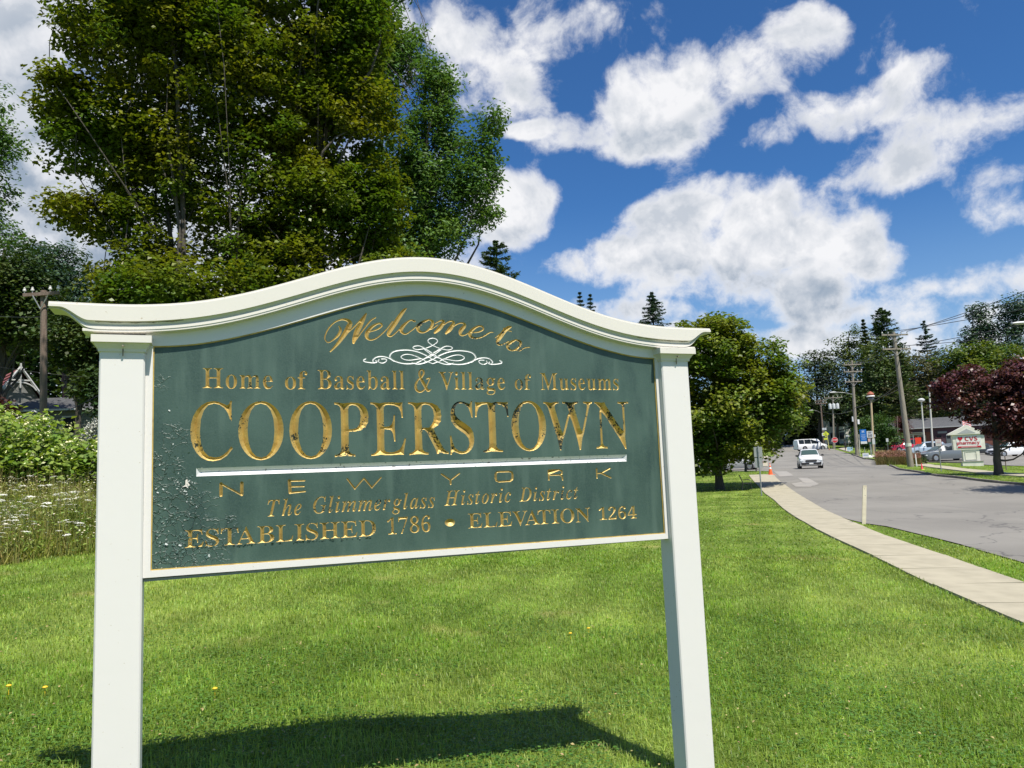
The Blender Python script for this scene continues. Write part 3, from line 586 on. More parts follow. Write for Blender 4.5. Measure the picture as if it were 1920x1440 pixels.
# ------------------------------------------------------------------ glyphs (outlines in 1/1000 em, two base-64 digits per coordinate)
GLYPH_SETS = [('b', 'COPERSTWNHBVMALID178624'), ('b', 'omefbaslgiu'), ('i', 'TGHD'), ('i', 'helimrgastoc'), ('s', 'CVSHTOP30'), ('s', 'pharmcy')]
GLYPH_POINTS = [
[[257, -11, 193, -3, 137, 20, 91, 56, 56, 104, 34, 162, 26, 228, 34, 294, 56, 351, 92, 399, 139, 435, 195, 458, 259, 465, 309, 459, 367, 440, 388, 435, 408, 443, 419, 465, 437, 465, 437, 308, 420, 308, 392, 364, 356, 407, 313, 434, 265, 443, 212, 430, 174, 389, 151, 321, 144, 226, 152, 138, 177, 74, 219, 36, 278, 24, 318, 29, 358, 45, 395, 71, 428, 106, 447, 89, 395, 33, 332, 0]],
[[261, -11, 213, -6, 169, 7, 129, 29, 94, 58, 66, 93, 45, 134, 32, 179, 28, 228, 32, 276, 45, 321, 66, 362, 95, 397, 130, 426, 170, 448, 216, 462, 265, 466, 313, 462, 357, 448, 397, 427, 431, 399, 459, 364, 481, 323, 494, 277, 498, 228, 494, 179, 481, 134, 459, 93, 430, 58, 395, 29, 355, 7, 310, -6], [265, 12, 315, 26, 351, 66, 372, 133, 379, 228, 371, 321, 348, 389, 310, 430, 260, 443, 210, 430, 174, 389, 152, 322, 145, 228, 153, 135, 177, 67, 215, 26]],
[[15, 0, 15, 17, 45, 22, 62, 32, 72, 50, 75, 81, 75, 379, 71, 406, 62, 424, 44, 434, 16, 439, 16, 455, 214, 455, 287, 452, 336, 440, 366, 422, 390, 398, 404, 367, 409, 332, 398, 280, 367, 240, 314, 214, 242, 206, 182, 206, 182, 81, 185, 50, 194, 32, 212, 22, 242, 17, 242, 0], [182, 230, 201, 230, 244, 235, 272, 253, 287, 283, 292, 329, 288, 375, 275, 406, 252, 425, 216, 431, 189, 424, 182, 398]],
[[14, 0, 14, 17, 44, 20, 62, 30, 72, 48, 75, 78, 75, 369, 72, 405, 62, 425, 44, 435, 16, 439, 16, 455, 399, 455, 399, 320, 383, 320, 369, 373, 340, 406, 295, 424, 232, 430, 200, 428, 186, 417, 183, 388, 183, 246, 193, 246, 232, 252, 259, 269, 277, 300, 288, 345, 304, 345, 304, 118, 287, 118, 273, 181, 259, 201, 241, 213, 183, 222, 183, 67, 185, 47, 192, 35, 230, 28, 276, 30, 313, 39, 345, 53, 371, 75, 393, 105, 411, 143, 430, 143, 402, 0]],
[[15, 0, 15, 17, 45, 22, 62, 32, 72, 50, 75, 81, 75, 379, 71, 406, 62, 424, 44, 434, 16, 439, 16, 455, 217, 455, 305, 448, 367, 426, 405, 388, 417, 334, 406, 285, 372, 248, 315, 224, 432, 50, 452, 26, 480, 17, 480, 0, 338, 0, 201, 212, 182, 212, 182, 81, 185, 50, 194, 32, 212, 22, 242, 17, 242, 0], [182, 234, 203, 234, 249, 240, 280, 258, 298, 290, 304, 336, 295, 389, 268, 421, 224, 431, 202, 429, 190, 422, 182, 385]],
[[43, -11, 43, 158, 62, 158, 83, 94, 111, 50, 149, 24, 197, 15, 231, 20, 257, 36, 273, 60, 279, 89, 265, 129, 225, 160, 163, 191, 112, 221, 77, 253, 56, 289, 50, 332, 54, 370, 67, 403, 88, 429, 115, 449, 148, 462, 185, 466, 229, 461, 300, 445, 313, 450, 320, 466, 339, 466, 339, 319, 322, 319, 310, 354, 293, 385, 272, 410, 248, 429, 222, 441, 194, 445, 163, 440, 140, 426, 125, 406, 120, 380, 124, 356, 137, 336, 189, 303, 253, 273, 317, 233, 337, 211, 350, 188, 359, 133, 354, 93, 339, 58, 314, 29, 281, 8, 240, -6, 192, -10, 158, -8, 85, 12, 69, 7, 61, -11]],
[[92, 0, 92, 17, 123, 21, 142, 31, 152, 50, 156, 81, 156, 433, 102, 426, 65, 403, 41, 367, 29, 318, 11, 318, 11, 455, 410, 455, 410, 317, 394, 317, 375, 382, 333, 420, 263, 433, 263, 81, 267, 49, 276, 30, 296, 21, 328, 17, 328, 0]],
[[171, -11, 32, 393, 15, 427, 3, 435, -15, 439, -15, 455, 181, 455, 181, 439, 150, 432, 143, 423, 140, 410, 148, 373, 223, 153, 301, 353, 286, 399, 278, 418, 267, 429, 229, 439, 229, 455, 439, 455, 439, 439, 404, 432, 393, 412, 399, 386, 474, 166, 541, 369, 549, 406, 546, 421, 538, 430, 503, 439, 503, 455, 624, 455, 624, 439, 607, 433, 594, 421, 575, 379, 446, -11, 428, -11, 316, 309, 190, -11]],
[[403, -11, 107, 350, 107, 79, 110, 49, 119, 31, 136, 21, 167, 17, 167, 0, 18, 0, 18, 17, 54, 23, 71, 41, 76, 79, 76, 388, 36, 433, 18, 439, 18, 455, 156, 455, 391, 169, 391, 377, 386, 414, 369, 431, 331, 439, 331, 455, 480, 455, 480, 439, 450, 434, 433, 425, 425, 407, 422, 377, 422, -11]],
[[15, 0, 15, 17, 45, 22, 62, 32, 72, 50, 75, 81, 75, 379, 71, 406, 62, 424, 44, 434, 16, 439, 16, 455, 242, 455, 242, 439, 204, 432, 187, 415, 182, 379, 182, 251, 342, 251, 342, 379, 337, 415, 320, 432, 282, 439, 282, 455, 507, 455, 507, 439, 478, 434, 461, 424, 452, 407, 449, 379, 449, 81, 452, 52, 461, 33, 478, 22, 507, 17, 507, 0, 282, 0, 282, 17, 311, 21, 329, 31, 339, 49, 342, 81, 342, 221, 182, 221, 182, 81, 185, 50, 194, 32, 212, 22, 242, 17, 242, 0]],
[[16, 0, 16, 17, 45, 22, 62, 32, 72, 51, 75, 82, 75, 369, 69, 412, 51, 433, 15, 439, 15, 455, 220, 455, 318, 444, 377, 409, 396, 351, 384, 302, 348, 268, 287, 247, 360, 223, 404, 185, 418, 132, 407, 76, 371, 35, 314, 9, 238, 0], [182, 252, 234, 257, 263, 272, 279, 301, 285, 345, 281, 385, 269, 412, 248, 428, 216, 434, 198, 432, 188, 425, 182, 391], [222, 24, 259, 30, 283, 49, 296, 81, 301, 128, 295, 176, 277, 208, 245, 225, 197, 231, 182, 231, 182, 65, 190, 33, 202, 26]],
[[212, -13, 44, 381, 22, 420, 8, 432, -14, 439, -14, 455, 211, 455, 211, 439, 166, 432, 156, 423, 152, 410, 161, 378, 259, 143, 348, 377, 355, 409, 351, 423, 342, 432, 299, 439, 299, 455, 442, 455, 442, 439, 423, 436, 408, 427, 382, 383, 230, -13]],
[[14, 0, 14, 17, 43, 22, 61, 32, 72, 50, 75, 79, 75, 382, 71, 416, 53, 432, 15, 439, 15, 455, 185, 455, 317, 142, 449, 455, 617, 455, 617, 439, 590, 433, 573, 423, 563, 405, 560, 378, 560, 85, 565, 43, 582, 23, 617, 17, 617, 0, 396, 0, 396, 17, 433, 25, 450, 44, 455, 83, 455, 399, 288, 0, 270, 0, 105, 389, 105, 80, 109, 48, 120, 30, 139, 20, 169, 17, 169, 0]],
[[-9, 0, -9, 18, 9, 21, 24, 30, 49, 75, 206, 466, 224, 465, 384, 87, 411, 34, 425, 22, 443, 18, 443, 0, 229, 0, 229, 18, 270, 25, 283, 46, 273, 81, 253, 132, 103, 132, 79, 71, 75, 48, 87, 26, 128, 18, 128, 0], [113, 161, 242, 161, 177, 319]],
[[15, 0, 15, 17, 45, 22, 62, 32, 72, 50, 75, 81, 75, 379, 71, 407, 62, 425, 44, 434, 16, 439, 16, 455, 250, 455, 250, 439, 208, 434, 196, 427, 188, 416, 182, 379, 182, 83, 185, 47, 200, 31, 234, 28, 278, 31, 315, 40, 345, 56, 370, 80, 391, 112, 409, 154, 427, 154, 402, 0]],
[[13, 0, 13, 17, 42, 23, 61, 32, 72, 49, 75, 75, 75, 387, 72, 412, 63, 427, 45, 435, 13, 439, 13, 455, 244, 455, 244, 439, 214, 435, 196, 427, 186, 412, 183, 387, 183, 77, 187, 44, 206, 26, 246, 17, 246, 0]],
[[20, 0, 20, 17, 47, 21, 63, 30, 71, 46, 74, 75, 74, 374, 71, 407, 61, 426, 43, 435, 15, 439, 15, 455, 222, 455, 328, 441, 405, 396, 452, 325, 468, 228, 459, 146, 430, 82, 382, 36, 315, 9, 228, 0], [222, 24, 279, 37, 319, 75, 343, 139, 351, 229, 343, 318, 319, 382, 279, 420, 223, 433, 202, 431, 190, 423, 182, 385, 182, 72, 190, 34, 202, 27]],
[[65, 0, 65, 36, 120, 36, 135, 38, 146, 45, 154, 79, 154, 416, 108, 365, 87, 351, 67, 346, 52, 349, 40, 359, 31, 375, 28, 396, 74, 412, 132, 447, 179, 482, 254, 482, 254, 79, 261, 47, 271, 38, 288, 36, 343, 36, 343, 0]],
[[111, 0, 289, 406, 113, 406, 86, 398, 74, 372, 70, 338, 30, 338, 33, 480, 353, 480, 353, 447, 168, 0]],
[[183, -7, 132, -2, 91, 11, 60, 31, 38, 57, 25, 88, 20, 122, 27, 162, 47, 193, 79, 219, 119, 242, 83, 267, 57, 296, 41, 327, 36, 364, 39, 395, 50, 423, 70, 449, 99, 469, 140, 482, 191, 486, 254, 478, 299, 453, 325, 415, 334, 369, 328, 333, 310, 305, 244, 260, 296, 230, 330, 199, 349, 166, 355, 127, 344, 71, 310, 29, 256, 2], [203, 283, 224, 298, 239, 317, 247, 340, 250, 370, 243, 407, 222, 436, 206, 444, 187, 447, 163, 442, 145, 426, 134, 402, 130, 372, 135, 341, 149, 318], [187, 32, 218, 37, 241, 55, 257, 82, 262, 116, 256, 146, 239, 170, 208, 192, 164, 216, 126, 178, 115, 152, 111, 120, 116, 84, 132, 56, 156, 38]],
[[197, -7, 150, -1, 109, 18, 76, 49, 51, 93, 35, 151, 30, 222, 33, 275, 42, 325, 57, 370, 77, 409, 104, 441, 137, 466, 176, 481, 222, 486, 261, 484, 291, 476, 313, 464, 329, 449, 338, 431, 340, 412, 336, 393, 322, 376, 298, 364, 260, 360, 256, 400, 243, 434, 232, 443, 216, 447, 180, 435, 152, 401, 134, 345, 125, 269, 161, 286, 218, 294, 273, 285, 315, 258, 343, 214, 352, 155, 342, 90, 313, 38, 264, 5], [199, 38, 222, 44, 239, 64, 251, 98, 255, 148, 250, 196, 238, 228, 219, 247, 193, 253, 154, 243, 125, 221, 131, 138, 147, 81, 170, 48]],
[[24, 0, 24, 69, 123, 171, 187, 245, 218, 307, 226, 371, 223, 405, 212, 427, 196, 441, 174, 445, 145, 438, 126, 416, 116, 380, 112, 329, 77, 333, 50, 344, 32, 365, 26, 396, 30, 419, 43, 441, 63, 459, 92, 474, 129, 483, 174, 486, 240, 479, 288, 456, 318, 421, 328, 375, 319, 329, 291, 281, 238, 220, 87, 74, 244, 74, 263, 77, 279, 86, 292, 101, 300, 120, 305, 141, 345, 141, 341, 0]],
[[121, 0, 121, 36, 140, 36, 179, 44, 191, 58, 195, 84, 195, 125, 9, 125, 9, 166, 199, 480, 293, 480, 293, 169, 363, 169, 363, 125, 293, 125, 293, 84, 297, 58, 309, 44, 348, 36, 357, 36, 357, 0], [56, 169, 195, 169, 196, 351, 199, 416, 158, 338]],
[[169, -10, 127, -5, 90, 11, 60, 37, 38, 70, 24, 110, 19, 154, 24, 199, 38, 239, 60, 272, 90, 297, 127, 313, 168, 318, 209, 313, 245, 298, 275, 273, 298, 240, 312, 200, 317, 154, 312, 108, 298, 69, 275, 36, 245, 11, 210, -5], [169, 11, 193, 18, 209, 39, 217, 81, 220, 154, 217, 227, 208, 271, 192, 292, 169, 299, 144, 292, 128, 271, 120, 227, 117, 154, 120, 82, 128, 39, 144, 18]],
[[18, 0, 18, 16, 45, 26, 52, 56, 52, 253, 46, 284, 36, 291, 19, 294, 19, 310, 146, 310, 146, 265, 188, 305, 237, 318, 292, 304, 320, 261, 364, 304, 418, 318, 465, 306, 494, 271, 504, 212, 504, 56, 510, 26, 520, 19, 536, 16, 536, 0, 377, 0, 377, 16, 393, 19, 403, 26, 410, 56, 410, 217, 404, 258, 394, 268, 377, 271, 349, 263, 324, 237, 324, 56, 331, 26, 340, 19, 356, 16, 356, 0, 199, 0, 199, 16, 215, 19, 225, 26, 232, 56, 232, 217, 226, 258, 216, 268, 199, 271, 170, 262, 146, 235, 146, 56, 152, 27, 162, 19, 177, 16, 177, 0]],
[[154, -10, 117, -5, 85, 10, 58, 35, 37, 69, 24, 109, 19, 157, 24, 201, 38, 240, 59, 273, 87, 298, 120, 313, 157, 318, 209, 309, 249, 280, 274, 234, 283, 166, 117, 166, 127, 97, 154, 56, 199, 42, 237, 53, 270, 86, 285, 73, 228, 11], [116, 192, 201, 192, 201, 215, 193, 277, 181, 292, 161, 297, 127, 274, 116, 203]],
[[15, 0, 15, 16, 40, 22, 50, 35, 52, 73, 52, 277, 16, 277, 16, 310, 52, 310, 52, 353, 60, 400, 85, 436, 123, 457, 174, 465, 212, 460, 240, 446, 257, 425, 263, 400, 260, 381, 252, 367, 239, 358, 224, 355, 195, 365, 187, 376, 185, 391, 197, 433, 193, 441, 180, 443, 163, 440, 153, 430, 148, 390, 148, 310, 203, 310, 203, 277, 148, 277, 148, 65, 150, 40, 158, 26, 173, 18, 199, 16, 199, 0]],
[[43, -11, 43, 388, 37, 428, 8, 439, 8, 455, 138, 455, 138, 279, 175, 308, 221, 318, 254, 313, 284, 299, 308, 276, 326, 245, 338, 208, 342, 166, 337, 118, 323, 75, 300, 40, 270, 13, 233, -4, 192, -10, 148, -1, 105, 28, 53, -11], [183, 14, 213, 23, 232, 49, 242, 95, 245, 160, 242, 213, 231, 251, 212, 273, 184, 280, 155, 270, 144, 257, 138, 242, 138, 69, 149, 28]],
[[255, -10, 216, 1, 200, 35, 151, 2, 95, -9, 64, -4, 40, 11, 25, 34, 20, 63, 31, 104, 63, 136, 119, 164, 199, 190, 199, 241, 196, 266, 187, 282, 171, 292, 148, 296, 115, 290, 104, 274, 113, 257, 123, 231, 120, 215, 110, 202, 95, 194, 77, 191, 59, 194, 45, 203, 36, 218, 33, 236, 37, 259, 49, 278, 69, 295, 95, 308, 126, 316, 162, 318, 223, 312, 263, 292, 285, 259, 293, 210, 293, 62, 295, 40, 304, 34, 320, 42, 329, 28, 294, -1], [151, 34, 174, 41, 199, 63, 199, 169, 138, 139, 118, 84, 126, 46]],
[[151, -10, 122, -6, 87, 6, 73, 9, 60, 4, 51, -9, 36, -9, 36, 105, 53, 105, 66, 68, 87, 39, 112, 21, 140, 15, 162, 18, 179, 27, 189, 40, 192, 58, 183, 84, 156, 105, 76, 148, 54, 169, 41, 193, 37, 220, 44, 259, 65, 291, 98, 312, 141, 319, 166, 316, 213, 305, 223, 308, 230, 319, 244, 319, 244, 222, 228, 222, 215, 254, 196, 277, 174, 291, 149, 296, 130, 294, 116, 286, 108, 274, 105, 259, 115, 232, 146, 212, 221, 172, 241, 151, 253, 127, 257, 95, 250, 51, 228, 18, 194, -3]],
[[18, 0, 18, 16, 45, 26, 52, 56, 52, 398, 47, 429, 38, 436, 20, 439, 20, 455, 148, 455, 148, 56, 154, 26, 180, 16, 180, 0]],
[[146, -140, 89, -136, 48, -122, 22, -100, 14, -75, 28, -46, 69, -26, 35, -1, 24, 30, 28, 54, 42, 74, 67, 92, 102, 110, 42, 150, 22, 212, 27, 242, 40, 268, 60, 289, 88, 305, 120, 315, 157, 318, 196, 315, 233, 304, 317, 304, 317, 268, 268, 268, 286, 237, 291, 203, 288, 176, 276, 151, 258, 131, 234, 116, 205, 106, 157, 103, 142, 104, 112, 94, 104, 84, 101, 71, 111, 55, 141, 49, 175, 49, 259, 40, 285, 29, 303, 13, 312, -9, 316, -37, 305, -80, 272, -113, 219, -133], [157, 124, 178, 130, 190, 146, 197, 173, 199, 211, 197, 249, 190, 276, 178, 292, 157, 297, 137, 292, 124, 276, 117, 249, 114, 211, 117, 173, 124, 146, 137, 130], [161, -116, 238, -104, 263, -66, 260, -51, 249, -41, 205, -34, 97, -34, 79, -52, 73, -73, 79, -89, 95, -103, 122, -113]],
[[101, 362, 81, 366, 65, 376, 54, 393, 50, 412, 54, 432, 65, 449, 81, 460, 101, 463, 120, 460, 137, 449, 147, 432, 151, 412, 147, 393, 136, 376, 120, 366], [18, 0, 18, 16, 45, 26, 52, 56, 52, 252, 47, 285, 20, 293, 21, 310, 148, 310, 148, 56, 154, 26, 180, 16, 180, 0]],
[[131, -10, 91, -3, 65, 17, 51, 51, 46, 97, 46, 248, 39, 282, 29, 291, 11, 294, 11, 310, 142, 310, 142, 74, 151, 46, 162, 38, 177, 36, 205, 43, 228, 66, 228, 248, 221, 283, 209, 291, 189, 294, 189, 310, 324, 310, 324, 70, 331, 39, 360, 30, 360, 13, 300, 7, 228, -10, 228, 40, 209, 19, 186, 3, 160, -7]],
[[44, 0, 44, 17, 86, 27, 98, 40, 107, 60, 205, 427, 194, 427, 156, 421, 120, 402, 88, 371, 64, 330, 47, 330, 72, 451, 437, 451, 418, 322, 399, 322, 386, 380, 357, 415, 306, 426, 208, 63, 205, 46, 208, 33, 216, 25, 253, 17, 253, 0]],
[[221, -11, 136, 1, 73, 39, 34, 98, 21, 175, 25, 224, 38, 271, 59, 316, 87, 357, 122, 393, 163, 422, 232, 452, 306, 463, 349, 459, 418, 444, 431, 449, 441, 463, 457, 463, 428, 317, 410, 317, 402, 370, 382, 408, 350, 431, 308, 439, 264, 429, 222, 400, 183, 352, 150, 287, 128, 214, 120, 144, 128, 89, 151, 48, 188, 22, 238, 14, 267, 18, 288, 29, 302, 47, 312, 74, 330, 144, 336, 179, 333, 193, 325, 201, 286, 207, 286, 223, 475, 223, 475, 206, 451, 202, 440, 191, 425, 150, 395, 31, 311, -1]],
[[-34, 0, -34, 15, 0, 20, 22, 41, 39, 85, 119, 387, 120, 404, 117, 417, 109, 426, 73, 435, 73, 451, 283, 451, 283, 435, 249, 429, 228, 409, 212, 365, 181, 252, 341, 252, 373, 369, 378, 404, 375, 417, 367, 426, 330, 435, 330, 451, 541, 451, 541, 435, 508, 430, 487, 412, 470, 369, 394, 82, 388, 48, 390, 34, 399, 24, 435, 15, 435, 0, 224, 0, 224, 15, 258, 20, 280, 41, 297, 85, 333, 221, 173, 221, 136, 82, 130, 47, 141, 24, 177, 15, 177, 0]],
[[-34, 0, -34, 15, 0, 20, 22, 41, 39, 85, 115, 369, 120, 401, 118, 416, 109, 426, 73, 435, 73, 451, 253, 451, 345, 439, 411, 404, 451, 345, 464, 263, 459, 210, 442, 159, 415, 112, 378, 71, 320, 30, 250, 7, 155, 0], [169, 21, 212, 26, 250, 43, 283, 70, 312, 105, 335, 146, 352, 194, 362, 245, 366, 298, 354, 372, 320, 416, 262, 430, 243, 428, 231, 422, 217, 394, 130, 62, 128, 49, 137, 27]],
[[210, -9, 176, 3, 165, 41, 173, 84, 217, 222, 223, 246, 220, 257, 210, 261, 172, 242, 131, 185, 92, 100, 63, 0, -19, 0, 82, 374, 90, 411, 83, 428, 58, 433, 48, 433, 48, 451, 110, 457, 187, 470, 115, 197, 151, 247, 184, 282, 217, 303, 253, 310, 290, 297, 303, 259, 298, 223, 247, 65, 246, 57, 248, 47, 257, 43, 276, 57, 306, 98, 320, 89, 265, 15]],
[[87, -9, 47, -2, 16, 19, -4, 53, -11, 98, -7, 135, 6, 172, 25, 207, 49, 240, 78, 268, 109, 290, 143, 305, 176, 310, 207, 305, 230, 293, 244, 273, 249, 248, 238, 209, 207, 174, 153, 144, 79, 124, 75, 88, 78, 66, 87, 50, 102, 39, 122, 36, 159, 51, 195, 95, 214, 83, 158, 14], [84, 146, 140, 171, 179, 212, 190, 236, 193, 260, 187, 280, 171, 287, 149, 278, 126, 252, 103, 207]],
[[40, -9, 19, -6, 3, 3, -7, 19, -10, 40, -8, 61, 77, 371, 87, 414, 80, 428, 52, 433, 52, 450, 183, 470, 79, 86, 73, 54, 75, 44, 83, 41, 104, 53, 131, 89, 144, 79, 93, 12, 68, -4]],
[[132, 371, 114, 375, 100, 384, 90, 398, 87, 416, 90, 433, 100, 447, 114, 457, 132, 460, 149, 457, 163, 447, 173, 433, 176, 416, 173, 398, 163, 384, 149, 375], [49, -8, 29, -5, 13, 5, 4, 21, 1, 41, 4, 64, 51, 237, 53, 254, 46, 268, 26, 273, 19, 273, 19, 289, 89, 299, 150, 310, 89, 85, 84, 55, 87, 46, 95, 42, 115, 54, 142, 90, 155, 81, 103, 14]],
[[380, -8, 346, 4, 335, 42, 343, 85, 387, 222, 393, 247, 390, 258, 380, 261, 351, 249, 318, 214, 284, 152, 250, 62, 230, 0, 152, 0, 220, 222, 226, 247, 222, 258, 213, 261, 196, 257, 177, 244, 136, 190, 97, 107, 66, 0, -14, 0, 50, 240, 52, 254, 45, 268, 18, 273, 17, 289, 151, 310, 116, 193, 153, 245, 187, 281, 220, 303, 256, 310, 294, 297, 306, 260, 299, 217, 330, 258, 361, 287, 391, 304, 422, 310, 460, 297, 473, 260, 468, 224, 417, 66, 416, 58, 418, 47, 426, 44, 446, 56, 471, 91, 486, 81, 433, 14, 407, -3]],
[[-14, 0, 50, 240, 52, 254, 45, 268, 18, 273, 17, 289, 151, 310, 114, 189, 144, 243, 171, 280, 197, 302, 222, 310, 250, 298, 259, 265, 257, 245, 249, 230, 236, 221, 220, 218, 202, 223, 186, 238, 180, 241, 157, 225, 127, 175, 95, 97, 66, 0]],
[[77, -139, 23, -134, -18, -119, -43, -95, -51, -66, -46, -44, -31, -25, 33, 5, 6, 28, -3, 51, 1, 68, 12, 83, 57, 114, 20, 147, 12, 166, 9, 189, 14, 220, 28, 248, 50, 273, 79, 293, 113, 305, 149, 310, 200, 301, 244, 277, 302, 277, 299, 248, 261, 248, 264, 225, 259, 192, 244, 164, 221, 139, 191, 120, 157, 108, 118, 104, 83, 106, 70, 95, 66, 84, 73, 72, 93, 63, 135, 50, 182, 32, 216, 9, 229, -12, 233, -36, 228, -65, 213, -90, 189, -110, 158, -126, 120, -136], [116, 125, 133, 129, 149, 142, 175, 188, 185, 246, 177, 277, 156, 287, 138, 283, 122, 269, 96, 222, 86, 164, 94, 135], [85, -117, 117, -113, 141, -102, 157, -85, 162, -66, 156, -47, 138, -32, 60, -4, 21, -31, 7, -62, 13, -83, 30, -101, 54, -113]],
[[53, -9, 24, -3, 1, 14, -14, 40, -19, 73, -15, 109, -5, 147, 32, 220, 57, 251, 84, 276, 126, 301, 165, 310, 198, 299, 214, 265, 225, 303, 297, 303, 228, 56, 231, 44, 238, 40, 259, 52, 285, 87, 300, 78, 248, 13, 197, -9, 166, 2, 155, 34, 162, 75, 137, 38, 111, 12, 84, -4], [93, 41, 108, 45, 124, 56, 152, 95, 176, 147, 192, 202, 198, 248, 192, 272, 172, 281, 157, 276, 141, 264, 109, 219, 83, 159, 70, 115, 65, 81, 72, 51]],
[[91, -9, 15, 7, 3, 4, -7, -7, -24, -4, -7, 109, 13, 105, 23, 55, 46, 24, 81, 14, 110, 24, 120, 52, 114, 77, 95, 106, 69, 138, 39, 185, 28, 228, 35, 260, 53, 286, 82, 303, 116, 309, 192, 295, 204, 298, 212, 307, 230, 307, 215, 205, 197, 207, 174, 268, 134, 288, 107, 278, 97, 255, 104, 231, 124, 202, 146, 176, 165, 149, 183, 116, 190, 82, 187, 58, 177, 36, 162, 17, 142, 3, 118, -6]],
[[30, -9, -4, 3, -15, 39, -11, 70, 45, 273, 13, 273, 13, 297, 79, 334, 134, 398, 162, 398, 134, 300, 187, 300, 179, 273, 126, 273, 70, 77, 67, 56, 70, 45, 77, 41, 98, 54, 128, 95, 144, 85, 116, 44, 88, 14, 60, -3]],
[[96, -9, 54, -2, 20, 20, -3, 54, -10, 98, -6, 135, 6, 172, 24, 208, 48, 241, 76, 269, 107, 291, 141, 305, 175, 310, 221, 302, 256, 281, 278, 247, 285, 203, 281, 167, 270, 130, 252, 94, 228, 61, 200, 33, 168, 10, 133, -5], [103, 13, 119, 18, 134, 30, 162, 74, 184, 132, 200, 191, 206, 240, 197, 276, 172, 288, 157, 284, 141, 272, 113, 229, 90, 172, 75, 111, 69, 58, 78, 25]],
[[93, -9, 50, -2, 17, 19, -3, 53, -9, 97, -3, 146, 16, 195, 47, 240, 88, 277, 133, 301, 179, 310, 211, 305, 235, 291, 251, 272, 257, 249, 254, 230, 245, 216, 231, 207, 214, 203, 186, 213, 176, 238, 189, 275, 185, 285, 173, 289, 156, 284, 139, 270, 107, 223, 84, 161, 75, 99, 78, 71, 88, 51, 103, 38, 123, 34, 164, 50, 204, 96, 222, 83, 162, 14]],
[[255, -7, 187, 1, 133, 24, 91, 61, 62, 110, 45, 170, 39, 239, 46, 307, 65, 367, 97, 417, 141, 455, 197, 478, 264, 486, 335, 477, 404, 453, 371, 370, 317, 392, 264, 402, 212, 391, 175, 358, 151, 306, 144, 238, 151, 171, 172, 120, 209, 88, 264, 78, 323, 85, 386, 103, 386, 18, 324, -1]],
[[163, 0, 0, 480, 103, 480, 193, 194, 211, 125, 218, 89, 225, 125, 243, 194, 334, 480, 437, 480, 273, 0]],
[[167, -7, 95, 1, 31, 22, 31, 117, 102, 90, 138, 80, 175, 77, 207, 81, 228, 92, 240, 108, 244, 128, 237, 153, 217, 172, 114, 225, 77, 253, 48, 293, 39, 319, 36, 350, 47, 407, 80, 450, 131, 477, 199, 486, 270, 478, 341, 453, 308, 373, 249, 394, 195, 402, 170, 398, 151, 388, 140, 373, 136, 353, 141, 330, 158, 313, 226, 277, 289, 241, 312, 220, 329, 196, 340, 168, 343, 133, 332, 76, 297, 31, 242, 3]],
[[60, 0, 60, 480, 162, 480, 162, 291, 352, 291, 352, 480, 453, 480, 453, 0, 352, 0, 352, 207, 162, 207, 162, 0]],
[[144, 0, 144, 395, 13, 395, 13, 480, 375, 480, 375, 395, 245, 395, 245, 0]],
[[267, -7, 196, 1, 139, 24, 95, 61, 63, 111, 45, 171, 39, 241, 45, 311, 63, 371, 95, 420, 139, 456, 196, 479, 268, 487, 339, 479, 396, 456, 440, 420, 471, 370, 490, 310, 496, 240, 490, 171, 471, 110, 440, 61, 396, 24, 339, 1], [267, 79, 323, 89, 361, 122, 382, 173, 389, 240, 382, 308, 361, 359, 323, 392, 268, 402, 212, 392, 175, 359, 153, 308, 146, 240, 153, 173, 175, 122, 212, 89]],
[[60, 0, 60, 480, 214, 480, 294, 470, 349, 440, 381, 392, 392, 330, 387, 289, 374, 252, 351, 219, 316, 193, 268, 176, 206, 171, 162, 171, 162, 0], [162, 254, 195, 254, 234, 258, 264, 271, 282, 293, 289, 326, 280, 365, 253, 388, 208, 396, 162, 396]],
[[164, -7, 90, 0, 26, 19, 26, 105, 90, 82, 153, 74, 199, 79, 229, 93, 246, 115, 251, 146, 241, 180, 227, 192, 206, 200, 136, 208, 99, 208, 99, 285, 136, 285, 204, 294, 223, 304, 235, 317, 244, 350, 240, 373, 228, 390, 207, 401, 175, 404, 143, 401, 116, 393, 73, 369, 26, 439, 92, 473, 134, 483, 183, 486, 249, 479, 300, 456, 332, 420, 343, 372, 336, 327, 313, 293, 280, 268, 240, 253, 240, 251, 291, 238, 327, 216, 350, 183, 357, 140, 352, 100, 337, 65, 311, 35, 274, 12, 225, -2]],
[[191, -7, 116, 10, 64, 59, 34, 137, 24, 240, 28, 312, 40, 373, 62, 421, 93, 457, 136, 480, 191, 487, 266, 471, 318, 422, 349, 344, 359, 240, 355, 168, 343, 107, 321, 59, 290, 23, 247, 1], [191, 75, 223, 85, 244, 116, 255, 168, 259, 240, 255, 312, 244, 363, 223, 395, 191, 405, 159, 395, 139, 363, 128, 312, 125, 240, 128, 168, 139, 117, 159, 86]],
[[52, -161, 52, 367, 134, 367, 148, 319, 152, 319, 192, 357, 221, 369, 257, 373, 312, 361, 357, 325, 385, 266, 395, 184, 385, 102, 355, 42, 310, 5, 254, -7, 218, -3, 191, 8, 152, 40, 147, 40, 152, -13, 152, -161], [226, 75, 255, 82, 276, 103, 289, 138, 293, 185, 285, 245, 262, 281, 224, 293, 191, 287, 170, 269, 157, 239, 152, 185, 156, 138, 168, 103, 190, 82]],
[[52, 0, 52, 510, 152, 510, 151, 355, 148, 320, 153, 320, 173, 344, 198, 361, 227, 370, 259, 373, 313, 365, 355, 342, 382, 300, 391, 239, 391, 0, 291, 0, 291, 214, 276, 274, 232, 293, 194, 286, 170, 262, 157, 224, 152, 173, 152, 0]],
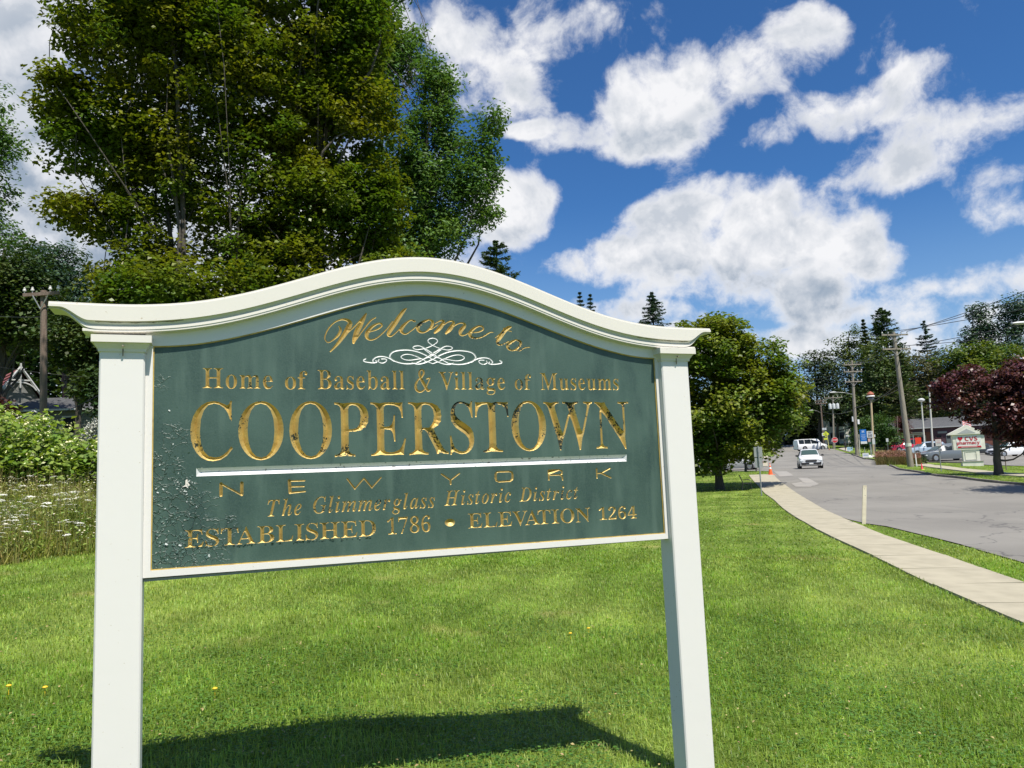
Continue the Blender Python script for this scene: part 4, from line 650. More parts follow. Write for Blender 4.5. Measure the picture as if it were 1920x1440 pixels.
[[142, -7, 97, 0, 60, 22, 36, 58, 28, 109, 38, 160, 69, 196, 120, 217, 192, 226, 256, 228, 256, 244, 252, 269, 241, 287, 223, 297, 199, 300, 146, 292, 95, 273, 62, 341, 128, 365, 203, 374, 268, 366, 316, 342, 345, 302, 355, 244, 355, 0, 285, 0, 266, 50, 263, 50, 239, 24, 214, 7, 183, -3], [179, 66, 209, 71, 234, 86, 250, 109, 256, 140, 256, 170, 217, 169, 176, 164, 150, 151, 136, 132, 131, 109, 134, 89, 144, 76]],
[[52, 0, 52, 367, 128, 367, 143, 305, 148, 305, 167, 331, 192, 353, 222, 368, 257, 373, 291, 371, 283, 277, 254, 280, 205, 271, 184, 259, 167, 242, 156, 218, 152, 187, 152, 0]],
[[52, 0, 52, 367, 129, 367, 142, 320, 148, 320, 168, 344, 194, 361, 224, 370, 255, 373, 292, 370, 323, 360, 348, 344, 366, 320, 375, 320, 395, 344, 421, 361, 452, 370, 483, 373, 538, 365, 577, 342, 601, 300, 609, 239, 609, 0, 509, 0, 509, 214, 495, 274, 454, 293, 420, 286, 398, 265, 385, 231, 381, 184, 381, 0, 281, 0, 281, 214, 267, 274, 226, 293, 190, 286, 168, 262, 156, 224, 152, 173, 152, 0]],
[[201, -7, 129, 5, 75, 39, 41, 97, 30, 181, 36, 242, 53, 291, 80, 328, 117, 353, 160, 368, 210, 373, 276, 366, 324, 349, 295, 271, 251, 287, 210, 293, 167, 281, 141, 244, 132, 182, 137, 134, 153, 101, 177, 81, 210, 75, 266, 83, 313, 106, 313, 21, 265, 0]],
[[74, -161, 45, -160, 23, -156, 23, -77, 62, -81, 91, -76, 112, -61, 129, -40, 146, 3, 0, 367, 109, 367, 179, 161, 187, 130, 191, 97, 193, 97, 198, 130, 275, 367, 382, 367, 227, -47, 201, -97, 166, -133, 123, -154]]
]
GL = {}
for key_, data_ in zip([a_ + c_ for a_, t_ in GLYPH_SETS for c_ in t_], GLYPH_POINTS): GL[key_] = [np.array(d_, float).reshape(-1, 2) / 1000 for d_ in data_]
def glyph_box(loops): P = np.concatenate(loops); return P.min(0), P.max(0)
def resample(P, h):
    out = []
    for a, b in zip(P, np.roll(P, -1, 0)):
        k = max(1, int(math.ceil(np.linalg.norm(b - a) / h)))
        for j in range(k): out.append(a + (b - a) * j / k)
    return np.array(out)
def orient(loops):
    """outer loops counter-clockwise, so that the inside lies on the left"""
    big = max(loops, key=lambda p: abs(sarea(p))); return loops if sarea(big) > 0 else [p[::-1] for p in loops]
def sarea(p): x, y = p[:, 0], p[:, 1]; return .5 * float(np.sum(x * np.roll(y, -1) - np.roll(x, -1) * y))
def medial(loops):
    S = []; Nn = []
    for p in loops:
        a = np.roll(p, 1, 0); b = np.roll(p, -1, 0); t = b - a; t /= np.maximum(np.linalg.norm(t, axis=1), 1e-9)[:, None]; S.append(p); Nn.append(np.stack([-t[:, 1], t[:, 0]], 1))
        q = (p + b) / 2; t = b - p; t /= np.maximum(np.linalg.norm(t, axis=1), 1e-9)[:, None]; S.append(q); Nn.append(np.stack([-t[:, 1], t[:, 0]], 1))
    S = np.concatenate(S); Nn = np.concatenate(Nn); D = S[None] - S[:, None]; dn = (D * Nn[:, None]).sum(2); d2 = (D ** 2).sum(2)
    r = np.where(dn > 1e-7, d2 / (2 * np.maximum(dn, 1e-9)), 1e9).min(1)
    return S, Nn, r
def carve(loops, h, k=1.0, maxd=.03):
    """V-cut surface inside closed loops; returns vertices (u, v, depth) and triangles"""
    loops = [resample(p, h) for p in orient(loops)]
    S, Nn, r = medial(loops); ok = (r > h * .25) & (r < 1e3); M = (S + Nn * r[:, None])[ok]; R = r[ok]
    seen = set(); keep = []
    for i in np.argsort(-R):
        key = (round(M[i, 0] / (h * .45)), round(M[i, 1] / (h * .45)))
        if key in seen: continue
        seen.add(key); keep.append(i)
    M = M[keep]; R = R[keep]
    pts = np.concatenate(loops + [M]) if len(M) else np.concatenate(loops); faces = []; b = 0
    for p in loops: faces.append(list(range(b, b + len(p)))[::1 if sarea(p) > 0 else -1]); b += len(p)
    v, e, f, ov, oe, of = delaunay_2d_cdt([Vector((float(x), float(y))) for x, y in pts], [], faces, 0, 1e-7)
    dep = np.zeros(len(v))
    for i, o_ in enumerate(ov):
        mm = [q - b for q in o_ if q >= b]
        if mm and not any(q < b for q in o_): dep[i] = min(maxd, k * R[mm[0]])
    V = np.array([(p.x, p.y) for p in v]); F = [t for t, q in zip(f, of) if len(q) % 2 == 1]
    return V, dep, F, loops
def stroke_union(strokes, n=10):
    """strokes: list of (points, widths) -> outline loops of their union and the sampled centre lines"""
    pts = []; faces = []; cl = []
    def addpoly(P):
        b = len(pts); pts.extend(P); faces.append(list(range(b, b + len(P))))
    for P, Wd in strokes:
        P = np.array(P, float); Wd = np.array(Wd, float)
        for i in range(len(P) - 1):
            a, b = P[i], P[i + 1]; d = b - a; L = np.linalg.norm(d)
            if L < 1e-9: continue
            t = d / L; q = np.array((-t[1], t[0])); ra, rb = Wd[i] / 2, Wd[i + 1] / 2
            addpoly([a - q * ra, b - q * rb, b + q * rb, a + q * ra])
        for p, w in zip(P, Wd):
            if w <= 0: continue
            addpoly([p + w / 2 * np.array((math.cos(x), math.sin(x))) for x in np.linspace(0, 2 * math.pi, n, endpoint=False)])
    v, e, f, ov, oe, of = delaunay_2d_cdt([Vector((float(x), float(y))) for x, y in pts], [], faces, 0, 1e-7)
    T = [t for t, q in zip(f, of) if len(q) > 0]; nxt = {}
    ed = set()
    for t in T:
        for i in range(3): ed.add((t[i], t[(i + 1) % 3]))
    for a, b in ed:
        if (b, a) not in ed: nxt.setdefault(a, []).append(b)
    loops = []
    while nxt:
        s = next(iter(nxt)); c = s; L = []
        while True:
            L.append(c); b = nxt[c].pop()
            if not nxt[c]: del nxt[c]
            c = b
            if c == s or c not in nxt: break
        if len(L) > 3:
            P = np.array([(v[i].x, v[i].y) for i in L]); 
            if abs(sarea(P)) > 1e-7: loops.append(P)
    return loops
def spline(P, k=6):
    P = np.array(P, float); out = []
    Q = np.vstack([2 * P[0] - P[1], P, 2 * P[-1] - P[-2]])
    for i in range(1, len(Q) - 2):
        for j in range(k):
            t = j / k; out.append(.5 * ((2 * Q[i]) + (-Q[i - 1] + Q[i + 1]) * t + (2 * Q[i - 1] - 5 * Q[i] + 4 * Q[i + 1] - Q[i + 2]) * t * t + (-Q[i - 1] + 3 * Q[i] - 3 * Q[i + 1] + Q[i + 2]) * t ** 3))
    out.append(P[-1]); return np.array(out)
def simplify(P, tol):
    keep = [0]
    for i in range(1, len(P) - 1):
        if np.linalg.norm(P[i] - P[keep[-1]]) > tol: keep.append(i)
    return P[keep]
# gold leaf, flaking
def gold_material(name, wear, dark=(.020, .030, .024), k=1.0):
    m = bpy.data.materials.new(name); m.use_nodes = True; nt = m.node_tree; N = nt.nodes.new; L = nt.links.new
    b = nt.nodes['Principled BSDF']; tc = N('ShaderNodeTexCoord')
    def noise(s, d=6, dist=0.):
        n = N('ShaderNodeTexNoise'); n.inputs['Scale'].default_value = s; n.inputs['Detail'].default_value = d; n.inputs['Distortion'].default_value = dist; L(tc.outputs['Object'], n.inputs['Vector']); return n.outputs[0]
    def rng(v, a, c, lo=0., hi=1.):
        r = N('ShaderNodeMapRange'); r.inputs[1].default_value = a; r.inputs[2].default_value = c; r.inputs[3].default_value = lo; r.inputs[4].default_value = hi; L(v, r.inputs[0]); return r.outputs[0]
    def mth(op, a, b_):
        n = N('ShaderNodeMath'); n.operation = op
        for i, q in enumerate((a, b_)):
            if isinstance(q, float): n.inputs[i].default_value = q
            else: L(q, n.inputs[i])
        return n.outputs[0]
    big = noise(9, 3); fine = noise(120, 7, .4); mid = noise(34, 5)
    w = mth('ADD', mth('MULTIPLY', big, 1.1), mth('ADD', mth('MULTIPLY', fine, .8), mth('MULTIPLY', mid, .5)))
    f = rng(w, wear, wear + .035)
    x = N('ShaderNodeMix'); x.data_type = 'RGBA'; x.inputs['A'].default_value = (.66 * k, .50 * k, .18 * k, 1); x.inputs['B'].default_value = dark + (1,); L(f, x.inputs['Factor'])
    y = N('ShaderNodeMix'); y.data_type = 'RGBA'; y.inputs['B'].default_value = (.52 * k, .36 * k, .12 * k, 1); L(rng(noise(22, 4), .4, .7, 0, .8), y.inputs['Factor']); L(x.outputs['Result'], y.inputs['A'])
    z = N('ShaderNodeMix'); z.data_type = 'RGBA'; z.inputs['B'].default_value = dark + (1,); L(f, z.inputs['Factor']); L(y.outputs['Result'], z.inputs['A'])
    L(z.outputs['Result'], b.inputs['Base Color'])
    L(rng(f, 0, 1, .62, 0.), b.inputs['Metallic']); L(rng(f, 0, 1, .5, .6), b.inputs['Roughness'])
    bp = N('ShaderNodeBump'); bp.inputs['Strength'].default_value = .35; bp.inputs['Distance'].default_value = .003; L(mth('ADD', fine, mth('MULTIPLY', f, -.8)), bp.inputs['Height']); L(bp.outputs[0], b.inputs['Normal'])
    return m
GOLD_A = gold_material('gold_leaf_flaking', 1.325, k=.92); GOLD_B = gold_material('gold_leaf', 1.40, k=.82); GOLD_C = gold_material('gold_leaf_faded', 1.38, (.06, .085, .06), .7)
CARVED_WHITE = mat('carved_white', (.64, .65, .65), .4, noise=(60, .62, .68), col2=(.2, .2, .2), bump=(40, .2, .003))
def board_material():
    m = bpy.data.materials.new('green_panel'); m.use_nodes = True; nt = m.node_tree; N = nt.nodes.new; L = nt.links.new
    b = nt.nodes['Principled BSDF']; tc = N('ShaderNodeTexCoord')
    def noise(s, d=6, sc3=None, dist=0.):
        n = N('ShaderNodeTexNoise'); n.inputs['Scale'].default_value = s; n.inputs['Detail'].default_value = d; n.inputs['Distortion'].default_value = dist
        if sc3: mp = N('ShaderNodeMapping'); mp.inputs['Scale'].default_value = sc3; L(tc.outputs['Object'], mp.inputs[0]); L(mp.outputs[0], n.inputs['Vector'])
        else: L(tc.outputs['Object'], n.inputs['Vector'])
        return n.outputs[0]
    def rng(v, a, c, lo=0., hi=1.):
        r = N('ShaderNodeMapRange'); r.inputs[1].default_value = a; r.inputs[2].default_value = c; r.inputs[3].default_value = lo; r.inputs[4].default_value = hi; L(v, r.inputs[0]); return r.outputs[0]
    def mix(f, a, c):
        x = N('ShaderNodeMix'); x.data_type = 'RGBA'
        for k, v in (('Factor', f), ('A', a), ('B', c)):
            if isinstance(v, (tuple, float)): x.inputs[k].default_value = v
            else: L(v, x.inputs[k])
        return x.outputs['Result']
    def mth(op, a, b_, clamp=False):
        n = N('ShaderNodeMath'); n.operation = op; n.use_clamp = clamp
        for i, q in enumerate((a, b_)):
            if isinstance(q, float): n.inputs[i].default_value = q
            else: L(q, n.inputs[i])
        return n.outputs[0]
    c = mix(rng(noise(3.2, 8, None, .6), .36, .66), (.034, .068, .056, 1), (.060, .108, .088, 1))
    c = mix(rng(noise(4.0, 6, (5, 1, .7)), .52, .72, 0., .75), c, (.078, .128, .105, 1))
    c = mix(rng(noise(2.2, 6, (3, 1, .9)), .55, .66, 0., .7), c, (.020, .046, .042, 1))
    c = mix(rng(noise(170, 3), .35, .75, 0., .45), c, (.075, .12, .098, 1))
    # alligatored, lifting paint towards the lower left corner
    sp = N('ShaderNodeSeparateXYZ'); L(tc.outputs['Object'], sp.inputs[0])
    dx = mth('MULTIPLY', sp.outputs[0], 2.2); dz = mth('MULTIPLY', mth('SUBTRACT', sp.outputs[2], -.331 + VZ), .95)
    cor = mth('SUBTRACT', 1.0, mth('ADD', dx, dz))
    cor = rng(mth('ADD', cor, mth('MULTIPLY', mth('SUBTRACT', noise(9, 4), .5), 1.6)), .25, .75)
    v = N('ShaderNodeTexVoronoi'); v.feature = 'DISTANCE_TO_EDGE'; v.inputs['Scale'].default_value = 26
    wn = N('ShaderNodeTexNoise'); wn.inputs['Scale'].default_value = 14; wn.inputs['Detail'].default_value = 4; L(tc.outputs['Object'], wn.inputs['Vector'])
    vs = N('ShaderNodeVectorMath'); vs.operation = 'SCALE'; vs.inputs['Scale'].default_value = .12; L(wn.outputs['Color'], vs.inputs[0])
    va = N('ShaderNodeVectorMath'); va.operation = 'ADD'; L(tc.outputs['Object'], va.inputs[0]); L(vs.outputs[0], va.inputs[1]); L(va.outputs[0], v.inputs['Vector'])
    crack = mth('MULTIPLY', rng(v.outputs['Distance'], .0, .07, 1., 0.), cor)
    c = mix(mth('MULTIPLY', rng(v.outputs['Distance'], .0, .035, .55, 0.), mth('MULTIPLY', cor, rng(noise(30, 3), .45, .6))), c, (.30, .34, .32, 1))
    L(c, b.inputs['Base Color']); b.inputs['Roughness'].default_value = .42
    hgt = mth('ADD', mth('MULTIPLY', crack, 1.4), mth('MULTIPLY', noise(150, 4), .12))
    bp = N('ShaderNodeBump'); bp.inputs['Strength'].default_value = .7; bp.inputs['Distance'].default_value = .006; L(hgt, bp.inputs['Height']); L(bp.outputs[0], b.inputs['Normal'])
    return m
GREEN = board_material()
board_holes = []
panel_children = []
def cut(loops, h, name, m, k=1.0, maxd=.03):
    V, dep, F, lp = carve(loops, h, k, maxd); board_holes.extend(lp)
    g = G(); g.add([(u, YB + d, v + VZ) for (u, v), d in zip(V, dep)], F)
    me = bpy.data.meshes.new(name); me.from_pydata(g.v, [], g.f); me.materials.append(m); me.update(); o = link(bpy.data.objects.new(name, me)); panel_children.append(o); return o
def place_glyph(key, u0, v0, sx, sy, shear=0, thin=0.):
    out = []
    for p in GL[key]:
        q = np.stack([p[:, 0] * sx + p[:, 1] * shear * sy, p[:, 1] * sy], 1); out.append(q)
    return [q + np.array((u0, v0)) for q in out]
def thin_loops(loops, f, mn):
    """pare the heavy stems: every outline point moves inwards by a share of the local half-width beyond mn"""
    lo = [resample(p, .09 * max(1e-3, np.ptp(np.concatenate(loops)[:, 1]))) for p in orient(loops)]; S, Nn, r = medial(lo); out = []; b = 0
    for p in lo:
        n = len(p); rr = np.minimum(r[b:b + n], 1); rr = np.minimum(rr, .12); q = p + Nn[b:b + n] * (np.maximum(0, rr - mn) * f)[:, None]; out.append(q); b += 2 * n
    return out
YS_ = .045
def fit_word(style, text, x0, y0, x1, y1, ytop_px, gap=.055, ref=None, m=None, kern={}, h=None, dep=1.0):
    """a word between two measured points of its base line; ytop_px: top of the first capital (or x-height letter)"""
    A = on_sign(x0, y0, YS_); B = on_sign(x1, y1, YS_); T = on_sign(x0, ytop_px, YS_)
    ref = ref or style + text[0]; lo, hi = glyph_box(GL[ref]); sy = (T[1] - A[1]) / hi[1]
    cur = 0; pos = []
    for i, ch in enumerate(text):
        lo, hi = glyph_box(GL[style + ch]); 
        if i: cur += gap + kern.get(text[i - 1] + ch, 0)
        pos.append(cur - lo[0]); cur += hi[0] - lo[0]
    sx = (B[0] - A[0]) / cur
    for ch, p in zip(text, pos):
        u = A[0] + p * sx; v = A[1] + (B[1] - A[1]) * (u - A[0]) / (B[0] - A[0])
        cut(thin_loops(place_glyph(style + ch, u, v, sx, sy),   .22, .0011), h or sy / 30, 'letter', m or GOLD_B, dep)
K = {'AT': -.09, 'TA': -.08, 'VA': -.11, 'EV': -.02, 'LE': -.01, 'AB': -.0}
fit_word('b', 'Home', 380, 727.6, 512, 729.4, 689.8); fit_word('b', 'of', 533.5, 729.6, 577, 729.6, 706, gap=.03, ref='bo'); fit_word('b', 'Baseball', 596, 729.6, 759, 730, 693.4)
fit_word('b', 'Village', 823.5, 730.2, 947.7, 730.6, 697, kern={'Vi': -.04}); fit_word('b', 'of', 965, 730.6, 997, 730.7, 710.5, gap=.03, ref='bo'); fit_word('b', 'Museums', 1014, 730.8, 1161, 731.2, 699.3)
fit_word('i', 'The', 502, 968.6, 566, 965, 937.4); fit_word('i', 'Glimmerglass', 586.5, 962.8, 816, 951.5, 931.5, gap=.04); fit_word('i', 'Historic', 833, 948.3, 959, 941, 920.5, gap=.045); fit_word('i', 'District', 974, 940.6, 1085, 935, 914.5, gap=.045)
fit_word('b', 'ESTABLISHED', 346.4, 1027.3, 706, 1004.4, 994.5, kern=K, gap=.03); fit_word('b', '1786', 726, 1002.6, 808, 996.8, 970.5, gap=.05); fit_word('b', 'ELEVATION', 878, 990.8, 1107, 978, 963, kern=K, gap=.03); fit_word('b', '1264', 1123, 975.3, 1194.5, 972, 951, gap=.05)
# the town's name, letter by letter as measured
BIG = [('C', 354, 437, 751.7, 865.8), ('O', 444, 534.5, 751.7, 863.3), ('O', 540, 625, 751.8, 861.2), ('P', 627, 693.7, 754.3, 856), ('E', 695, 761, 754, 854), ('R', 766, 840, 753.5, 852.3), ('S', 843, 890, 752, 852), ('T', 891.5, 954.4, 753.3, 848), ('O', 957, 1026, 751, 846.4), ('W', 1020.5, 1112.5, 753, 843.6), ('N', 1116.5, 1180.5, 753.2, 842.5)]
for ch, x0, x1, yt, yb in BIG:
    lo, hi = glyph_box(GL['b' + ch]); xm = (x0 + x1) / 2
    A = on_sign(x0, (yt + yb) / 2, YS_)[0]; B = on_sign(x1, (yt + yb) / 2, YS_)[0]; vb = on_sign(xm, yb, YS_)[1]; vt = on_sign(xm, yt, YS_)[1]
    sx = (B - A) / (hi[0] - lo[0]); sy = (vt - vb) / (hi[1] - lo[1]); lp = place_glyph('b' + ch, A - lo[0] * sx, vb - lo[1] * sy, sx, sy)
    cut(thin_loops(lp, .26, .0025), .0075, 'letter', GOLD_A, 1.05)
# strokes traced as they run on the sign
def tr(P, ox, oy, s): return np.array([on_sign(ox + x / s, oy + y / s, YS_) for x, y in P])
MPP = float(np.linalg.norm(on_sign(801, 640, YS_) - on_sign(800, 640, YS_)))
def strokes_of(L, ox, oy, s, k=5, scale=1.0, straight=False):
    out = []
    for st in L:
        P = tr([(a[0], a[1]) for a in st], ox, oy, s); Wd = np.array([a[2] for a in st]) / s * MPP * scale
        Q = np.c_[P, Wd] if straight else spline(np.c_[P, Wd], k); out.append((Q[:, :2], np.maximum(Q[:, 2], .0018)))
    return out
WEL = {'W': [[(165, 192, 8), (180, 225, 22), (163, 270, 22), (120, 312, 12), (75, 337, 9), (48, 318, 9), (45, 280, 10), (75, 215, 11), (130, 160, 11), (190, 135, 14), (240, 142, 26), (264, 168, 38), (250, 205, 44), (222, 255, 40), (188, 305, 32), (148, 358, 22), (92, 417, 12)],
             [(150, 345, 9), (230, 265, 10), (310, 190, 11), (402, 88, 14)], [(405, 85, 14), (385, 130, 26), (352, 190, 40), (325, 240, 44), (304, 300, 36), (295, 340, 22)], [(296, 338, 14), (340, 280, 11), (400, 200, 12), (448, 143, 13), (490, 117, 9)]],
       'e': [[(432, 244, 10), (490, 227, 11), (534, 202, 14), (543, 178, 15), (512, 170, 14), (455, 202, 24), (416, 250, 34), (412, 292, 28), (442, 314, 14), (490, 302, 11), (540, 265, 10), (592, 214, 10)]],
       'l': [[(760, 38, 8), (738, 56, 26), (705, 100, 34), (658, 172, 38), (612, 240, 34), (600, 272, 24), (625, 282, 13), (662, 255, 10), (708, 210, 10)], [(592, 214, 10), (640, 150, 9)]],
       'c': [[(832, 152, 20), (800, 141, 12), (765, 160, 18), (722, 205, 32), (714, 240, 28), (750, 264, 12), (800, 235, 10), (850, 195, 10)]],
       'o': [[(960, 135, 12), (903, 160, 26), (860, 200, 34), (872, 240, 24), (920, 247, 12), (974, 205, 22), (990, 160, 26), (960, 135, 12)], [(948, 225, 10), (985, 216, 9), (1035, 180, 9)]],
       'm': [[(1012, 170, 9), (1060, 145, 12), (1086, 158, 26), (1052, 210, 36), (1008, 252, 20)], [(1010, 250, 9), (1060, 205, 8), (1120, 160, 10), (1162, 150, 14), (1172, 172, 28), (1142, 220, 38), (1106, 257, 20)], [(1110, 255, 9), (1160, 205, 8), (1220, 170, 10), (1262, 170, 16), (1270, 192, 30), (1236, 235, 34), (1236, 270, 20), (1272, 272, 10), (1325, 240, 9)]],
       'e2': [[(1330, 252, 10), (1390, 245, 11), (1432, 225, 13), (1427, 200, 15), (1390, 195, 15), (1340, 225, 26), (1316, 262, 32), (1332, 292, 22), (1382, 300, 13), (1440, 280, 12), (1490, 250, 10), (1522, 248, 7)]],
       't': [[(1538, 296, 8), (1590, 255, 10), (1645, 202, 12)], [(1682, 200, 8), (1660, 206, 30), (1622, 235, 38), (1586, 285, 38), (1558, 325, 32), (1566, 354, 20), (1600, 356, 10), (1655, 328, 9)], [(1612, 212, 12), (1655, 232, 10), (1680, 240, 10)]],
       'o2': [[(1722, 313, 12), (1680, 335, 24), (1648, 367, 30), (1660, 397, 20), (1700, 407, 12), (1750, 375, 24), (1762, 335, 24), (1722, 313, 12)], [(1715, 403, 9), (1755, 410, 9), (1795, 385, 9), (1842, 378, 8)]]}
for word in (('W', 'e', 'l', 'c', 'o', 'm', 'e2'), ('t', 'o2')):
    st = []; own = []
    for k_ in word:
        s_ = strokes_of(WEL[k_], 600, 570, 4.683); st += s_; own += [k_] * len(s_)
    loops = stroke_union(st, 8); loops = [simplify(p, .0016) for p in loops]; loops = [p for p in loops if len(p) > 3]
    V, dep, F, lp = carve(loops, .004, 1.0); board_holes.extend(lp)
    cl = np.concatenate([s_[0] for s_ in st]); ow = sum([[o_] * len(s_[0]) for o_, s_ in zip(own, st)], [])
    cen = np.array([V[list(t)].mean(0) for t in F]); near = np.array([np.argmin(((cl - c) ** 2).sum(1)) for c in cen])
    for k_ in word:
        ff = [t for t, n_ in zip(F, near) if ow[n_] == k_]
        if not ff: continue
        used = sorted({i for t in ff for i in t}); mp = {a: b for b, a in enumerate(used)}
        me = bpy.data.meshes.new('letter'); me.from_pydata([(V[i][0], YB + dep[i], V[i][1] + VZ) for i in used], [], [tuple(mp[i] for i in t) for t in ff]); me.materials.append(GOLD_B); me.update()
        panel_children.append(link(bpy.data.objects.new('letter', me)))
def cut_strokes(L, ox, oy, s, name, m, straight=False, h=.004, k=5, dep=1.0):
    loops = stroke_union(strokes_of(L, ox, oy, s, k, 1.0, straight), 8); loops = [simplify(p, .0012) for p in loops]; loops = [p for p in loops if len(p) > 3]
    return cut(loops, h, name, m, dep)
cut_strokes([[(166, 134, 11), (140, 141, 10)], [(170, 134, 10), (152, 178, 10), (125, 232, 11), (86, 256, 16), (50, 237, 22), (46, 192, 22), (66, 150, 14), (102, 120, 15), (116, 82, 17), (95, 60, 13), (76, 88, 20), (90, 140, 24), (122, 198, 27), (150, 245, 22), (178, 236, 9)]], 770, 680, 4.683, 'letter', GOLD_B)
NY = [(340, 890, [[(325, 168, 24), (325, 75, 24)], [(327, 75, 13), (492, 165, 13)], [(494, 162, 24), (495, 68, 24)]]),
      (340, 890, [[(884, 50, 24), (890, 146, 24)], [(886, 52, 11), (1010, 48, 11)], [(888, 98, 11), (1005, 95, 11)], [(890, 146, 11), (1015, 136, 11)]]),
      (340, 890, [[(1358, 35, 13), (1420, 115, 14)], [(1420, 115, 11), (1495, 30, 11)], [(1495, 30, 13), (1560, 105, 14)], [(1560, 105, 11), (1635, 22, 11)]]),
      (760, 860, [[(295, 125, 13), (370, 176, 14)], [(370, 176, 12), (443, 120, 12)], [(370, 176, 16), (371, 207, 16)]]),
      (760, 860, [[(760, 107, 13), (850, 104, 13), (872, 112, 16), (877, 130, 20), (877, 165, 20), (860, 182, 15), (765, 189, 12), (744, 180, 15), (739, 160, 20), (739, 128, 20), (746, 112, 15), (760, 107, 13)]]),
      (760, 860, [[(1175, 172, 15), (1171, 95, 15)], [(1172, 94, 11), (1262, 91, 11), (1283, 104, 13), (1282, 124, 13), (1262, 132, 11), (1178, 135, 11)], [(1262, 133, 12), (1284, 145, 14), (1287, 172, 15)]]),
      (760, 860, [[(1565, 82, 15), (1569, 156, 15)], [(1675, 78, 12), (1602, 118, 12), (1570, 120, 10)], [(1602, 118, 14), (1682, 155, 14)]])]
for ox, oy, L in NY: cut_strokes(L, ox, oy, 4.364, 'letter', GOLD_C, True)
c0 = on_sign(843.6, 979.7, YS_); rx = abs(on_sign(853.3, 979.7, YS_)[0] - c0[0]); ry = abs(on_sign(843.6, 972.6, YS_)[1] - c0[1])
cut([np.array([(c0[0] + rx * math.cos(t), c0[1] + ry * math.sin(t)) for t in np.linspace(0, 2 * math.pi, 28, endpoint=False)])], .006, 'dot', GOLD_B, .6)
# carved white rule under the town's name
bl = [on_sign(368, 893.2, YS_), on_sign(1175, 865, YS_), on_sign(1175, 852, YS_), on_sign(368, 878, YS_)]
cut([np.array(bl)], .012, 'rule', CARVED_WHITE, .8)
# knotwork flourish
OL = [[(1080, 378), (1000, 425), (930, 470), (850, 512), (760, 522), (680, 508), (630, 482), (613, 455), (640, 420), (700, 404), (780, 402), (860, 418), (930, 448), (990, 482), (1060, 515), (1120, 528), (1170, 518)],
      [(1062, 400), (1005, 440), (940, 470), (870, 480), (790, 491), (735, 483), (712, 461), (745, 441), (800, 443), (870, 468), (935, 500), (990, 522)],
      [(1080, 395), (1030, 380), (975, 352), (948, 326), (960, 305), (990, 297)], [(1080, 395), (1130, 402), (1162, 388), (1150, 373), (1110, 368), (1078, 379)],
      [(650, 500), (600, 470), (545, 458), (495, 465), (466, 490), (474, 510), (498, 508), (492, 494)], [(540, 480), (575, 480), (585, 492), (570, 510), (540, 516), (512, 502), (518, 486)], [(478, 514), (440, 512), (392, 503), (384, 490), (400, 480)]]
OW = [13, 9, 9, 9, 12, 10, 12]
orn = []
for P, w in zip(OL, OW):
    a = [(x, y, w) for x, y in P]; b = [(1980 - x, y + (990 - x) * .026, w) for x, y in P]
    orn += [a, b]
cut_strokes(orn, 600, 570, 4.683, 'flourish', CARVED_WHITE, h=.005, k=4, dep=.6)
# panel face with every carved shape left open
def face_with_holes():
    pts = [np.array(board_loop)]; faces = [list(range(len(board_loop)))]; b = len(board_loop)
    for p in board_holes: pts.append(p); faces.append(list(range(b, b + len(p)))[::1 if sarea(p) > 0 else -1]); b += len(p)
    pts = np.concatenate(pts)
    v, e, f, ov, oe, of = delaunay_2d_cdt([Vector((float(x), float(y))) for x, y in pts], [], faces, 0, 1e-7)
    return v, [t for t, q in zip(f, of) if 0 in q and len(q) % 2 == 1]
v_, f_ = face_with_holes()
me = bpy.data.meshes.new('panel'); nv = len(v_)
me.from_pydata([(p.x, YB, p.y + VZ) for p in v_], [], [t for t in f_]); me.materials.append(GREEN); me.update()
panel = link(bpy.data.objects.new('panel', me), sign)
for o in panel_children: o.parent = panel
g = G(); n = len(board_loop); g.add([(u, .079, v + VZ) for u, v in board_loop], [tuple(range(n))]); g.build('back_panel', GREEN, sign)
# lifted paint flakes: curled chips, thickest towards the lower left corner, and a bare white patch
g = G()
for i in range(230):
    u = bu0 + .008 + abs(random.gauss(0, .10)); v = -.33 + abs(random.gauss(0, .27))
    if i < 40: u = bu0 + random.uniform(.08, .16); v = .0 + random.gauss(0, .02)
    if u > .9 or v > .42: continue
    s = random.uniform(.002, .0055) * (1.2 if v < -.1 else .8); a = random.uniform(0, 6.28); c, s_ = math.cos(a), math.sin(a); lift = random.uniform(.1, .7) * s
    g.mi = 0 if random.random() < .85 else 1
    P = [(-s, -.5 * s, 0), (s, -.6 * s, 0), (.8 * s, .6 * s, lift), (-.9 * s, .5 * s, lift * .7)]
    V = [(u + x * c - y * s_, YB - .0008 - l, v + x * s_ + y * c + VZ) for x, y, l in P]
    g.add(V, [(0, 1, 2, 3)])
for w0, w1 in (((346, 1028), (520, 1018)),):
    for i in range(90):
        t = random.random(); p = on_sign(w0[0] + (w1[0] - w0[0]) * t * 2, w0[1] + (w1[1] - w0[1]) * t * 2 + random.uniform(-1, 1.5), YS_); s = random.uniform(.002, .006); l = random.uniform(.001, .005)
        g.mi = random.choice((0, 1)); g.add([(p[0] - s, YB - .001, p[1] + VZ), (p[0] + s, YB - .001, p[1] + VZ), (p[0] + s * .7, YB - .001 - l, p[1] + s * .7 + VZ), (p[0] - s * .8, YB - .001 - l, p[1] + s * .6 + VZ)], [(0, 1, 2, 3)])
fl = g.build('paint_flake', [mat('flake_green', (.06, .11, .09), .4), mat('flake_pale', (.42, .46, .44), .5)], panel); fl['kind'] = 'stuff'
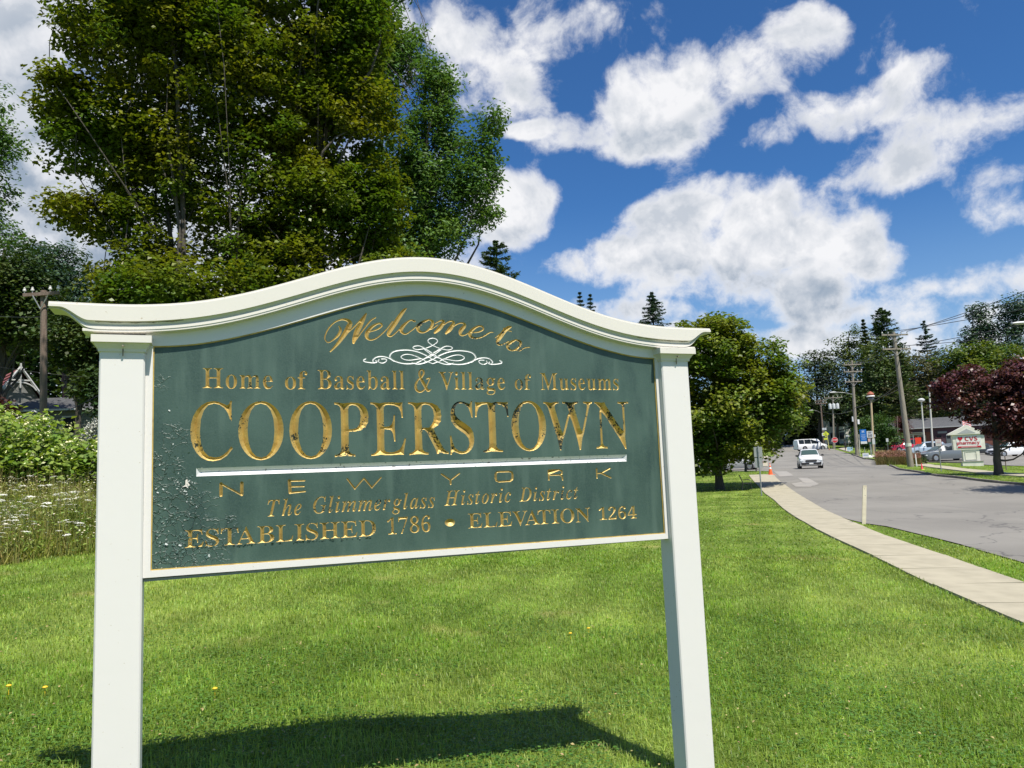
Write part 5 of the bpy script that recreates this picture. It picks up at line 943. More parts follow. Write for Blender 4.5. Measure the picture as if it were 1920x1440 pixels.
g = G(); c = on_sign(351, 907, YS_); g.add([(c[0] + x * .0022, YB - .0015 - .0008 * (i % 2), c[1] + y * .0022 + VZ) for i, (x, y) in enumerate([(-3, 6), (0, 9), (1, 3), (5, -3), (2, -4), (1, -8), (-2, -5), (-9, -6), (-3, -2)])], [tuple(range(9))]); g.build('bare_patch', mat('bare_primer', (.72, .66, .60), .7), panel)

# ------------------------------------------------------------------ foliage
def leaf_mat(name, col, col2, hue=.02, val=.35, transl=.3, rough=.5, nscale=.5, lo=.42, hi=.62):
    return mat(name, col, rough, noise=(nscale, lo, hi), col2=col2, island=(hue, val), transl=transl, spec=.35)
BARK = mat('bark', (.095, .083, .068), .95, noise=(4, .35, .7, (6, 6, .8)), col2=(.05, .043, .035), bump=(14, .8, .04))
BARK_PALE = mat('bark_pale', (.20, .18, .15), .95, noise=(4, .35, .7, (6, 6, .8)), col2=(.12, .105, .085), bump=(14, .8, .04))
def leaves(C, size, up=.5, asp=.75, fold=.18, outw=None, jitter=.35, droop=0.):
    """a folded four-cornered leaf (two triangles) at every centre"""
    n = len(C); nrm = RNG.normal(size=(n, 3)); nrm /= np.linalg.norm(nrm, axis=1)[:, None]
    nrm[:, 2] = np.abs(nrm[:, 2]); nrm = nrm * (1 - up) + np.array((0, 0, 1.0)) * up
    if outw is not None: nrm = nrm + outw * .5
    nrm /= np.linalg.norm(nrm, axis=1)[:, None]
    a = RNG.normal(size=(n, 3)); a[:, 2] -= droop; a -= (a * nrm).sum(1)[:, None] * nrm; a /= np.linalg.norm(a, axis=1)[:, None]; b = np.cross(nrm, a)
    s = size * (1 + jitter * (RNG.random(n) * 2 - 1)); s = s[:, None]
    V = np.stack([C - a * s * .5, C + b * s * asp * .5 + nrm * s * fold, C + a * s * .55, C - b * s * asp * .5 + nrm * s * fold * RNG.random((n, 1))], 1)
    return V.reshape(-1, 3), np.arange(n * 4, dtype=np.int32).reshape(n, 4)
def vnoise(P, s, seed=0):
    """cheap smooth 3-D noise"""
    r = np.random.default_rng(seed); T = r.random((17, 17, 17)); q = P * s; i = np.floor(q).astype(int); f = q - i; f = f * f * (3 - 2 * f); i = i % 16; j = (i + 1)
    def t(a, b, c): return T[a, b, c]
    x0, y0, z0 = i.T; x1, y1, z1 = j.T; u, v, w = f.T
    c00 = t(x0, y0, z0) * (1 - u) + t(x1, y0, z0) * u; c10 = t(x0, y1, z0) * (1 - u) + t(x1, y1, z0) * u
    c01 = t(x0, y0, z1) * (1 - u) + t(x1, y0, z1) * u; c11 = t(x0, y1, z1) * (1 - u) + t(x1, y1, z1) * u
    return (c00 * (1 - v) + c10 * v) * (1 - w) + (c01 * (1 - v) + c11 * v) * w
def lobe(px, py, rx, ry, D, dz=1.0):
    """ellipsoid lobe given where it shows: centre, half sizes in photograph pixels, distance; dz = depth / width"""
    c = at(px, py, D); k = D / FPX; return (c, np.array((rx * k, rx * k * dz, ry * k)))
def clumps(lobes, n, shell=.55, gap=.0, seed=1):
    vol = np.array([l[1].prod() ** .75 for l in lobes]); cnt = RNG.multinomial(n, vol / vol.sum()); out = []; dirs = []
    for (c, r), k in zip(lobes, cnt):
        d = RNG.normal(size=(k, 3)); d /= np.linalg.norm(d, axis=1)[:, None]; rad = shell + (1 - shell) * RNG.random(k) ** .7
        inn = RNG.random(k) < .25; rad = np.where(inn, RNG.random(k) * shell, rad)
        out.append(c + d * r * rad[:, None]); dirs.append(d)
    C = np.concatenate(out); Dr = np.concatenate(dirs)
    if gap > 0:
        keep = vnoise(C + 50, .55, seed) > gap; C = C[keep]; Dr = Dr[keep]
    return C, Dr
def curved(a, b, sag, n=6, wob=.1):
    a = np.array(a); b = np.array(b); L = np.linalg.norm(b - a); P = []
    w = RNG.normal(size=3) * wob * L * .15
    for t in np.linspace(0, 1, n): P.append(a + (b - a) * t + np.array((0, 0, sag * L)) * math.sin(math.pi * t) + w * math.sin(math.pi * t) * (1 if t < 1 else 0))
    return P
def tree(name, label, foot, lobes, leafm, n_cl, per, size, cl_r, trunk_r, top=None, bark=None, group=None, shell=.55, gap=0., up=.45, flat=.55, stems=1, limbs=14, seed=1, asp=.75, droop=0., cat='tree', twigs=0, lean=0., stem_spread=.0, vis=.35):
    bark = bark or BARK; foot = np.array(foot); root = thing(name, foot, label, cat, group)
    C, Dr = clumps(lobes, n_cl, shell, gap, seed); n = len(C); cc = np.mean([l[0] for l in lobes], 0)
    top = top if top is not None else max(l[0][2] + l[1][2] * .7 for l in lobes)
    # wood
    g = G(); H = top - foot[2]; stem_paths = []
    for s in range(stems):
        off = np.array((RNG.normal() * stem_spread, RNG.normal() * stem_spread * .6, 0)); tp = np.array((cc[0] * .7 + foot[0] * .3, cc[1] * .7 + foot[1] * .3, top)) + off * 2.2 + np.array((0, 0, -H * .12 * s))
        k = 12; P = []
        for i in range(k):
            t = i / (k - 1); P.append(foot + off * min(1, .25 + t * 1.2) * (1 if stems > 1 else 0) + (tp - foot - off * 0) * np.array((t ** 1.4, t ** 1.4, t)) * (1, 1, 1) + RNG.normal(size=3) * np.array((.03, .03, 0)) * H * .12 * (t > 0))
        R = [trunk_r / (stems ** .4) * ((1 - i / (k - 1)) ** .8 * .92 + .05) * (1.35 if i == 0 else 1) for i in range(k)]
        P[0] = P[0] - np.array((0, 0, .15)); g.tube([p - foot for p in P], R, 9); stem_paths.append((P, R))
    g.build('trunk', bark, root, smooth=True)
    gl = G(); pick = RNG.permutation(n)[:limbs * 2 + twigs]
    for q, i in enumerate(pick):
        P, R = stem_paths[q % stems]; c = C[i]; hz = np.clip((c[2] - foot[2]) / H - .18 - .12 * RNG.random(), .12, .93); f = hz * (len(P) - 1); j = int(f); a = P[j] + (P[min(j + 1, len(P) - 1)] - P[j]) * (f - j)
        r0 = R[j] * (.36 if q < limbs * 2 else .22); pts = curved(a, c, .015, 6, .8); gl.tube([p - foot for p in pts], [max(.012, r0 * (1 - .9 * t)) for t in np.linspace(0, 1, 6)], 6, caps=False)
    if len(gl.v):
        o = gl.build('limbs', bark, root, smooth=True); o['kind'] = 'stuff'
    # leaves
    m = per; base_c = np.repeat(C, m, 0); loc = RNG.normal(size=(n * m, 3)) * .55; loc /= np.maximum(1, np.linalg.norm(loc, axis=1) / 1.0)[:, None]
    rr = np.repeat(cl_r * (.65 + .7 * RNG.random(n)), m)[:, None]; pts = base_c + loc * rr * np.array((1, 1, flat))
    V, Q = leaves(pts, size, up, asp, outw=np.repeat(Dr, m, 0) * .5, droop=droop); o = mesh_np('crown', V - foot, Q, leafm, root)
    o['kind'] = 'stuff'
    return root
def conifer(name, label, foot, topz_, rad, leafm, group=None, whorls=26, per=9, seg=10, size=.28, droop=.25, bark=None, gap=.0, top_sharp=1.0, cat='tree', bare=.12, trunk_r=.22, pw=.8):
    foot = np.array(foot, float); H = topz_ - foot[2]; root = thing(name, foot, label, cat, group); g = G(); g.tube([(0, 0, -.2), (0, 0, H * .5), (0, 0, H)], [trunk_r, trunk_r * .6, .03], 8); g.build('trunk', bark or BARK, root, smooth=True)
    gl = G(); pts = []; dirs = []
    for w in range(whorls):
        t = bare + (1 - bare) * (w / (whorls - 1)) ** .9; z = H * t; L = rad * (1 - t) ** pw * top_sharp + .12
        for k in range(per):
            if RNG.random() < gap: continue
            a = RNG.random() * 6.283; l = L * (.6 + .55 * RNG.random()); d = np.array((math.cos(a), math.sin(a), 0)); p0 = np.array((0, 0, z)); up = .25 * (t - .3)
            P = [p0 + d * l * s + np.array((0, 0, l * (up * s - droop * s * s + .12 * s ** 3))) for s in np.linspace(0, 1, 5)]
            gl.tube(P, [.035 * (1 - .8 * s) * max(.4, 1 - t) + .008 for s in np.linspace(0, 1, 5)], 4, caps=False)
            m = max(4, int(seg * l / rad) + 3)
            for s in RNG.random(m * 5) ** .7:
                i = min(3, int(s * 4)); f = s * 4 - i; q = P[i] * (1 - f) + P[i + 1] * f; wdt = .28 * l * (1 - s * .6); sd = np.array((-d[1], d[0], 0)); pts.append(q + sd * RNG.normal() * wdt * .5 + np.array((0, 0, -abs(RNG.normal()) * .10 * size * 3))); dirs.append(d)
    o = gl.build('limbs', bark or BARK, root); o['kind'] = 'stuff'
    V, Q = leaves(np.array(pts), size, .55, .34, fold=.08, outw=None, droop=.3); o = mesh_np('crown', V, Q, leafm, root); o['kind'] = 'stuff'
    return root
MAPLE = leaf_mat('maple_leaves', (.070, .125, .012), (.135, .15, .012), .012, .55, .33, .38, .45)
MAPLE_G = leaf_mat('maple_leaves_green', (.085, .15, .016), (.17, .19, .016), .016, .45, .3, .45, .4)
ASH = leaf_mat('ash_leaves', (.075, .155, .045), (.11, .19, .05), .014, .4, .28, .42, .6)
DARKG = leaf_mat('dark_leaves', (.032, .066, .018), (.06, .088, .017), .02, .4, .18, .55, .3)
BLUEG = leaf_mat('bluish_leaves', (.042, .088, .06), (.06, .105, .06), .012, .35, .18, .5, .5)
MIDG = leaf_mat('mid_leaves', (.06, .115, .018), (.12, .15, .015), .018, .4, .3, .48, .5)
FARG = leaf_mat('far_leaves', (.06, .10, .028), (.11, .135, .028), .02, .4, .2, .55, .12)
FARB = leaf_mat('far_brown_leaves', (.07, .075, .035), (.10, .095, .04), .02, .4, .2, .6, .15)
FARD = leaf_mat('far_dark_leaves', (.034, .060, .022), (.052, .075, .024), .02, .4, .15, .6, .12)
SPRUCE = leaf_mat('spruce_needles', (.05, .095, .07), (.07, .115, .07), .012, .35, .08, .6, .8)
PINE = leaf_mat('pine_needles', (.048, .10, .035), (.075, .12, .04), .012, .35, .08, .6, .8)
PURPLE = leaf_mat('purple_leaves', (.075, .022, .030), (.125, .055, .050), .02, .5, .22, .35, .8)
# big maples behind the sign
D1 = 22.0
tree('maple_tree', 'tall many-stemmed maple with yellowing leaves above the left half of the sign', base(362, D1), [lobe(330, -120, 210, 200, D1), lobe(270, 60, 165, 130, D1), lobe(160, 40, 70, 60, D1), lobe(130, 160, 62, 45, D1 - 1), lobe(200, 250, 125, 105, D1), lobe(150, 235, 60, 40, D1), lobe(330, 300, 130, 150, D1 + .5), lobe(130, 385, 70, 38, D1 - 1), lobe(210, 400, 80, 55, D1), lobe(420, 120, 130, 140, D1), lobe(270, 500, 100, 70, D1), lobe(340, 560, 150, 60, D1 - 1), lobe(230, 560, 60, 40, D1 - 1)],
     MAPLE, 1150, 110, .135, .57, .21, top=at(360, -250, D1)[2], bark=BARK, stems=5, stem_spread=.42, limbs=12, twigs=14, gap=.22, shell=.45, seed=3, flat=.5)
D2 = 24.0
tree('maple_tree', 'broad maple with golden-green leaves rising behind the arch of the sign', base(600, D2), [lobe(560, -60, 190, 150, D2), lobe(580, 100, 150, 120, D2), lobe(640, 230, 110, 130, D2), lobe(520, 260, 120, 150, D2 - 1), lobe(610, 400, 150, 120, D2), lobe(480, 450, 110, 100, D2 - 1), lobe(690, 380, 80, 100, D2), lobe(560, 520, 150, 70, D2 - 1), lobe(700, 500, 90, 60, D2), lobe(660, 60, 80, 60, D2)],
     MAPLE, 1000, 110, .14, .56, .34, top=at(590, -150, D2)[2], limbs=18, twigs=26, gap=.22, shell=.5, seed=5, flat=.5)
D3 = 27.0
tree('ash_tree', 'fresh green ash tree to the right of the maples with tapering shoots against the sky', base(800, D3), [lobe(700, -40, 70, 90, D3 + 1), lobe(740, 90, 62, 70, D3 + 1), lobe(690, 150, 80, 80, D3 + 1), lobe(822, 160, 34, 55, D3, 1.2), lobe(815, 260, 62, 80, D3), lobe(922, 232, 28, 36, D3), lobe(905, 300, 40, 44, D3), lobe(770, 330, 90, 100, D3), lobe(880, 350, 60, 50, D3), lobe(840, 430, 62, 50, D3), lobe(760, 460, 90, 60, D3), lobe(910, 400, 26, 40, D3)],
     ASH, 760, 75, .17, .52, .28, top=at(800, 130, D3)[2], limbs=14, twigs=20, gap=.12, shell=.5, seed=9, asp=.42, droop=.8, flat=.7)
tree('locust_tree', 'dark green tree cut by the left edge of the photo beside the sky', base(-190, 27), [lobe(-70, 250, 90, 90, 27), lobe(-20, 200, 28, 40, 27), lobe(-10, 260, 52, 44, 27), lobe(-40, 340, 60, 70, 27), lobe(-15, 380, 40, 38, 27), lobe(-60, 440, 80, 60, 27)],
     ASH, 230, 60, .15, .6, .3, limbs=10, gap=.3, seed=12, asp=.5)
tree('maple_tree', 'dark broad tree at the far left standing over the house', base(-10, 40), [lobe(-40, 520, 110, 110, 40), lobe(30, 560, 90, 90, 40), lobe(60, 610, 80, 44, 40), lobe(-30, 610, 70, 40, 40)],
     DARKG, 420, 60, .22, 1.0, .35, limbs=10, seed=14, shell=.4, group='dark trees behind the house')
tree('locust_tree', 'bluish green locust with drooping sprays between the left edge and the maple', base(120, 52), [lobe(100, 500, 62, 50, 52), lobe(60, 500, 50, 50, 52), lobe(140, 540, 46, 46, 52), lobe(100, 600, 90, 60, 52), lobe(170, 600, 60, 60, 52)],
     BLUEG, 420, 55, .24, 1.1, .3, limbs=8, seed=15, shell=.45, asp=.5, flat=.4)
tree('understory_tree', 'shaded tree between the left utility pole and the sign post', base(140, 36), [lobe(140, 630, 50, 60, 36), lobe(170, 680, 40, 40, 36), lobe(120, 670, 22, 30, 36), lobe(210, 620, 60, 90, 36)],
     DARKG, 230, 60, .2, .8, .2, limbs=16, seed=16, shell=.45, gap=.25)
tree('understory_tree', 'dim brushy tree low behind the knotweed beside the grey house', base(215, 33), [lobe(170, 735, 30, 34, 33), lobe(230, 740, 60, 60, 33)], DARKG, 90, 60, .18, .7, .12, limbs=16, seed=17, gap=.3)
tree('maple_tree', 'dark red-leaved maple in front of the red roof at the left edge', base(-25, 38), [lobe(-40, 770, 50, 30, 38), lobe(2, 778, 26, 16, 38)], leaf_mat('dark_red_leaves', (.05, .014, .016), (.03, .02, .014), .02, .4), 110, 55, .17, .5, .12, limbs=8, seed=18)
# conifers beyond the arch
conifer('pine_tree', 'pine top showing over the arch to the right of the ash tree', base(948, 46), at(945, 452, 46)[2], 2.9, PINE, whorls=34, per=9, seg=14, size=.26, droop=.05, pw=.45)
conifer('spruce_tree', 'left one of the twin spruce tips peeping over the sign arch', base(1104, 82), at(1104, 548, 82)[2], 2.8, SPRUCE, whorls=36, per=8, size=.3)
conifer('spruce_tree', 'right one of the twin spruce tips peeping over the sign arch', base(1124, 80), at(1123, 552, 80)[2], 2.8, SPRUCE, whorls=36, per=8, size=.3)
conifer('spruce_tree', 'pointed dark spruce behind the right end of the sign moulding', base(1243, 70), at(1242, 548, 70)[2], 3.9, SPRUCE, pw=.6, whorls=40, per=9, seg=13, size=.3)
# round maple right of the sign
D4 = 42.0
tree('maple_tree', 'rounded maple on the lawn just right of the sign with a dark straight trunk', base(1350, D4), [lobe(1330, 650, 75, 55, D4), lobe(1400, 680, 75, 60, D4), lobe(1260, 700, 60, 70, D4), lobe(1462, 725, 58, 56, D4), lobe(1380, 760, 110, 80, D4), lobe(1290, 790, 80, 60, D4), lobe(1462, 775, 44, 44, D4), lobe(1380, 826, 80, 40, D4), lobe(1310, 850, 66, 36, D4), lobe(1220, 760, 50, 60, D4), lobe(1352, 620, 40, 28, D4)],
     MAPLE_G, 760, 90, .20, .72, .22, top=at(1350, 620, D4)[2], limbs=18, gap=.2, shell=.6, seed=21)
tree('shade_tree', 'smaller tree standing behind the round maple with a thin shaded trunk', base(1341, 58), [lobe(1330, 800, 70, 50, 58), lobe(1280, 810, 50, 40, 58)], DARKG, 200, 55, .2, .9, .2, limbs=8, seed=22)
tree('shade_tree', 'young tree at the corner of the side street left of the crossing', base(1398, 66), [lobe(1400, 820, 34, 28, 66)], MIDG, 60, 55, .16, .6, .1, limbs=6, seed=23)
tree('shade_tree', 'small round shrub-like tree beside the corner pavement of the side street', base(1418, 64), [lobe(1417, 852, 12, 12, 64)], MIDG, 26, 60, .13, .35, .05, limbs=4, seed=24)
# purple tree by the pharmacy sign
D5 = 44.0
tree('purple_tree', 'purple-leaved tree on the grass strip beside the pharmacy sign', base(1873, D5), [lobe(1850, 715, 66, 30, D5), lobe(1792, 742, 42, 26, D5), lobe(1920, 730, 70, 46, D5), lobe(1885, 775, 62, 34, D5), lobe(1960, 780, 60, 60, D5), lobe(1905, 692, 40, 14, D5), lobe(1930, 815, 46, 22, D5), lobe(1822, 775, 22, 16, D5), lobe(1865, 805, 22, 14, D5), lobe(1768, 724, 16, 14, D5), lobe(1812, 700, 22, 12, D5)],
     PURPLE, 430, 75, .18, .52, .24, top=at(1880, 730, D5)[2], limbs=16, twigs=16, gap=.22, shell=.55, seed=31, up=.35)
tree('roadside_tree', 'tree just outside the right edge throwing its shade onto the road', base(2085, 29), [lobe(2080, 650, 110, 90, 29), lobe(2180, 600, 130, 120, 29), lobe(2050, 720, 60, 40, 29)], MIDG, 260, 60, .16, .9, .25, limbs=10, seed=32)
# distant wood beyond the junction
far = 'trees on the rise beyond the junction'
def ft(px, D, lob, m, n, lab, name='hillside_tree', sz=.42, r=1.5, per=36, **k):
    return tree(name, lab, base(px, D), [lobe(a, b, c, d, D) for a, b, c, d in lob], m, n, per, sz, r, .35, group=far, limbs=k.pop('limbs', 8), shell=.5, **k)
ft(1540, 150, [(1540, 720, 44, 70), (1500, 740, 50, 60), (1545, 690, 30, 36)], FARD, 260, 'very dark tree mass right behind the crown of the round maple', seed=41)
ft(1600, 150, [(1598, 648, 40, 34), (1580, 690, 36, 50), (1625, 700, 44, 50)], FARG, 240, 'broad crowned tree with airy top left of the tall forked utility pole', seed=42, gap=.3, bark=BARK_PALE)
ft(1570, 146, [(1572, 760, 40, 36), (1600, 770, 50, 36)], FARD, 200, 'shaded tree above the transformers of the small utility pole', seed=43)
ft(1650, 130, [(1650, 700, 44, 66), (1680, 720, 40, 60), (1640, 760, 50, 40)], FARG, 300, 'tall green-brown tree directly behind the leaning utility pole', seed=44)
ft(1720, 128, [(1725, 700, 46, 46), (1700, 740, 50, 50), (1750, 740, 40, 46)], FARB, 260, 'thin brownish tree with pale bare limbs above the brick building', seed=45, gap=.32, bark=BARK_PALE, limbs=22)
ft(1800, 125, [(1800, 670, 46, 26), (1850, 665, 50, 26), (1830, 700, 70, 30), (1900, 680, 50, 34)], MIDG, 340, 'wide yellow-green crown just over the purple tree', seed=46)
ft(1835, 140, [(1832, 590, 20, 22), (1840, 620, 28, 20), (1822, 640, 20, 20), (1850, 650, 26, 24)], BLUEG, 130, 'slim tall tree with tufted top left of the street lamp head', seed=47, gap=.25, bark=BARK_PALE)
ft(1905, 135, [(1900, 575, 32, 24), (1885, 610, 22, 30), (1925, 610, 40, 40), (1890, 650, 40, 30)], BLUEG, 220, 'tall airy tree at the right edge against the sky', seed=48, gap=.3, bark=BARK_PALE)
ft(1740, 150, [(1760, 700, 60, 50), (1830, 730, 60, 50), (1900, 740, 60, 50)], FARD, 300, 'dark tree belt behind the purple tree', seed=49)
ft(1470, 165, [(1460, 760, 60, 50), (1400, 760, 60, 60), (1340, 740, 70, 60), (1500, 790, 40, 30)], FARD, 320, 'dark far tree behind the round maple along the road', seed=50)
ft(1290, 120, [(1290, 800, 80, 50), (1230, 780, 70, 60)], FARD, 260, 'dark tree filling the gap between sign post and round maple', seed=51)
conifer('hillside_conifer', 'large ragged spruce topping the wood above the leaning utility pole', base(1676, 138), at(1676, 577, 138)[2], 6.0, PINE, whorls=44, per=10, seg=16, size=.6, gap=.3, pw=.5, group='conifers in the far wood', droop=.1)
conifer('hillside_conifer', 'bare-tipped spruce right of the ragged one in the far wood', base(1756, 150), at(1756, 601, 150)[2], 5.4, SPRUCE, whorls=34, pw=.6, per=7, seg=12, size=.6, gap=.45, group='conifers in the far wood', droop=.1)
conifer('hillside_conifer', 'small dark fir tip left of the ragged spruce', base(1640, 146), at(1640, 599, 146)[2], 3.2, FARD, whorls=28, per=8, size=.6, group='conifers in the far wood')
conifer('hillside_conifer', 'hemlock with long level branches over the brick building', base(1705, 118), at(1708, 650, 118)[2], 5.6, FARG, whorls=26, per=7, seg=14, size=.5, gap=.2, group='conifers in the far wood', droop=.05)
tree('bush_tree', 'bright green bushy tree behind the speed limit sign', base(1640, 100), [lobe(1640, 800, 32, 28, 100), lobe(1662, 822, 24, 24, 100), lobe(1620, 822, 26, 22, 100)], leaf_mat('bush_leaves', (.035, .085, .018), (.055, .105, .02), .015, .4), 200, 55, .2, .7, .15, limbs=5, seed=61)
tree('bush_tree', 'small maroon bush at the left corner of the brick building', base(1692, 106), [lobe(1692, 800, 13, 20, 106)], PURPLE, 60, 50, .17, .55, .06, limbs=4, seed=62)
# far wood that closes the view: one mass
def wood_mass(px0, px1, n, D, top0, top1, m):
    pts = []
    for i in range(n):
        px = px0 + (px1 - px0) * RNG.random(); d = D * (1 + .12 * RNG.random()); b = base(px, d); tz = at(px, top0 + (top1 - top0) * (px - px0) / (px1 - px0) + 16 * math.sin(px * .05) + 10 * math.sin(px * .13 + 1), d)[2]
        pts.append((b[0], d, b[2] + (tz - b[2]) * RNG.random() ** .8))
    return np.array(pts)
P = np.concatenate([wood_mass(1150, 2150, 46000, 178, 752, 735, 0), wood_mass(1480, 2100, 26000, 160, 745, 735, 0)])
V, Q = leaves(P, 1.0, .4, .8); tag(mesh_np('woodland', V, Q, FARD), 'dark wood closing the view beyond the junction', None, None, 'stuff')
P = wood_mass(-420, 420, 34000, 66, 610, 600, 0)
V, Q = leaves(P, .6, .4, .8); tag(mesh_np('woodland', V, Q, DARKG), 'dark wood behind the houses on the left', None, None, 'stuff')
# ------------------------------------------------------------------ knotweed thicket
KN = leaf_mat('knotweed_leaves', (.15, .24, .04), (.26, .34, .07), .015, .35, .38, .4, 1.2)
KNF = mat('knotweed_flowers', (.62, .62, .32), .7, island=(.02, .25))
k0 = base(40, 17.5); root = thing('knotweed_thicket', k0, 'tall leafy knotweed thicket with pale flower tufts at the left behind the meadow', 'shrub')
lob = [lobe(-60, 860, 110, 90, 17.5), lobe(40, 850, 70, 66, 17), lobe(110, 862, 60, 48, 17), lobe(190, 868, 60, 40, 17.2), lobe(-10, 820, 60, 50, 18), lobe(80, 830, 46, 34, 18), lobe(280, 860, 80, 50, 18), lobe(380, 850, 80, 60, 18.5), lobe(20, 880, 90, 40, 17), lobe(120, 880, 80, 34, 17)]
C, Dr = clumps(lob, 620, .7); pts = np.repeat(C, 24, 0) + RNG.normal(size=(len(C) * 24, 3)) * .17
V, Q = leaves(pts, .125, .28, .85, outw=np.repeat(Dr, 24, 0) * .3 + SUN_DIR * .8); o = mesh_np('foliage', V - k0, Q, KN, root); o['kind'] = 'stuff'
C2 = C[Dr[:, 2] > -.1]; pts = np.repeat(C2, 9, 0) + RNG.normal(size=(len(C2) * 9, 3)) * np.array((.09, .09, .06)) + np.array((0, -.05, .14)); V, Q = leaves(pts, .065, .2, .6); o = mesh_np('flower_tuft', V - k0, Q, KNF, root); o['kind'] = 'stuff'
g = G()
for c in C[::4]: g.tube([(c[0] - k0[0], c[1] - k0[1], gz(c[0], c[1]) - k0[2]), tuple(c - k0)], [.012, .006], 4, caps=False)
o = g.build('stem', mat('knotweed_stem', (.20, .16, .07), .7), root); o['kind'] = 'stuff'
g = G(); s = .085; g.add([(-s, 0, 0), (-s * .5, s * .62, .012), (s * .3, s * .5, .01), (s * 1.1, 0, -.012), (s * .3, -s * .5, .012), (-s * .5, -s * .62, .01), (0, 0, -.006)], [(0, 6, 1), (1, 6, 2), (2, 6, 3), (3, 6, 4), (4, 6, 5), (5, 6, 0)])
leaf0 = g.build('leaf', KN, root)
fr = C[(Dr[:, 1] < -.2)]; fr = fr[np.argsort(RNG.random(len(fr)))][:150]
for i, c in enumerate(fr):
    o = leaf0 if i == 0 else leaf0.copy()
    if i: COL.objects.link(o)
    o.location = tuple(c - k0 + RNG.normal(size=3) * .08 + np.array((0, -.1, 0))); o.rotation_euler = (random.uniform(.2, 1.1), random.uniform(-.5, .5), random.uniform(-1, 1) + random.choice((0, 3.1, 1.57))); o.parent = root
    o.scale = (random.uniform(.6, .95),) * 3
b = base(176, 21); C, Dr = clumps([lobe(176, 812, 12, 26, 21)], 60, .5); V, Q = leaves(np.repeat(C, 30, 0) + RNG.normal(size=(1800, 3)) * .07, .05, .3); root = thing('hydrangea_bush', b, 'pale white-flowering bush half hidden by the left sign post', 'bush'); mesh_np('flowers', V - b, Q, mat('pale_petals', (.52, .52, .44), .7, island=(.02, .25)), root)['kind'] = 'stuff'
g = G(); [g.tube([(0, 0, 0), tuple(c - b)], [.012, .005], 4, caps=False) for c in C[::5]]; g.build('stems', BARK, root)['kind'] = 'stuff'
# ------------------------------------------------------------------ wildflower meadow
meadow_edge = [(p[0], p[1]) for p in (ground_at(-400, 1080), ground_at(0, 1062), ground_at(60, 1050), ground_at(120, 1044), ground_at(180, 1040), ground_at(300, 1032), ground_at(420, 1020))]
me_x = np.array([p[0] for p in meadow_edge]); me_y = np.array([p[1] for p in meadow_edge])
def in_meadow(x, y): return (y > np.interp(x, me_x, me_y)) & (y < 18.5) & (x < -2.2)
n = 70000; x = RNG.uniform(-16, -2, n); y = RNG.uniform(9, 18.4, n); y = 11 + (y - 9) * .78; ok = in_meadow(x + RNG.normal(size=n) * .12, y + RNG.normal(size=n) * .12) & (x < -.44 * y * 1.0 - .2 + 3.2) & (x > -1.0 * y); x, y = x[ok], y[ok]
def blades(x, y, h, w, lean, m, name, bend=.5, z=None, two=False):
    n = len(x); z = gz(x, y) if z is None else z; a = RNG.random(n) * 6.283; d = np.stack([np.cos(a), np.sin(a), 0 * a], 1); b = np.stack([-d[:, 1], d[:, 0], 0 * a], 1); p = np.stack([x, y, z - .005], 1); l = (lean * np.abs(RNG.normal(size=n)))[:, None]; h = h[:, None]; w = w[:, None]
    tip = p + d * h * l + np.array((0, 0, 1)) * h * np.sqrt(np.maximum(.15, 1 - np.minimum(l, .9) ** 2))
    if two:
        mid = p + d * h * l * .25 + np.array((0, 0, 1)) * h * .55; V = np.stack([p - b * w, p + b * w, mid + b * w * .8, mid - b * w * .8, tip], 1).reshape(-1, 3); i = np.arange(n)[:, None] * 5; Q = np.concatenate([i + np.array([[0, 1, 2]]), i + np.array([[0, 2, 3]]), i + np.array([[3, 2, 4]])])
    else:
        V = np.stack([p - b * w, p + b * w, tip], 1).reshape(-1, 3); Q = np.arange(n * 3).reshape(n, 3)
    return mesh_np(name, V, Q, m)
DRY = leaf_mat('meadow_stalks', (.22, .26, .05), (.36, .31, .11), .035, .45, .3, .6, .9)
tag(blades(x, y, (.40 + .95 * np.clip((y - np.interp(x, me_x, me_y)) / 4.5, 0, 1)) * RNG.uniform(.4, 1.1, len(x)) * (.7 + .6 * vnoise(np.stack([x + 60, y, 0 * x], 1), 1.4, 3)), RNG.uniform(.006, .014, len(x)), .5, DRY, 'meadow_grass'), 'tall tan and green meadow grass along the left edge of the lawn', None, None, 'stuff')
k = RNG.permutation(len(x)); k = k[vnoise(np.stack([x[k] + 60, y[k], 0 * x[k]], 1), 1.4, 3) + RNG.normal(size=len(k)) * .12 > .42][:30000]; P = np.stack([x[k], y[k], gz(x[k], y[k]) + RNG.uniform(.05, 1., len(k)) ** .6 * (.34 + .85 * np.clip((y[k] - np.interp(x[k], me_x, me_y)) / 4.5, 0, 1))], 1); V, Q = leaves(P, .075, .35, .4); tag(mesh_np('meadow_weeds', V, Q, leaf_mat('weed_leaves', (.16, .25, .045), (.28, .29, .08), .02, .4)), 'low leafy weeds among the meadow grass', None, None, 'stuff')
k = RNG.permutation(len(x))[:9000]; hloc = (.42 + .92 * np.clip((y[k] - np.interp(x[k], me_x, me_y)) / 4.5, 0, 1)) * RNG.uniform(.6, 1.0, len(k))
V, Q = leaves(np.stack([x[k], y[k], gz(x[k], y[k]) + hloc], 1), .035, .6, .8); tag(mesh_np('seed_heads', V, Q, leaf_mat('seed_head_tan', (.42, .36, .20), (.60, .60, .48), .03, .4, .1, .7, 3.0)), 'small tan and cream seed heads over the meadow', None, None, 'stuff')
PET = mat('umbel_white', (.78, .78, .70), .7, island=(.01, .12)); STM = mat('umbel_stem', (.12, .16, .05), .7)
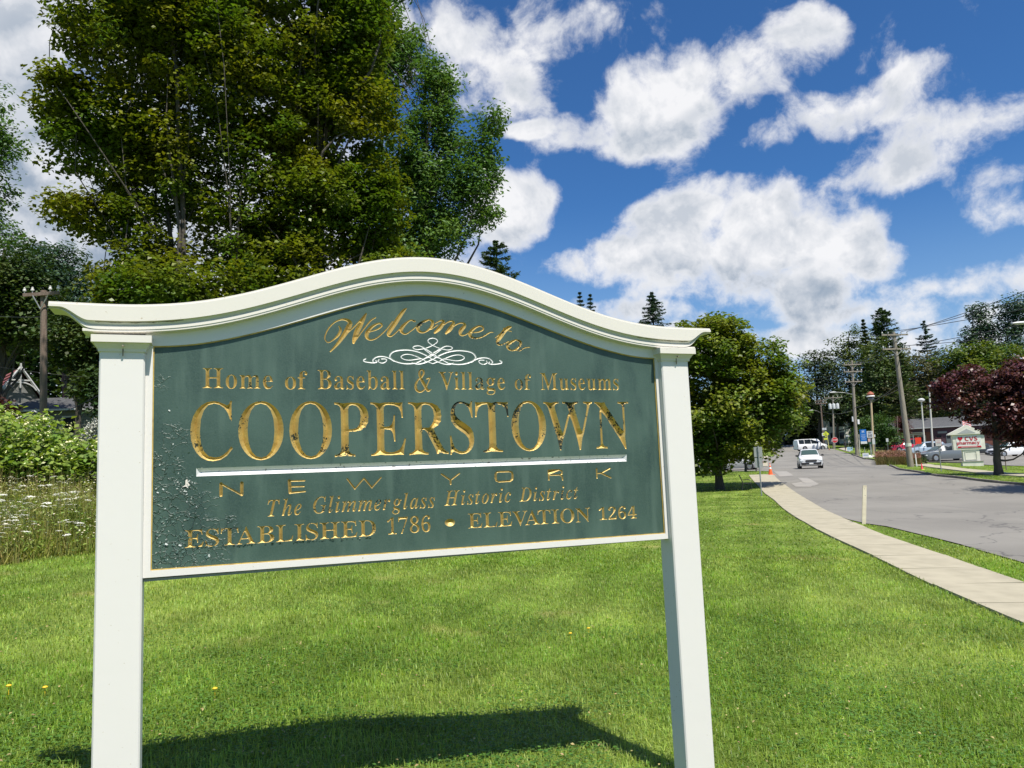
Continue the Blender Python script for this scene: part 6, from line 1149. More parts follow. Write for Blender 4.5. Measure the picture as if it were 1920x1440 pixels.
def umbel(r=.055):
    V = []; F = []
    for q in range(26):
        a = RNG.random() * 6.283; d = r * math.sqrt(RNG.random()); s = .008; c = (d * math.cos(a), d * math.sin(a), .006 - d * d * 3 + RNG.random() * .006); b_ = len(V)
        V += [(c[0] - s, c[1] - s, c[2]), (c[0] + s, c[1] - s, c[2]), (c[0] + s, c[1] + s, c[2] + .002), (c[0] - s, c[1] + s, c[2])]; F.append((b_, b_ + 1, b_ + 2, b_ + 3))
    return V, F
f0 = None; cand = np.argsort(y + RNG.normal(size=len(y)) * 1.3)[:9000]; cand = cand[(x[cand] > -.74 * y[cand]) & (x[cand] < -.50 * y[cand])]; cand = RNG.permutation(cand)[:260]
for i, j in enumerate(cand):
    p = (x[j], y[j], float(gz(x[j], y[j]))); hh = random.uniform(.8, 1.1) * (.46 + .85 * min(1, max(0, (y[j] - float(np.interp(x[j], me_x, me_y))) / 4.5)))
    if f0 is None:
        f0 = thing('wild_carrot', p, 'white flat-topped wild carrot flower on its stalk in the meadow', 'flower', 'white wild carrot flowers dotted through the meadow')
        g = G(); V, F = umbel(); g.add([(a, b_, c + .7) for a, b_, c in V], F); g.build('flower_head', PET, f0); g = G(); g.tube([(0, 0, 0), (.01, 0, .35), (0, 0, .7)], [.004, .003, .002], 4, caps=False); g.build('stem', STM, f0)
    else:
        r = dup(f0, p, random.uniform(0, 6)); r.scale = (random.uniform(.7, 1.3),) * 2 + (hh / .7,)
        r.rotation_euler = (random.uniform(-.15, .25), random.uniform(-.15, .15), random.uniform(0, 6))
# ------------------------------------------------------------------ lawn
road_np = np.array(road_poly); lot_np = np.array(lot_poly)
path_np = np.array([*walk_R, tuple(e1 + dd * 14), tuple(e2 + dd * 14), *walk_B])
def lawn_points(n, y0, y1, wide=.78, pad=1.6, p=1.0):
    """points spread evenly over the picture of a receding lawn"""
    t = RNG.random(n); y = y0 * (y1 / y0) ** t; w = wide * y + pad; x = RNG.uniform(-1, 1, n) * w; ok = ~inside(np.stack([x, y], 1), road_np) & ~inside(np.stack([x, y], 1), lot_np) & ~walk_mask(x, y) & ~in_meadow(x, y) & ~inside(np.stack([x, y], 1), path_np)
    return x[ok], y[ok]
def grass_material():
    m = leaf_mat('grass_blades', (.205, .325, .045), (.32, .41, .095), .022, .32, .42, .45, .32, .44, .62)
    nt = m.node_tree; b = nt.nodes['Principled BSDF']; src = b.inputs['Base Color'].links[0].from_socket; outs = [l.to_socket for l in src.links]; c = mow(nt, src)
    for s_ in outs: nt.links.new(c, s_)
    return m
GRASS = grass_material()
x, y = lawn_points(300000, 2.3, 15); f = (y / 4.0)
patch = vnoise(np.stack([x, y, 0 * x], 1) + 40, .9, 4)
tag(blades(x, y, RNG.uniform(.028, .062, len(x)) * (1 + .12 * f) * (.75 + .5 * patch), .0016 + .0011 * f, 1.0, GRASS, 'lawn_grass', two=True), 'short mown lawn grass under and around the sign', None, None, 'stuff')
x, y = lawn_points(230000, 12, 75, .75); f = y / 10
tag(blades(x, y, RNG.uniform(.025, .055, len(x)), .008 + .008 * f, 1.2, GRASS, 'lawn_grass'), 'farther lawn and verge grass receding to the trees', None, None, 'stuff')
dp = ground_at(1500, 1047); x = dp[0] + RNG.normal(size=900) * .32; y = dp[1] + RNG.normal(size=900) * .22
tag(blades(x, y, RNG.uniform(.02, .05, 900), np.full(900, .006), 1.3, leaf_mat('dry_grass', (.42, .34, .16), (.34, .30, .12), .02, .3), 'dry_grass_patch'), 'small straw-coloured dry patch in the lawn near the pavement', None, None, 'stuff')
CLOVER = leaf_mat('clover_leaves', (.075, .17, .022), (.10, .20, .035), .012, .3, .25, .5, .5)
x, y = lawn_points(90000, 2.5, 9); keep = vnoise(np.stack([x, y, 0 * x], 1) + 20, 1.3, 8) + RNG.normal(size=len(x)) * .1 > .55; x, y = x[keep], y[keep]
V, Q = leaves(np.stack([x, y, gz(x, y) + RNG.uniform(.02, .045, len(x))], 1), .02, .8, .9, .05); tag(mesh_np('clover', V, Q, CLOVER), 'patches of clover leaves in the lawn', None, None, 'stuff')
x, y = lawn_points(2500, 2.6, 14); V, Q = leaves(np.stack([x, y, gz(x, y) + .05], 1), .018, .6, .6); tag(mesh_np('fallen_leaves', V, Q, mat('dry_leaf_bits', (.30, .24, .10), .8, island=(.03, .4))), 'tiny dry leaf and seed bits scattered in the lawn', None, None, 'stuff')
DAN = mat('dandelion_yellow', (.75, .48, .02), .6)
g = G(); g.lathe([(.002, 0), (.002, .05), (.014, .052), (.017, .058), (.010, .064), (0.001, .066)], n=8); d0_ = None
for px, py in ((16, 1303), (84, 1306), (403, 1308), (1104, 1189), (1070, 1199), (1310, 1247)):
    p = ground_at(px, py)
    if d0_ is None: d0_ = g.build('dandelion', DAN); tag(d0_, 'small yellow dandelion flower in the mown lawn', 'flower', 'yellow dandelions in the lawn'); d0_.location = tuple(p)
    else: o = d0_.copy(); COL.objects.link(o); o.location = tuple(p)

# ------------------------------------------------------------------ utility poles and wires
WOODP = mat('pole_wood', (.30, .265, .215), .9, noise=(3, .35, .7, (8, 8, .6)), col2=(.17, .15, .125), bump=(20, .6, .02))
WOODD = mat('pole_wood_dark', (.14, .10, .08), .9, noise=(3, .35, .7, (8, 8, .6)), col2=(.22, .17, .14), bump=(20, .6, .02))
PORC = mat('porcelain', (.62, .62, .60), .3); GALV = mat('galvanised', (.42, .43, .43), .45, .6, noise=(8, .4, .7), col2=(.30, .31, .31))
WIRE = mat('wire_black', (.03, .03, .03), .6); WHITE = mat('sign_white', (.78, .78, .76), .5); ALU = mat('sign_back_aluminium', (.36, .38, .36), .5, .3, noise=(5, .4, .7), col2=(.28, .30, .27))
BLACKP = mat('black_plastic', (.02, .02, .022), .5); RUST = mat('rusty_cap', (.30, .09, .05), .7)
def pole(name, label, px0, px1, top_py, D, r0, r1, arms, m=WOODP, group=None, rot=.15, lamp=None, cans=0, guard=False, pins=True):
    b = base(px0, D); t = at(px1, top_py, D); v = t - b; root = thing(name, b, label, 'utility pole', group); g = G(); g.tube([(0, 0, -.4), tuple(v * .5), tuple(v)], [r0, (r0 + r1) / 2, r1], 12); g.build('pole', m, root, smooth=True)
    pts = []
    for py, half, two in arms:
        f = (at(px1, py, D)[2] - b[2]) / v[2]; c = v * f; dx, dy = math.cos(rot), math.sin(rot); g = G(); a0 = c + np.array((-dx * half, -dy * half - .0, 0)); 
        g.box(tuple(c + np.array((0, -r1 - .04, 0))), (half * 2, .09, .12), rot)
        g.build('crossarm', m, root)
        for s in (-1, 1):
            gb = G(); gb.tube([tuple(c + np.array((dx * s * half * .40, -r1 - .09, -.06))), tuple(c + np.array((0, -r1 - .06, -.55)))], .02, 5); gb.build('brace', GALV, root)
        if pins:
            for s in (-.95, -.5, .5, .95):
                p = c + np.array((dx * half * s, dy * half * s - r1 - .04, .06)); gi = G(); gi.lathe([(.018, 0), (.018, .07), (.055, .08), (.06, .12), (.035, .16), (.045, .19), (.01, .22)], tuple(p), 8); gi.build('insulator', PORC, root); pts.append(b + p + np.array((0, 0, .2)))
    if lamp:
        py, L, up, side = lamp; f = (at(px1, py, D)[2] - b[2]) / v[2]; c = v * f; g = G(); g.tube([tuple(c), tuple(c + np.array((side * L * .5, -.2, up * .75))), tuple(c + np.array((side * L, -.3, up)))], [.035, .03, .03], 7); g.build('lamp_arm', GALV, root)
        g = G(); e = c + np.array((side * (L + .3), -.32, up)); g.loft([[(e[0] + x * side, e[1] + w * math.cos(a), e[2] + hh * math.sin(a) * .6) for a in np.linspace(0, 6.283, 9)[:-1]] for x, w, hh in ((-.38, .05, .08), (-.25, .13, .14), (.15, .15, .13), (.4, .06, .05))]); g.build('lamp_head', mat('lamp_head', (.62, .63, .63), .4), root, smooth=True)
    for k in range(cans):
        g = G(); z = (at(px1, 762, D)[2] - b[2]); x = (k - 1) * .62 ; g.lathe([(.22, -.45), (.25, -.43), (.25, .35), (.2, .42), (.06, .44), (.05, .55)], (v[0] * z / v[2] + x * math.cos(rot), -.34 + x * math.sin(rot), z), 12); g.build('transformer', mat('transformer_grey', (.50, .53, .54), .45), root, smooth=True)
    if guard:
        g = G(); g.tube([(r0 + .03, -r0, 0), (r0 + .02 + v[0] * .22, -r0, v[2] * .22)], .05, 6); g.build('conduit', mat('conduit_pale', (.52, .50, .44), .6), root)
    return root, b, v, pts

pA, bA, vA, ptA = pole('utility_pole', 'leaning weathered utility pole with two crossarms at the car park entrance', 1708, 1675, 623, 64, .25, .14, [(628.5, 1.18, 0), (655, 1.25, 0)], rot=.12)
pB, bB, vB, ptB = pole('utility_pole', 'grey utility pole with three crossarms and a street lamp on the verge island', 1607, 1597, 676, 92, .22, .13, [(684, 1.05, 0), (697, 1.1, 0), (716, 1.05, 0)], rot=.03, lamp=(740, 2.3, .35, -1), guard=True)
pC, bC, vC, ptC = pole('utility_pole', 'small utility pole carrying three grey transformers beyond the stop sign', 1563, 1561.5, 742, 128, .17, .12, [(746, 1.5, 0)], rot=0, cans=3)
pD, bD, vD, ptD = pole('utility_pole', 'farthest utility pole with a pale lamp arm right of the white van', 1545, 1538, 748, 140, .17, .12, [(752, 1.0, 0), (757, 1.0, 0)], rot=0, m=WOODD, lamp=(775, 1.6, .6, -1))
pL, bL, vL, ptL = pole('utility_pole', 'brown wooden pole with one crossarm standing over the knotweed on the left', 81, 82, 545, 27, .13, .105, [(553, .68, 0)], m=WOODD, rot=-.1)
pR, bR, vR, _ = pole('utility_pole', 'utility pole just outside the right edge whose lamp head reaches into the photo', 2075, 2055, 330, 36, .2, .14, [(400, 1.2, 0)], lamp=(655, 3.6, 1.35, -1), rot=.1)
# label band and pale stub on the leaning pole
g = G(); f = .16; g.tube([tuple(vA * (f - .012)), tuple(vA * (f + .012))], [.26, .255], 12); g.build('pole_band', mat('band_pale', (.55, .58, .48), .6), pA)
g = G(); g.tube([(.35, -.25, 0), (.33, -.25, 1.0)], .045, 6); g.build('marker_stub', WHITE, pA)
g = G(); g.tube([(.36, -.22, 0), (.32, -.2, 2.6)], .03, 6); g.build('guy_guard', GALV, pA)
for k, (dx, z, h_) in enumerate(((.30, 4.0, .55), (-.35, 4.35, .6))): g = G(); g.box((vB[0] * .3 + dx, -.2, z), (.22 if k == 0 else .1, .2, h_)); g.build('meter_box', mat('box_white', (.7, .7, .7), .5), pB)
def wire(a, b, sag, r=.016, label='', grp='overhead lines along the road'):
    a = np.array(a); b = np.array(b); P = [a + (b - a) * t - np.array((0, 0, 4 * sag * t * (1 - t))) for t in np.linspace(0, 1, 14)]
    g = G(); g.tube([p - a for p in P], r, 5); o = g.build('overhead_line', WIRE); o.location = tuple(a); return tag(o, label, 'cable', grp)
def P_(px, py, D): return at(px, py, D)
ends = [(2250, 330), (2250, 352), (2250, 385), (2250, 428), (2250, 470)]
for i, ((ex, ey), k) in enumerate(zip([(1920, 538), (1920, 552), (1920, 571), (1920, 599), (1920, 618)], (3, 2, 1, 7, 6))):
    a = ptA[k]; q = at(ex, ey, 42); d = q - a; wire(a, a + d * 1.7, .25, .022, ['highest', 'second', 'middle', 'fourth', 'lowest'][i] + ' of the five lines rising to the upper right from the leaning pole')
for i, k in enumerate((0, 1, 2, 3)): wire(ptA[k + 4], ptB[k], .5, .018, ['outermost', 'second', 'third', 'road-side'][i] + ' line slung between the leaning pole and the three-armed pole')
for i, k in enumerate((4, 5, 7, 8, 11)): wire(ptB[k], at(1500 - i * 4, 712 + i * 9, 150), .6, .02, ['top', 'second', 'middle', 'fourth', 'lowest'][i] + ' line running left from the three-armed pole into the round maple')
wire(bA + vA * .62, bB + vB * .5, .4, .03, 'thick cable at mid height between the leaning pole and the three-armed pole'); wire(bA + vA * .58, at(1632, 744, 98), .3, .022, 'thin cable from the leaning pole to the siren pole')
wire(bB + vB * .48, bD + vD * .75, .5, .03, 'thick cable from the three-armed pole to the farthest pole'); wire(ptC[0], ptD[1], .2, .02, 'short line between the transformer pole and the farthest pole')
wire(bL + vL * .88, at(-60, 585, 40), .1, .012, 'upper thin line leaving the left wooden pole', 'lines on the left pole'); wire(bL + vL * .50, at(-40, 648, 34), .5, .012, 'sagging drop line left of the wooden pole', 'lines on the left pole'); wire(bL + vL * .42, at(240, 706, 33), .15, .012, 'thin line from the wooden pole towards the sign post', 'lines on the left pole'); wire(at(-60, 678, 32), at(260, 712, 33), .15, .012, 'lowest thin line crossing behind the wooden pole', 'lines on the left pole')
# ------------------------------------------------------------------ siren, lamp posts
b = base(1638, 96); t = at(1633, 750, 96) - b; s = thing('siren_pole', b, 'tan pole topped by a siren with a rust-red cap behind the speed sign', 'siren pole'); g = G(); g.tube([(0, 0, -.3), tuple(t)], [.15, .12], 10); g.build('pole', mat('tan_pole', (.46, .36, .22), .7), s, smooth=True)
for nm, pr, m_ in (('siren_horn', [(.14, -.1), (.34, .08), (.34, .28), (.16, .36)], mat('siren_dark', (.14, .15, .17), .5)), ('siren_disc', [(.16, .40), (.5, .42), (.46, .54), (.2, .58)], WHITE), ('siren_cap', [(.40, .62), (.42, .72), (.30, .92), (.08, 1.06), (.01, 1.1)], RUST)):
    g = G(); g.lathe(pr, tuple(t), 14); g.build(nm, m_, s, smooth=True)
for px0, px1, tpy, D, lab, head in ((1735, 1727.5, 752, 92, 'shorter pale lamp post in the car park with a mushroom head', 1), (1750, 1742, 726, 79, 'taller pale lamp post in front of the grey minivan', 0), (1684, 1682, 780, 100, 'thin dark post with a small box left of the leaning pole', 2)):
    b = base(px0, D); t = at(px1, tpy, D) - b; s = thing('lamp_post', b, lab, 'lamp post'); g = G(); g.tube([(0, 0, -.2), tuple(t)], [.11 if head < 2 else .07, .07 if head < 2 else .05], 8); g.build('post', mat('pale_post', (.60, .58, .52), .5) if head < 2 else WOODD, s, smooth=True)
    g = G()
    if head == 1: g.lathe([(.1, -.1), (.36, .02), (.40, .16), (.25, .28), (.05, .34)], tuple(t), 14)
    elif head == 0: g.box(tuple(t + np.array((.28, 0, .1))), (.75, .3, .16))
    else: g.box(tuple(t * .42 + np.array((.12, -.1, 0))), (.2, .15, .42))
    g.build('lamp_head' if head < 2 else 'meter_box', mat('lamp_head', (.62, .63, .63), .4), s)
    if head == 0: g = G(); g.lathe([(.55, -.2), (.55, .28), (.48, .34)], (0, 0, 0), 12); g.build('concrete_foot', CONC2, s)
# ------------------------------------------------------------------ signs
def text_geo(style, text, h, x, z, y, gap=.09, align=0, sx=1.0):
    g = G(); cur = 0; pos = []; lo, hi = glyph_box(GL[style + text[0]]); s = h / (hi[1] if hi[1] > .3 else .5)
    for i, ch in enumerate(text):
        lo, hi = glyph_box(GL[style + ch]); cur += gap * (i > 0); pos.append(cur - lo[0]); cur += hi[0] - lo[0]
    x0 = x - cur * s * sx / 2 if align == 0 else x; out = []
    for ch, p in zip(text, pos):
        loops = [q * (s * sx, s) + (x0 + p * s * sx, z) for q in GL[style + ch]]; pts = np.concatenate(loops); faces = []; b_ = 0
        for q in orient(loops): pass
        b_ = 0
        for q in loops: faces.append(list(range(b_, b_ + len(q)))[::1 if sarea(q) > 0 else -1]); b_ += len(q)
        v, e, f, ov, oe, of = delaunay_2d_cdt([Vector((float(a), float(c))) for a, c in pts], [], faces, 0, 1e-7); F = [tt for tt, o in zip(f, of) if len(o) % 2 == 1]
        n = len(v); V = [(p_.x, y, p_.y) for p_ in v] + [(p_.x, y + .012, p_.y) for p_ in v]; ed = {}
        for tt in F:
            for i in range(3): ed[(tt[i], tt[(i + 1) % 3])] = 1
        sides = [(a, a + n, c + n, c) for a, c in ed if (c, a) not in ed]
        out.append((V, F + sides))
    return out
def add_text(parent, style, text, h, x, z, y, m, **k):
    for V, F in text_geo(style, text, h, x, z, y, **k):
        g = G(); g.add(V, F); g.build('letter', m, parent)
def face(loc, extra=0.0): return math.atan2(loc[0], loc[1]) * -1 + extra      # turn local -y towards the camera
def post_sign(name, label, px, top, D, parts, cat='sign', post=.03, pm=None, rz=None, lean=0., postx=0., ph=None):
    b = base(px, D); s = thing(name, b, label, cat, rz=face(b) if rz is None else rz); H = at(px, top, D)[2] - b[2]; g = G(); g.tube([(postx, .04, -.2), (postx + lean * H, .04, (ph or H))], post, 8); g.build('post', pm or GALV, s)
    for nm, w, h, x, zc, m_ in parts:
        g = G(); g.box((x, 0, H - zc), (w, .012 if 'cab' not in nm else .25, h)); g.build(nm, m_, s, bevel=0 if 'cab' in nm else .0)
    return s, H, b
BLUE = mat('sign_blue', (.02, .17, .55), .45); RED = mat('sign_red', (.62, .03, .035), .45); YEL = mat('fluorescent_yellow', (.72, .80, .02), .5); ORG = mat('orange_red', (.85, .06, .02), .6); LGREY = mat('sign_grey', (.62, .64, .64), .5); DGREEN = mat('dark_sign_green', (.02, .10, .07), .5); INK = mat('ink', (.03, .03, .04), .6); GREYFRAME = mat('frame_grey', (.2, .2, .2), .6)
k = 1 / FPX
D = 36.0
b = base(1428, D); s = thing('road_sign', b, 'two grey sign backs on a galvanised post beside the left pavement', 'sign', rz=face(b, .1)); t = at(1421, 836, D) - b
R_ = Matrix.Rotation(-s.rotation_euler[2], 3, 'Z'); tl = R_ @ Vector(t); g = G(); g.box((0, 0, 0), (.06, .045, .1)); g.tube([(0, -.03, -.2), (tl.x, -.03, tl.z)], .032, 6); g.build('post', GALV, s)
for z0, z1, w in ((838, 857, .60), (858.5, 877, .56)):
    za, zb = at(1421, z0, D)[2] - b[2], at(1421, z1, D)[2] - b[2]; xm = tl.x * (za + zb) / 2 / tl.z; g = G(); g.box((xm - .01, .02, (za + zb) / 2), (w * .62, .008, za - zb)); g.build('sign_back', ALU, s)
s, H, b = post_sign('direction_sign', 'tall blue hospital direction sign with a white foot panel', 1622, 805, 94, [('panel', .72, 1.72, 0, .86, BLUE), ('foot_panel', .70, .30, 0, 1.60, WHITE)], post=.04, ph=.9)
[setattr(c_, 'location', (0, -.010, 0)) for c_ in s.children if c_.name.startswith('foot_panel')]
add_text(s, 's', 'H', .30, 0, H - .42, -.016, mat('letter_pale', (.65, .75, .85), .5))
for i, w in enumerate((.44, .5, .36, .48)): g = G(); g.box((0, -.010, H - .66 - i * .17), (w, .008, .035)); g.build('faded_line', mat('letter_pale', (.65, .75, .85), .5), s)
s, H, b = post_sign('speed_limit_sign', 'grey-white speed limit 30 sign right of the blue sign', 1635, 808, 88, [('panel', .64, .75, 0, .38, LGREY)], post=.035)
add_text(s, 's', '30', .27, 0, H - .64, -.018, INK); 
for i, w in enumerate((.36, .30)): g = G(); g.box((0, -.010, H - .12 - i * .11), (w, .008, .05)); g.build('faded_line', INK, s)
s, H, b = post_sign('small_sign', 'small red and white notice below the speed limit sign', 1633, 822, 90, [('panel', .30, .38, 0, .2, mat('pink_white', (.66, .42, .36), .5))], post=.02)
s, H, b = post_sign('small_sign', 'dark green small sign on a short post under the speed limit sign', 1634, 829, 86, [('panel', .30, .22, 0, .1, DGREEN)], post=.02)
s, H, b = post_sign('notice_board', 'narrow white notice right of the speed limit sign', 1640.5, 822, 93, [('panel', .30, .70, 0, .35, LGREY)], post=.02)
s, H, b = post_sign('notice_board', 'tiny white plate above the narrow notice right of the siren pole', 1642.5, 814.5, 97, [('panel', .24, .32, 0, .16, LGREY)], post=.02)
s, H, b = post_sign('notice_board', 'small white notice in front of the bushy tree', 1666, 822, 96, [('panel', .27, .42, 0, .2, LGREY)], post=.02)
b = base(1567, 118); s = thing('stop_sign', b, 'red octagonal stop sign at the junction', 'sign', rz=face(b)); H = at(1567, 820, 118)[2] - b[2]; g = G(); g.tube([(0, .04, -.2), (0, .04, H)], .035, 6); g.build('post', GALV, s)
def octo(r, z, y): return [(r * math.cos(math.radians(22.5 + 45 * i)), z + r * math.sin(math.radians(22.5 + 45 * i))) for i in range(8)]
g = G(); g.prism(octo(.46, H - .4, 0), -.004, .012); g.build('border', WHITE, s); g = G(); g.prism(octo(.42, H - .4, 0), -.010, -.005); g.build('panel', RED, s); add_text(s, 's', 'STOP', .22, 0, H - .51, -.024, WHITE, sx=.85)
b = base(1551, 126); s = thing('pedestrian_sign', b, 'fluorescent yellow diamond crossing sign with arrow plate by the far pole', 'sign', rz=face(b)); H = at(1551, 808, 126)[2] - b[2]; g = G(); g.tube([(0, .04, -.2), (0, .04, H - .2)], .035, 6); g.build('post', GALV, s)
g = G(); g.prism([(-.5, H - .5), (0, H - 1.0), (.5, H - .5), (0, H)], -.006, .006); g.build('diamond', YEL, s); g = G(); g.box((-.05, 0, H - 1.28), (.6, .012, .32)); g.build('arrow_plate', YEL, s); g = G(); g.box((-.42, .02, H - .55), (.34, .012, .5)); g.build('side_plate', WHITE, s)
g = G(); g.tube([(0, -.012, H - .38), (0, -.012, H - .60), (-.08, -.012, H - .78)], .03, 4); g.tube([(0, -.012, H - .60), (.09, -.012, H - .78)], .03, 4); g.lathe([(.001, -.003), (.06, 0), (.001, .003)], (0, -.012, H - .30), 8, axis='y'); g.build('walking_symbol', INK, s)
b = base(1549, 124); s = thing('street_name_sign', b, 'white and grey route plate above the yellow crossing sign', 'sign', rz=face(b)); H = at(1549, 802, 124)[2] - b[2]; g = G(); g.tube([(0, .03, -.2), (0, .03, H)], .03, 6); g.build('post', GALV, s); g = G(); g.box((0, 0, H - .18), (.62, .012, .36)); g.build('plate', LGREY, s)
b = base(1555, 122); s = thing('guy_wire_guard', b, 'yellow slanting guard on a guy wire beside the crossing sign', 'guard'); g = G(); t = at(1550, 812, 122) - b; g.tube([(0, 0, 0), tuple(t)], .05, 6); g.build('guard', mat('guard_yellow', (.68, .60, .22), .6), s); g = G(); g.lathe([(.12, 0), (.1, .12), (.02, .2)], (0, 0, 0), 8); g.build('anchor', RUST, s)
b = base(1592, 122); s = thing('street_name_sign', b, 'pale street name plate on a thin post right of the walking person', 'sign', rz=face(b)); H = at(1592, 816, 122)[2] - b[2]; g = G(); g.tube([(0, .02, -.2), (0, .02, H)], .025, 6); g.build('post', GALV, s); g = G(); g.box((0, 0, H - .08), (.62, .012, .2)); g.build('plate', LGREY, s)
def yard(px, D, w, h, m_, lab):
    b = base(px, D); s = thing('yard_sign', b, lab, 'yard sign', rz=face(b)); g = G(); g.box((0, 0, .22 + h / 2), (w, .01, h)); g.build('panel', m_, s)
    for x in (-w * .3, w * .3): g = G(); g.tube([(x, .01, -.1), (x, .01, .3)], .008, 5); g.build('leg', GALV, s)
    g = G(); g.box((0, -.008, .22 + h * .55), (w * .7, .006, h * .2)); g.build('faded_line', mat('faded_blue', (.30, .45, .65), .6), s)
yard(1594, 108, .72, .5, mat('yard_blue', (.42, .62, .80), .5), 'pale blue yard sign left of the three-armed pole'); yard(1624, 84, .62, .48, WHITE, 'bright white yard sign on the verge island'); 
b = base(1631, 86); s = thing('plastic_bag', b, 'white crumpled bag lying beside the white yard sign', 'bag'); g = G(); g.loft([[(r * math.cos(a) * (1 + .15 * math.sin(3 * a + z_ * 9)), .6 * r * math.sin(a), z_) for a in np.linspace(0, 6.283, 11)[:-1]] for r, z_ in ((.2, 0), (.3, .1), (.24, .24), (.08, .32), (.12, .38))]); g.build('bag', WHITE, s, smooth=True)
s, H, b = post_sign('road_work_sign', 'plain bright orange-red sign standing beside the red pickup', 1725, 820, 84, [('panel', .58, .70, 0, .36, ORG)], post=.03)
s, H, b = post_sign('parking_sign', 'white no-parking notice with red border on the near grass strip', 1765, 823, 52, [('border', .37, .47, 0, .24, mat('sign_red_soft', (.50, .12, .12), .5)), ('panel', .335, .435, 0, .24, WHITE)], post=.03)
[setattr(c_, 'location', (0, -.010, 0)) for c_ in s.children if c_.name.startswith('panel')]
for i, (w, m_) in enumerate(((.2, mat('sign_red_soft', (.5, .12, .12))), (.26, mat('sign_red_soft', (.5, .12, .12))), (.24, INK))): g = G(); g.box((0, -.018, H - .12 - i * .10), (w, .004, .022)); g.build('faded_line', m_, s)
s, H, b = post_sign('small_post', 'short dark post in the grass right of the purple tree trunk', 1887, 855, 52, [], post=.03, pm=WOODD, cat='post')
# pharmacy pylon sign
D = 66.0; b = base(1808, D); pr = face(b, .16); s = thing('pylon_sign', b, 'cream gabled pylon sign with red pharmacy lettering beside the purple tree', 'sign', rz=pr)
CRM = mat('cream_sign', (.80, .78, .69), .55, noise=(2, .4, .7), col2=(.64, .63, .55)); m1 = D / FPX
def zz(py): return at(1808, py, D)[2] - b[2]
x = lambda px: (px - 1812) * m1
def slab_(g, x0, x1, z0, z1, y0=-.35, y1=.35): g.box(((x0 + x1) / 2, (y0 + y1) / 2, (z0 + z1) / 2), (x1 - x0, y1 - y0, z1 - z0)); return g
slab_(G(), x(1808.5), x(1842), -.4, zz(866.2), -.42, .42).build('plinth', CRM, s); slab_(G(), x(1807), x(1843), zz(866.2), zz(864.8), -.46, .46).build('plinth_cap', mat('shade_grey', (.28, .27, .25), .7), s)
slab_(G(), x(1811), x(1838), zz(864.8), zz(843.4), -.3, .3).build('stem', CRM, s)
g = G(); 
for x0, x1, z0, z1 in ((1814, 1833, 847, 846.2), (1814, 1833, 862.5, 861.7), (1814, 1814.8, 861.7, 847), (1832.2, 1833, 861.7, 847)): slab_(g, x(x0), x(x1), zz(z0), zz(z1), -.33, -.29)
g.build('panel_moulding', mat('cream_shade', (.60, .59, .52), .6), s)['kind'] = 'stuff'
slab_(G(), x(1796.5), x(1848), zz(843.4), zz(815), -.36, .36).build('cabinet', CRM, s); slab_(G(), x(1802), x(1842), zz(840.5), zz(817.5), -.385, -.355).build('sign_face', WHITE, s)
g = G(); g.prism([(x(1789), zz(814.8)), (x(1851), zz(814.8)), (x(1850), zz(812.5)), (x(1820), zz(797.5)), (x(1790.5), zz(812.5))], -.5, .5); g.build('gable', CRM, s); g = G(); g.prism([(x(1805), zz(812.6)), (x(1834), zz(812.6)), (x(1820), zz(804.5))], -.515, -.501); g.build('tympanum', mat('tympanum_grey', (.40, .42, .42), .6), s)
RD = mat('pharmacy_red', (.52, .01, .03), .45)
hp = [(0, -.5), (.5, .05), (.52, .3), (.38, .48), (.15, .48), (0, .3), (-.15, .48), (-.38, .48), (-.52, .3), (-.5, .05)]
g = G(); hs_ = .36; g.prism([(x(1808.5) + a * hs_, (zz(822.8)) + c * hs_) for a, c in hp], -.40, -.386); g.build('heart', RD, s)
add_text(s, 's', 'CVS', .34, x(1826.2), zz(826.8), -.40, RD, sx=1.12, gap=.04); add_text(s, 's', 'pharmacy', .20, x(1821), zz(833.5), -.40, RD, sx=1.0, gap=.05)
slab_(G(), x(1803.5), x(1841.5), zz(839.8), zz(836.8), -.40, -.386).build('red_band', RD, s); slab_(G(), x(1809), x(1835), zz(838.8), zz(837.8), -.41, -.402).build('faded_line', mat('band_text', (.7, .5, .5), .5), s)
b = base(1811, 84); s = thing('flag', b, 'striped flag on a pole behind the gable of the pylon sign', 'flag'); H = at(1811, 783, 84)[2] - b[2]; g = G(); g.tube([(0, 0, 0), (0, 0, H)], .035, 6); g.build('pole', GALV, s)
for i in range(9): g = G(); g.add([(.04 + .95 * u, .1 * math.sin(u * 7), H - .12 - .09 * (i + c) - u * .45) for u in np.linspace(0, 1, 9) for c in (0, 1)], [(2 * j, 2 * j + 2, 2 * j + 3, 2 * j + 1) for j in range(8)]); g.build('stripe', RED if i % 2 == 0 else WHITE, s)
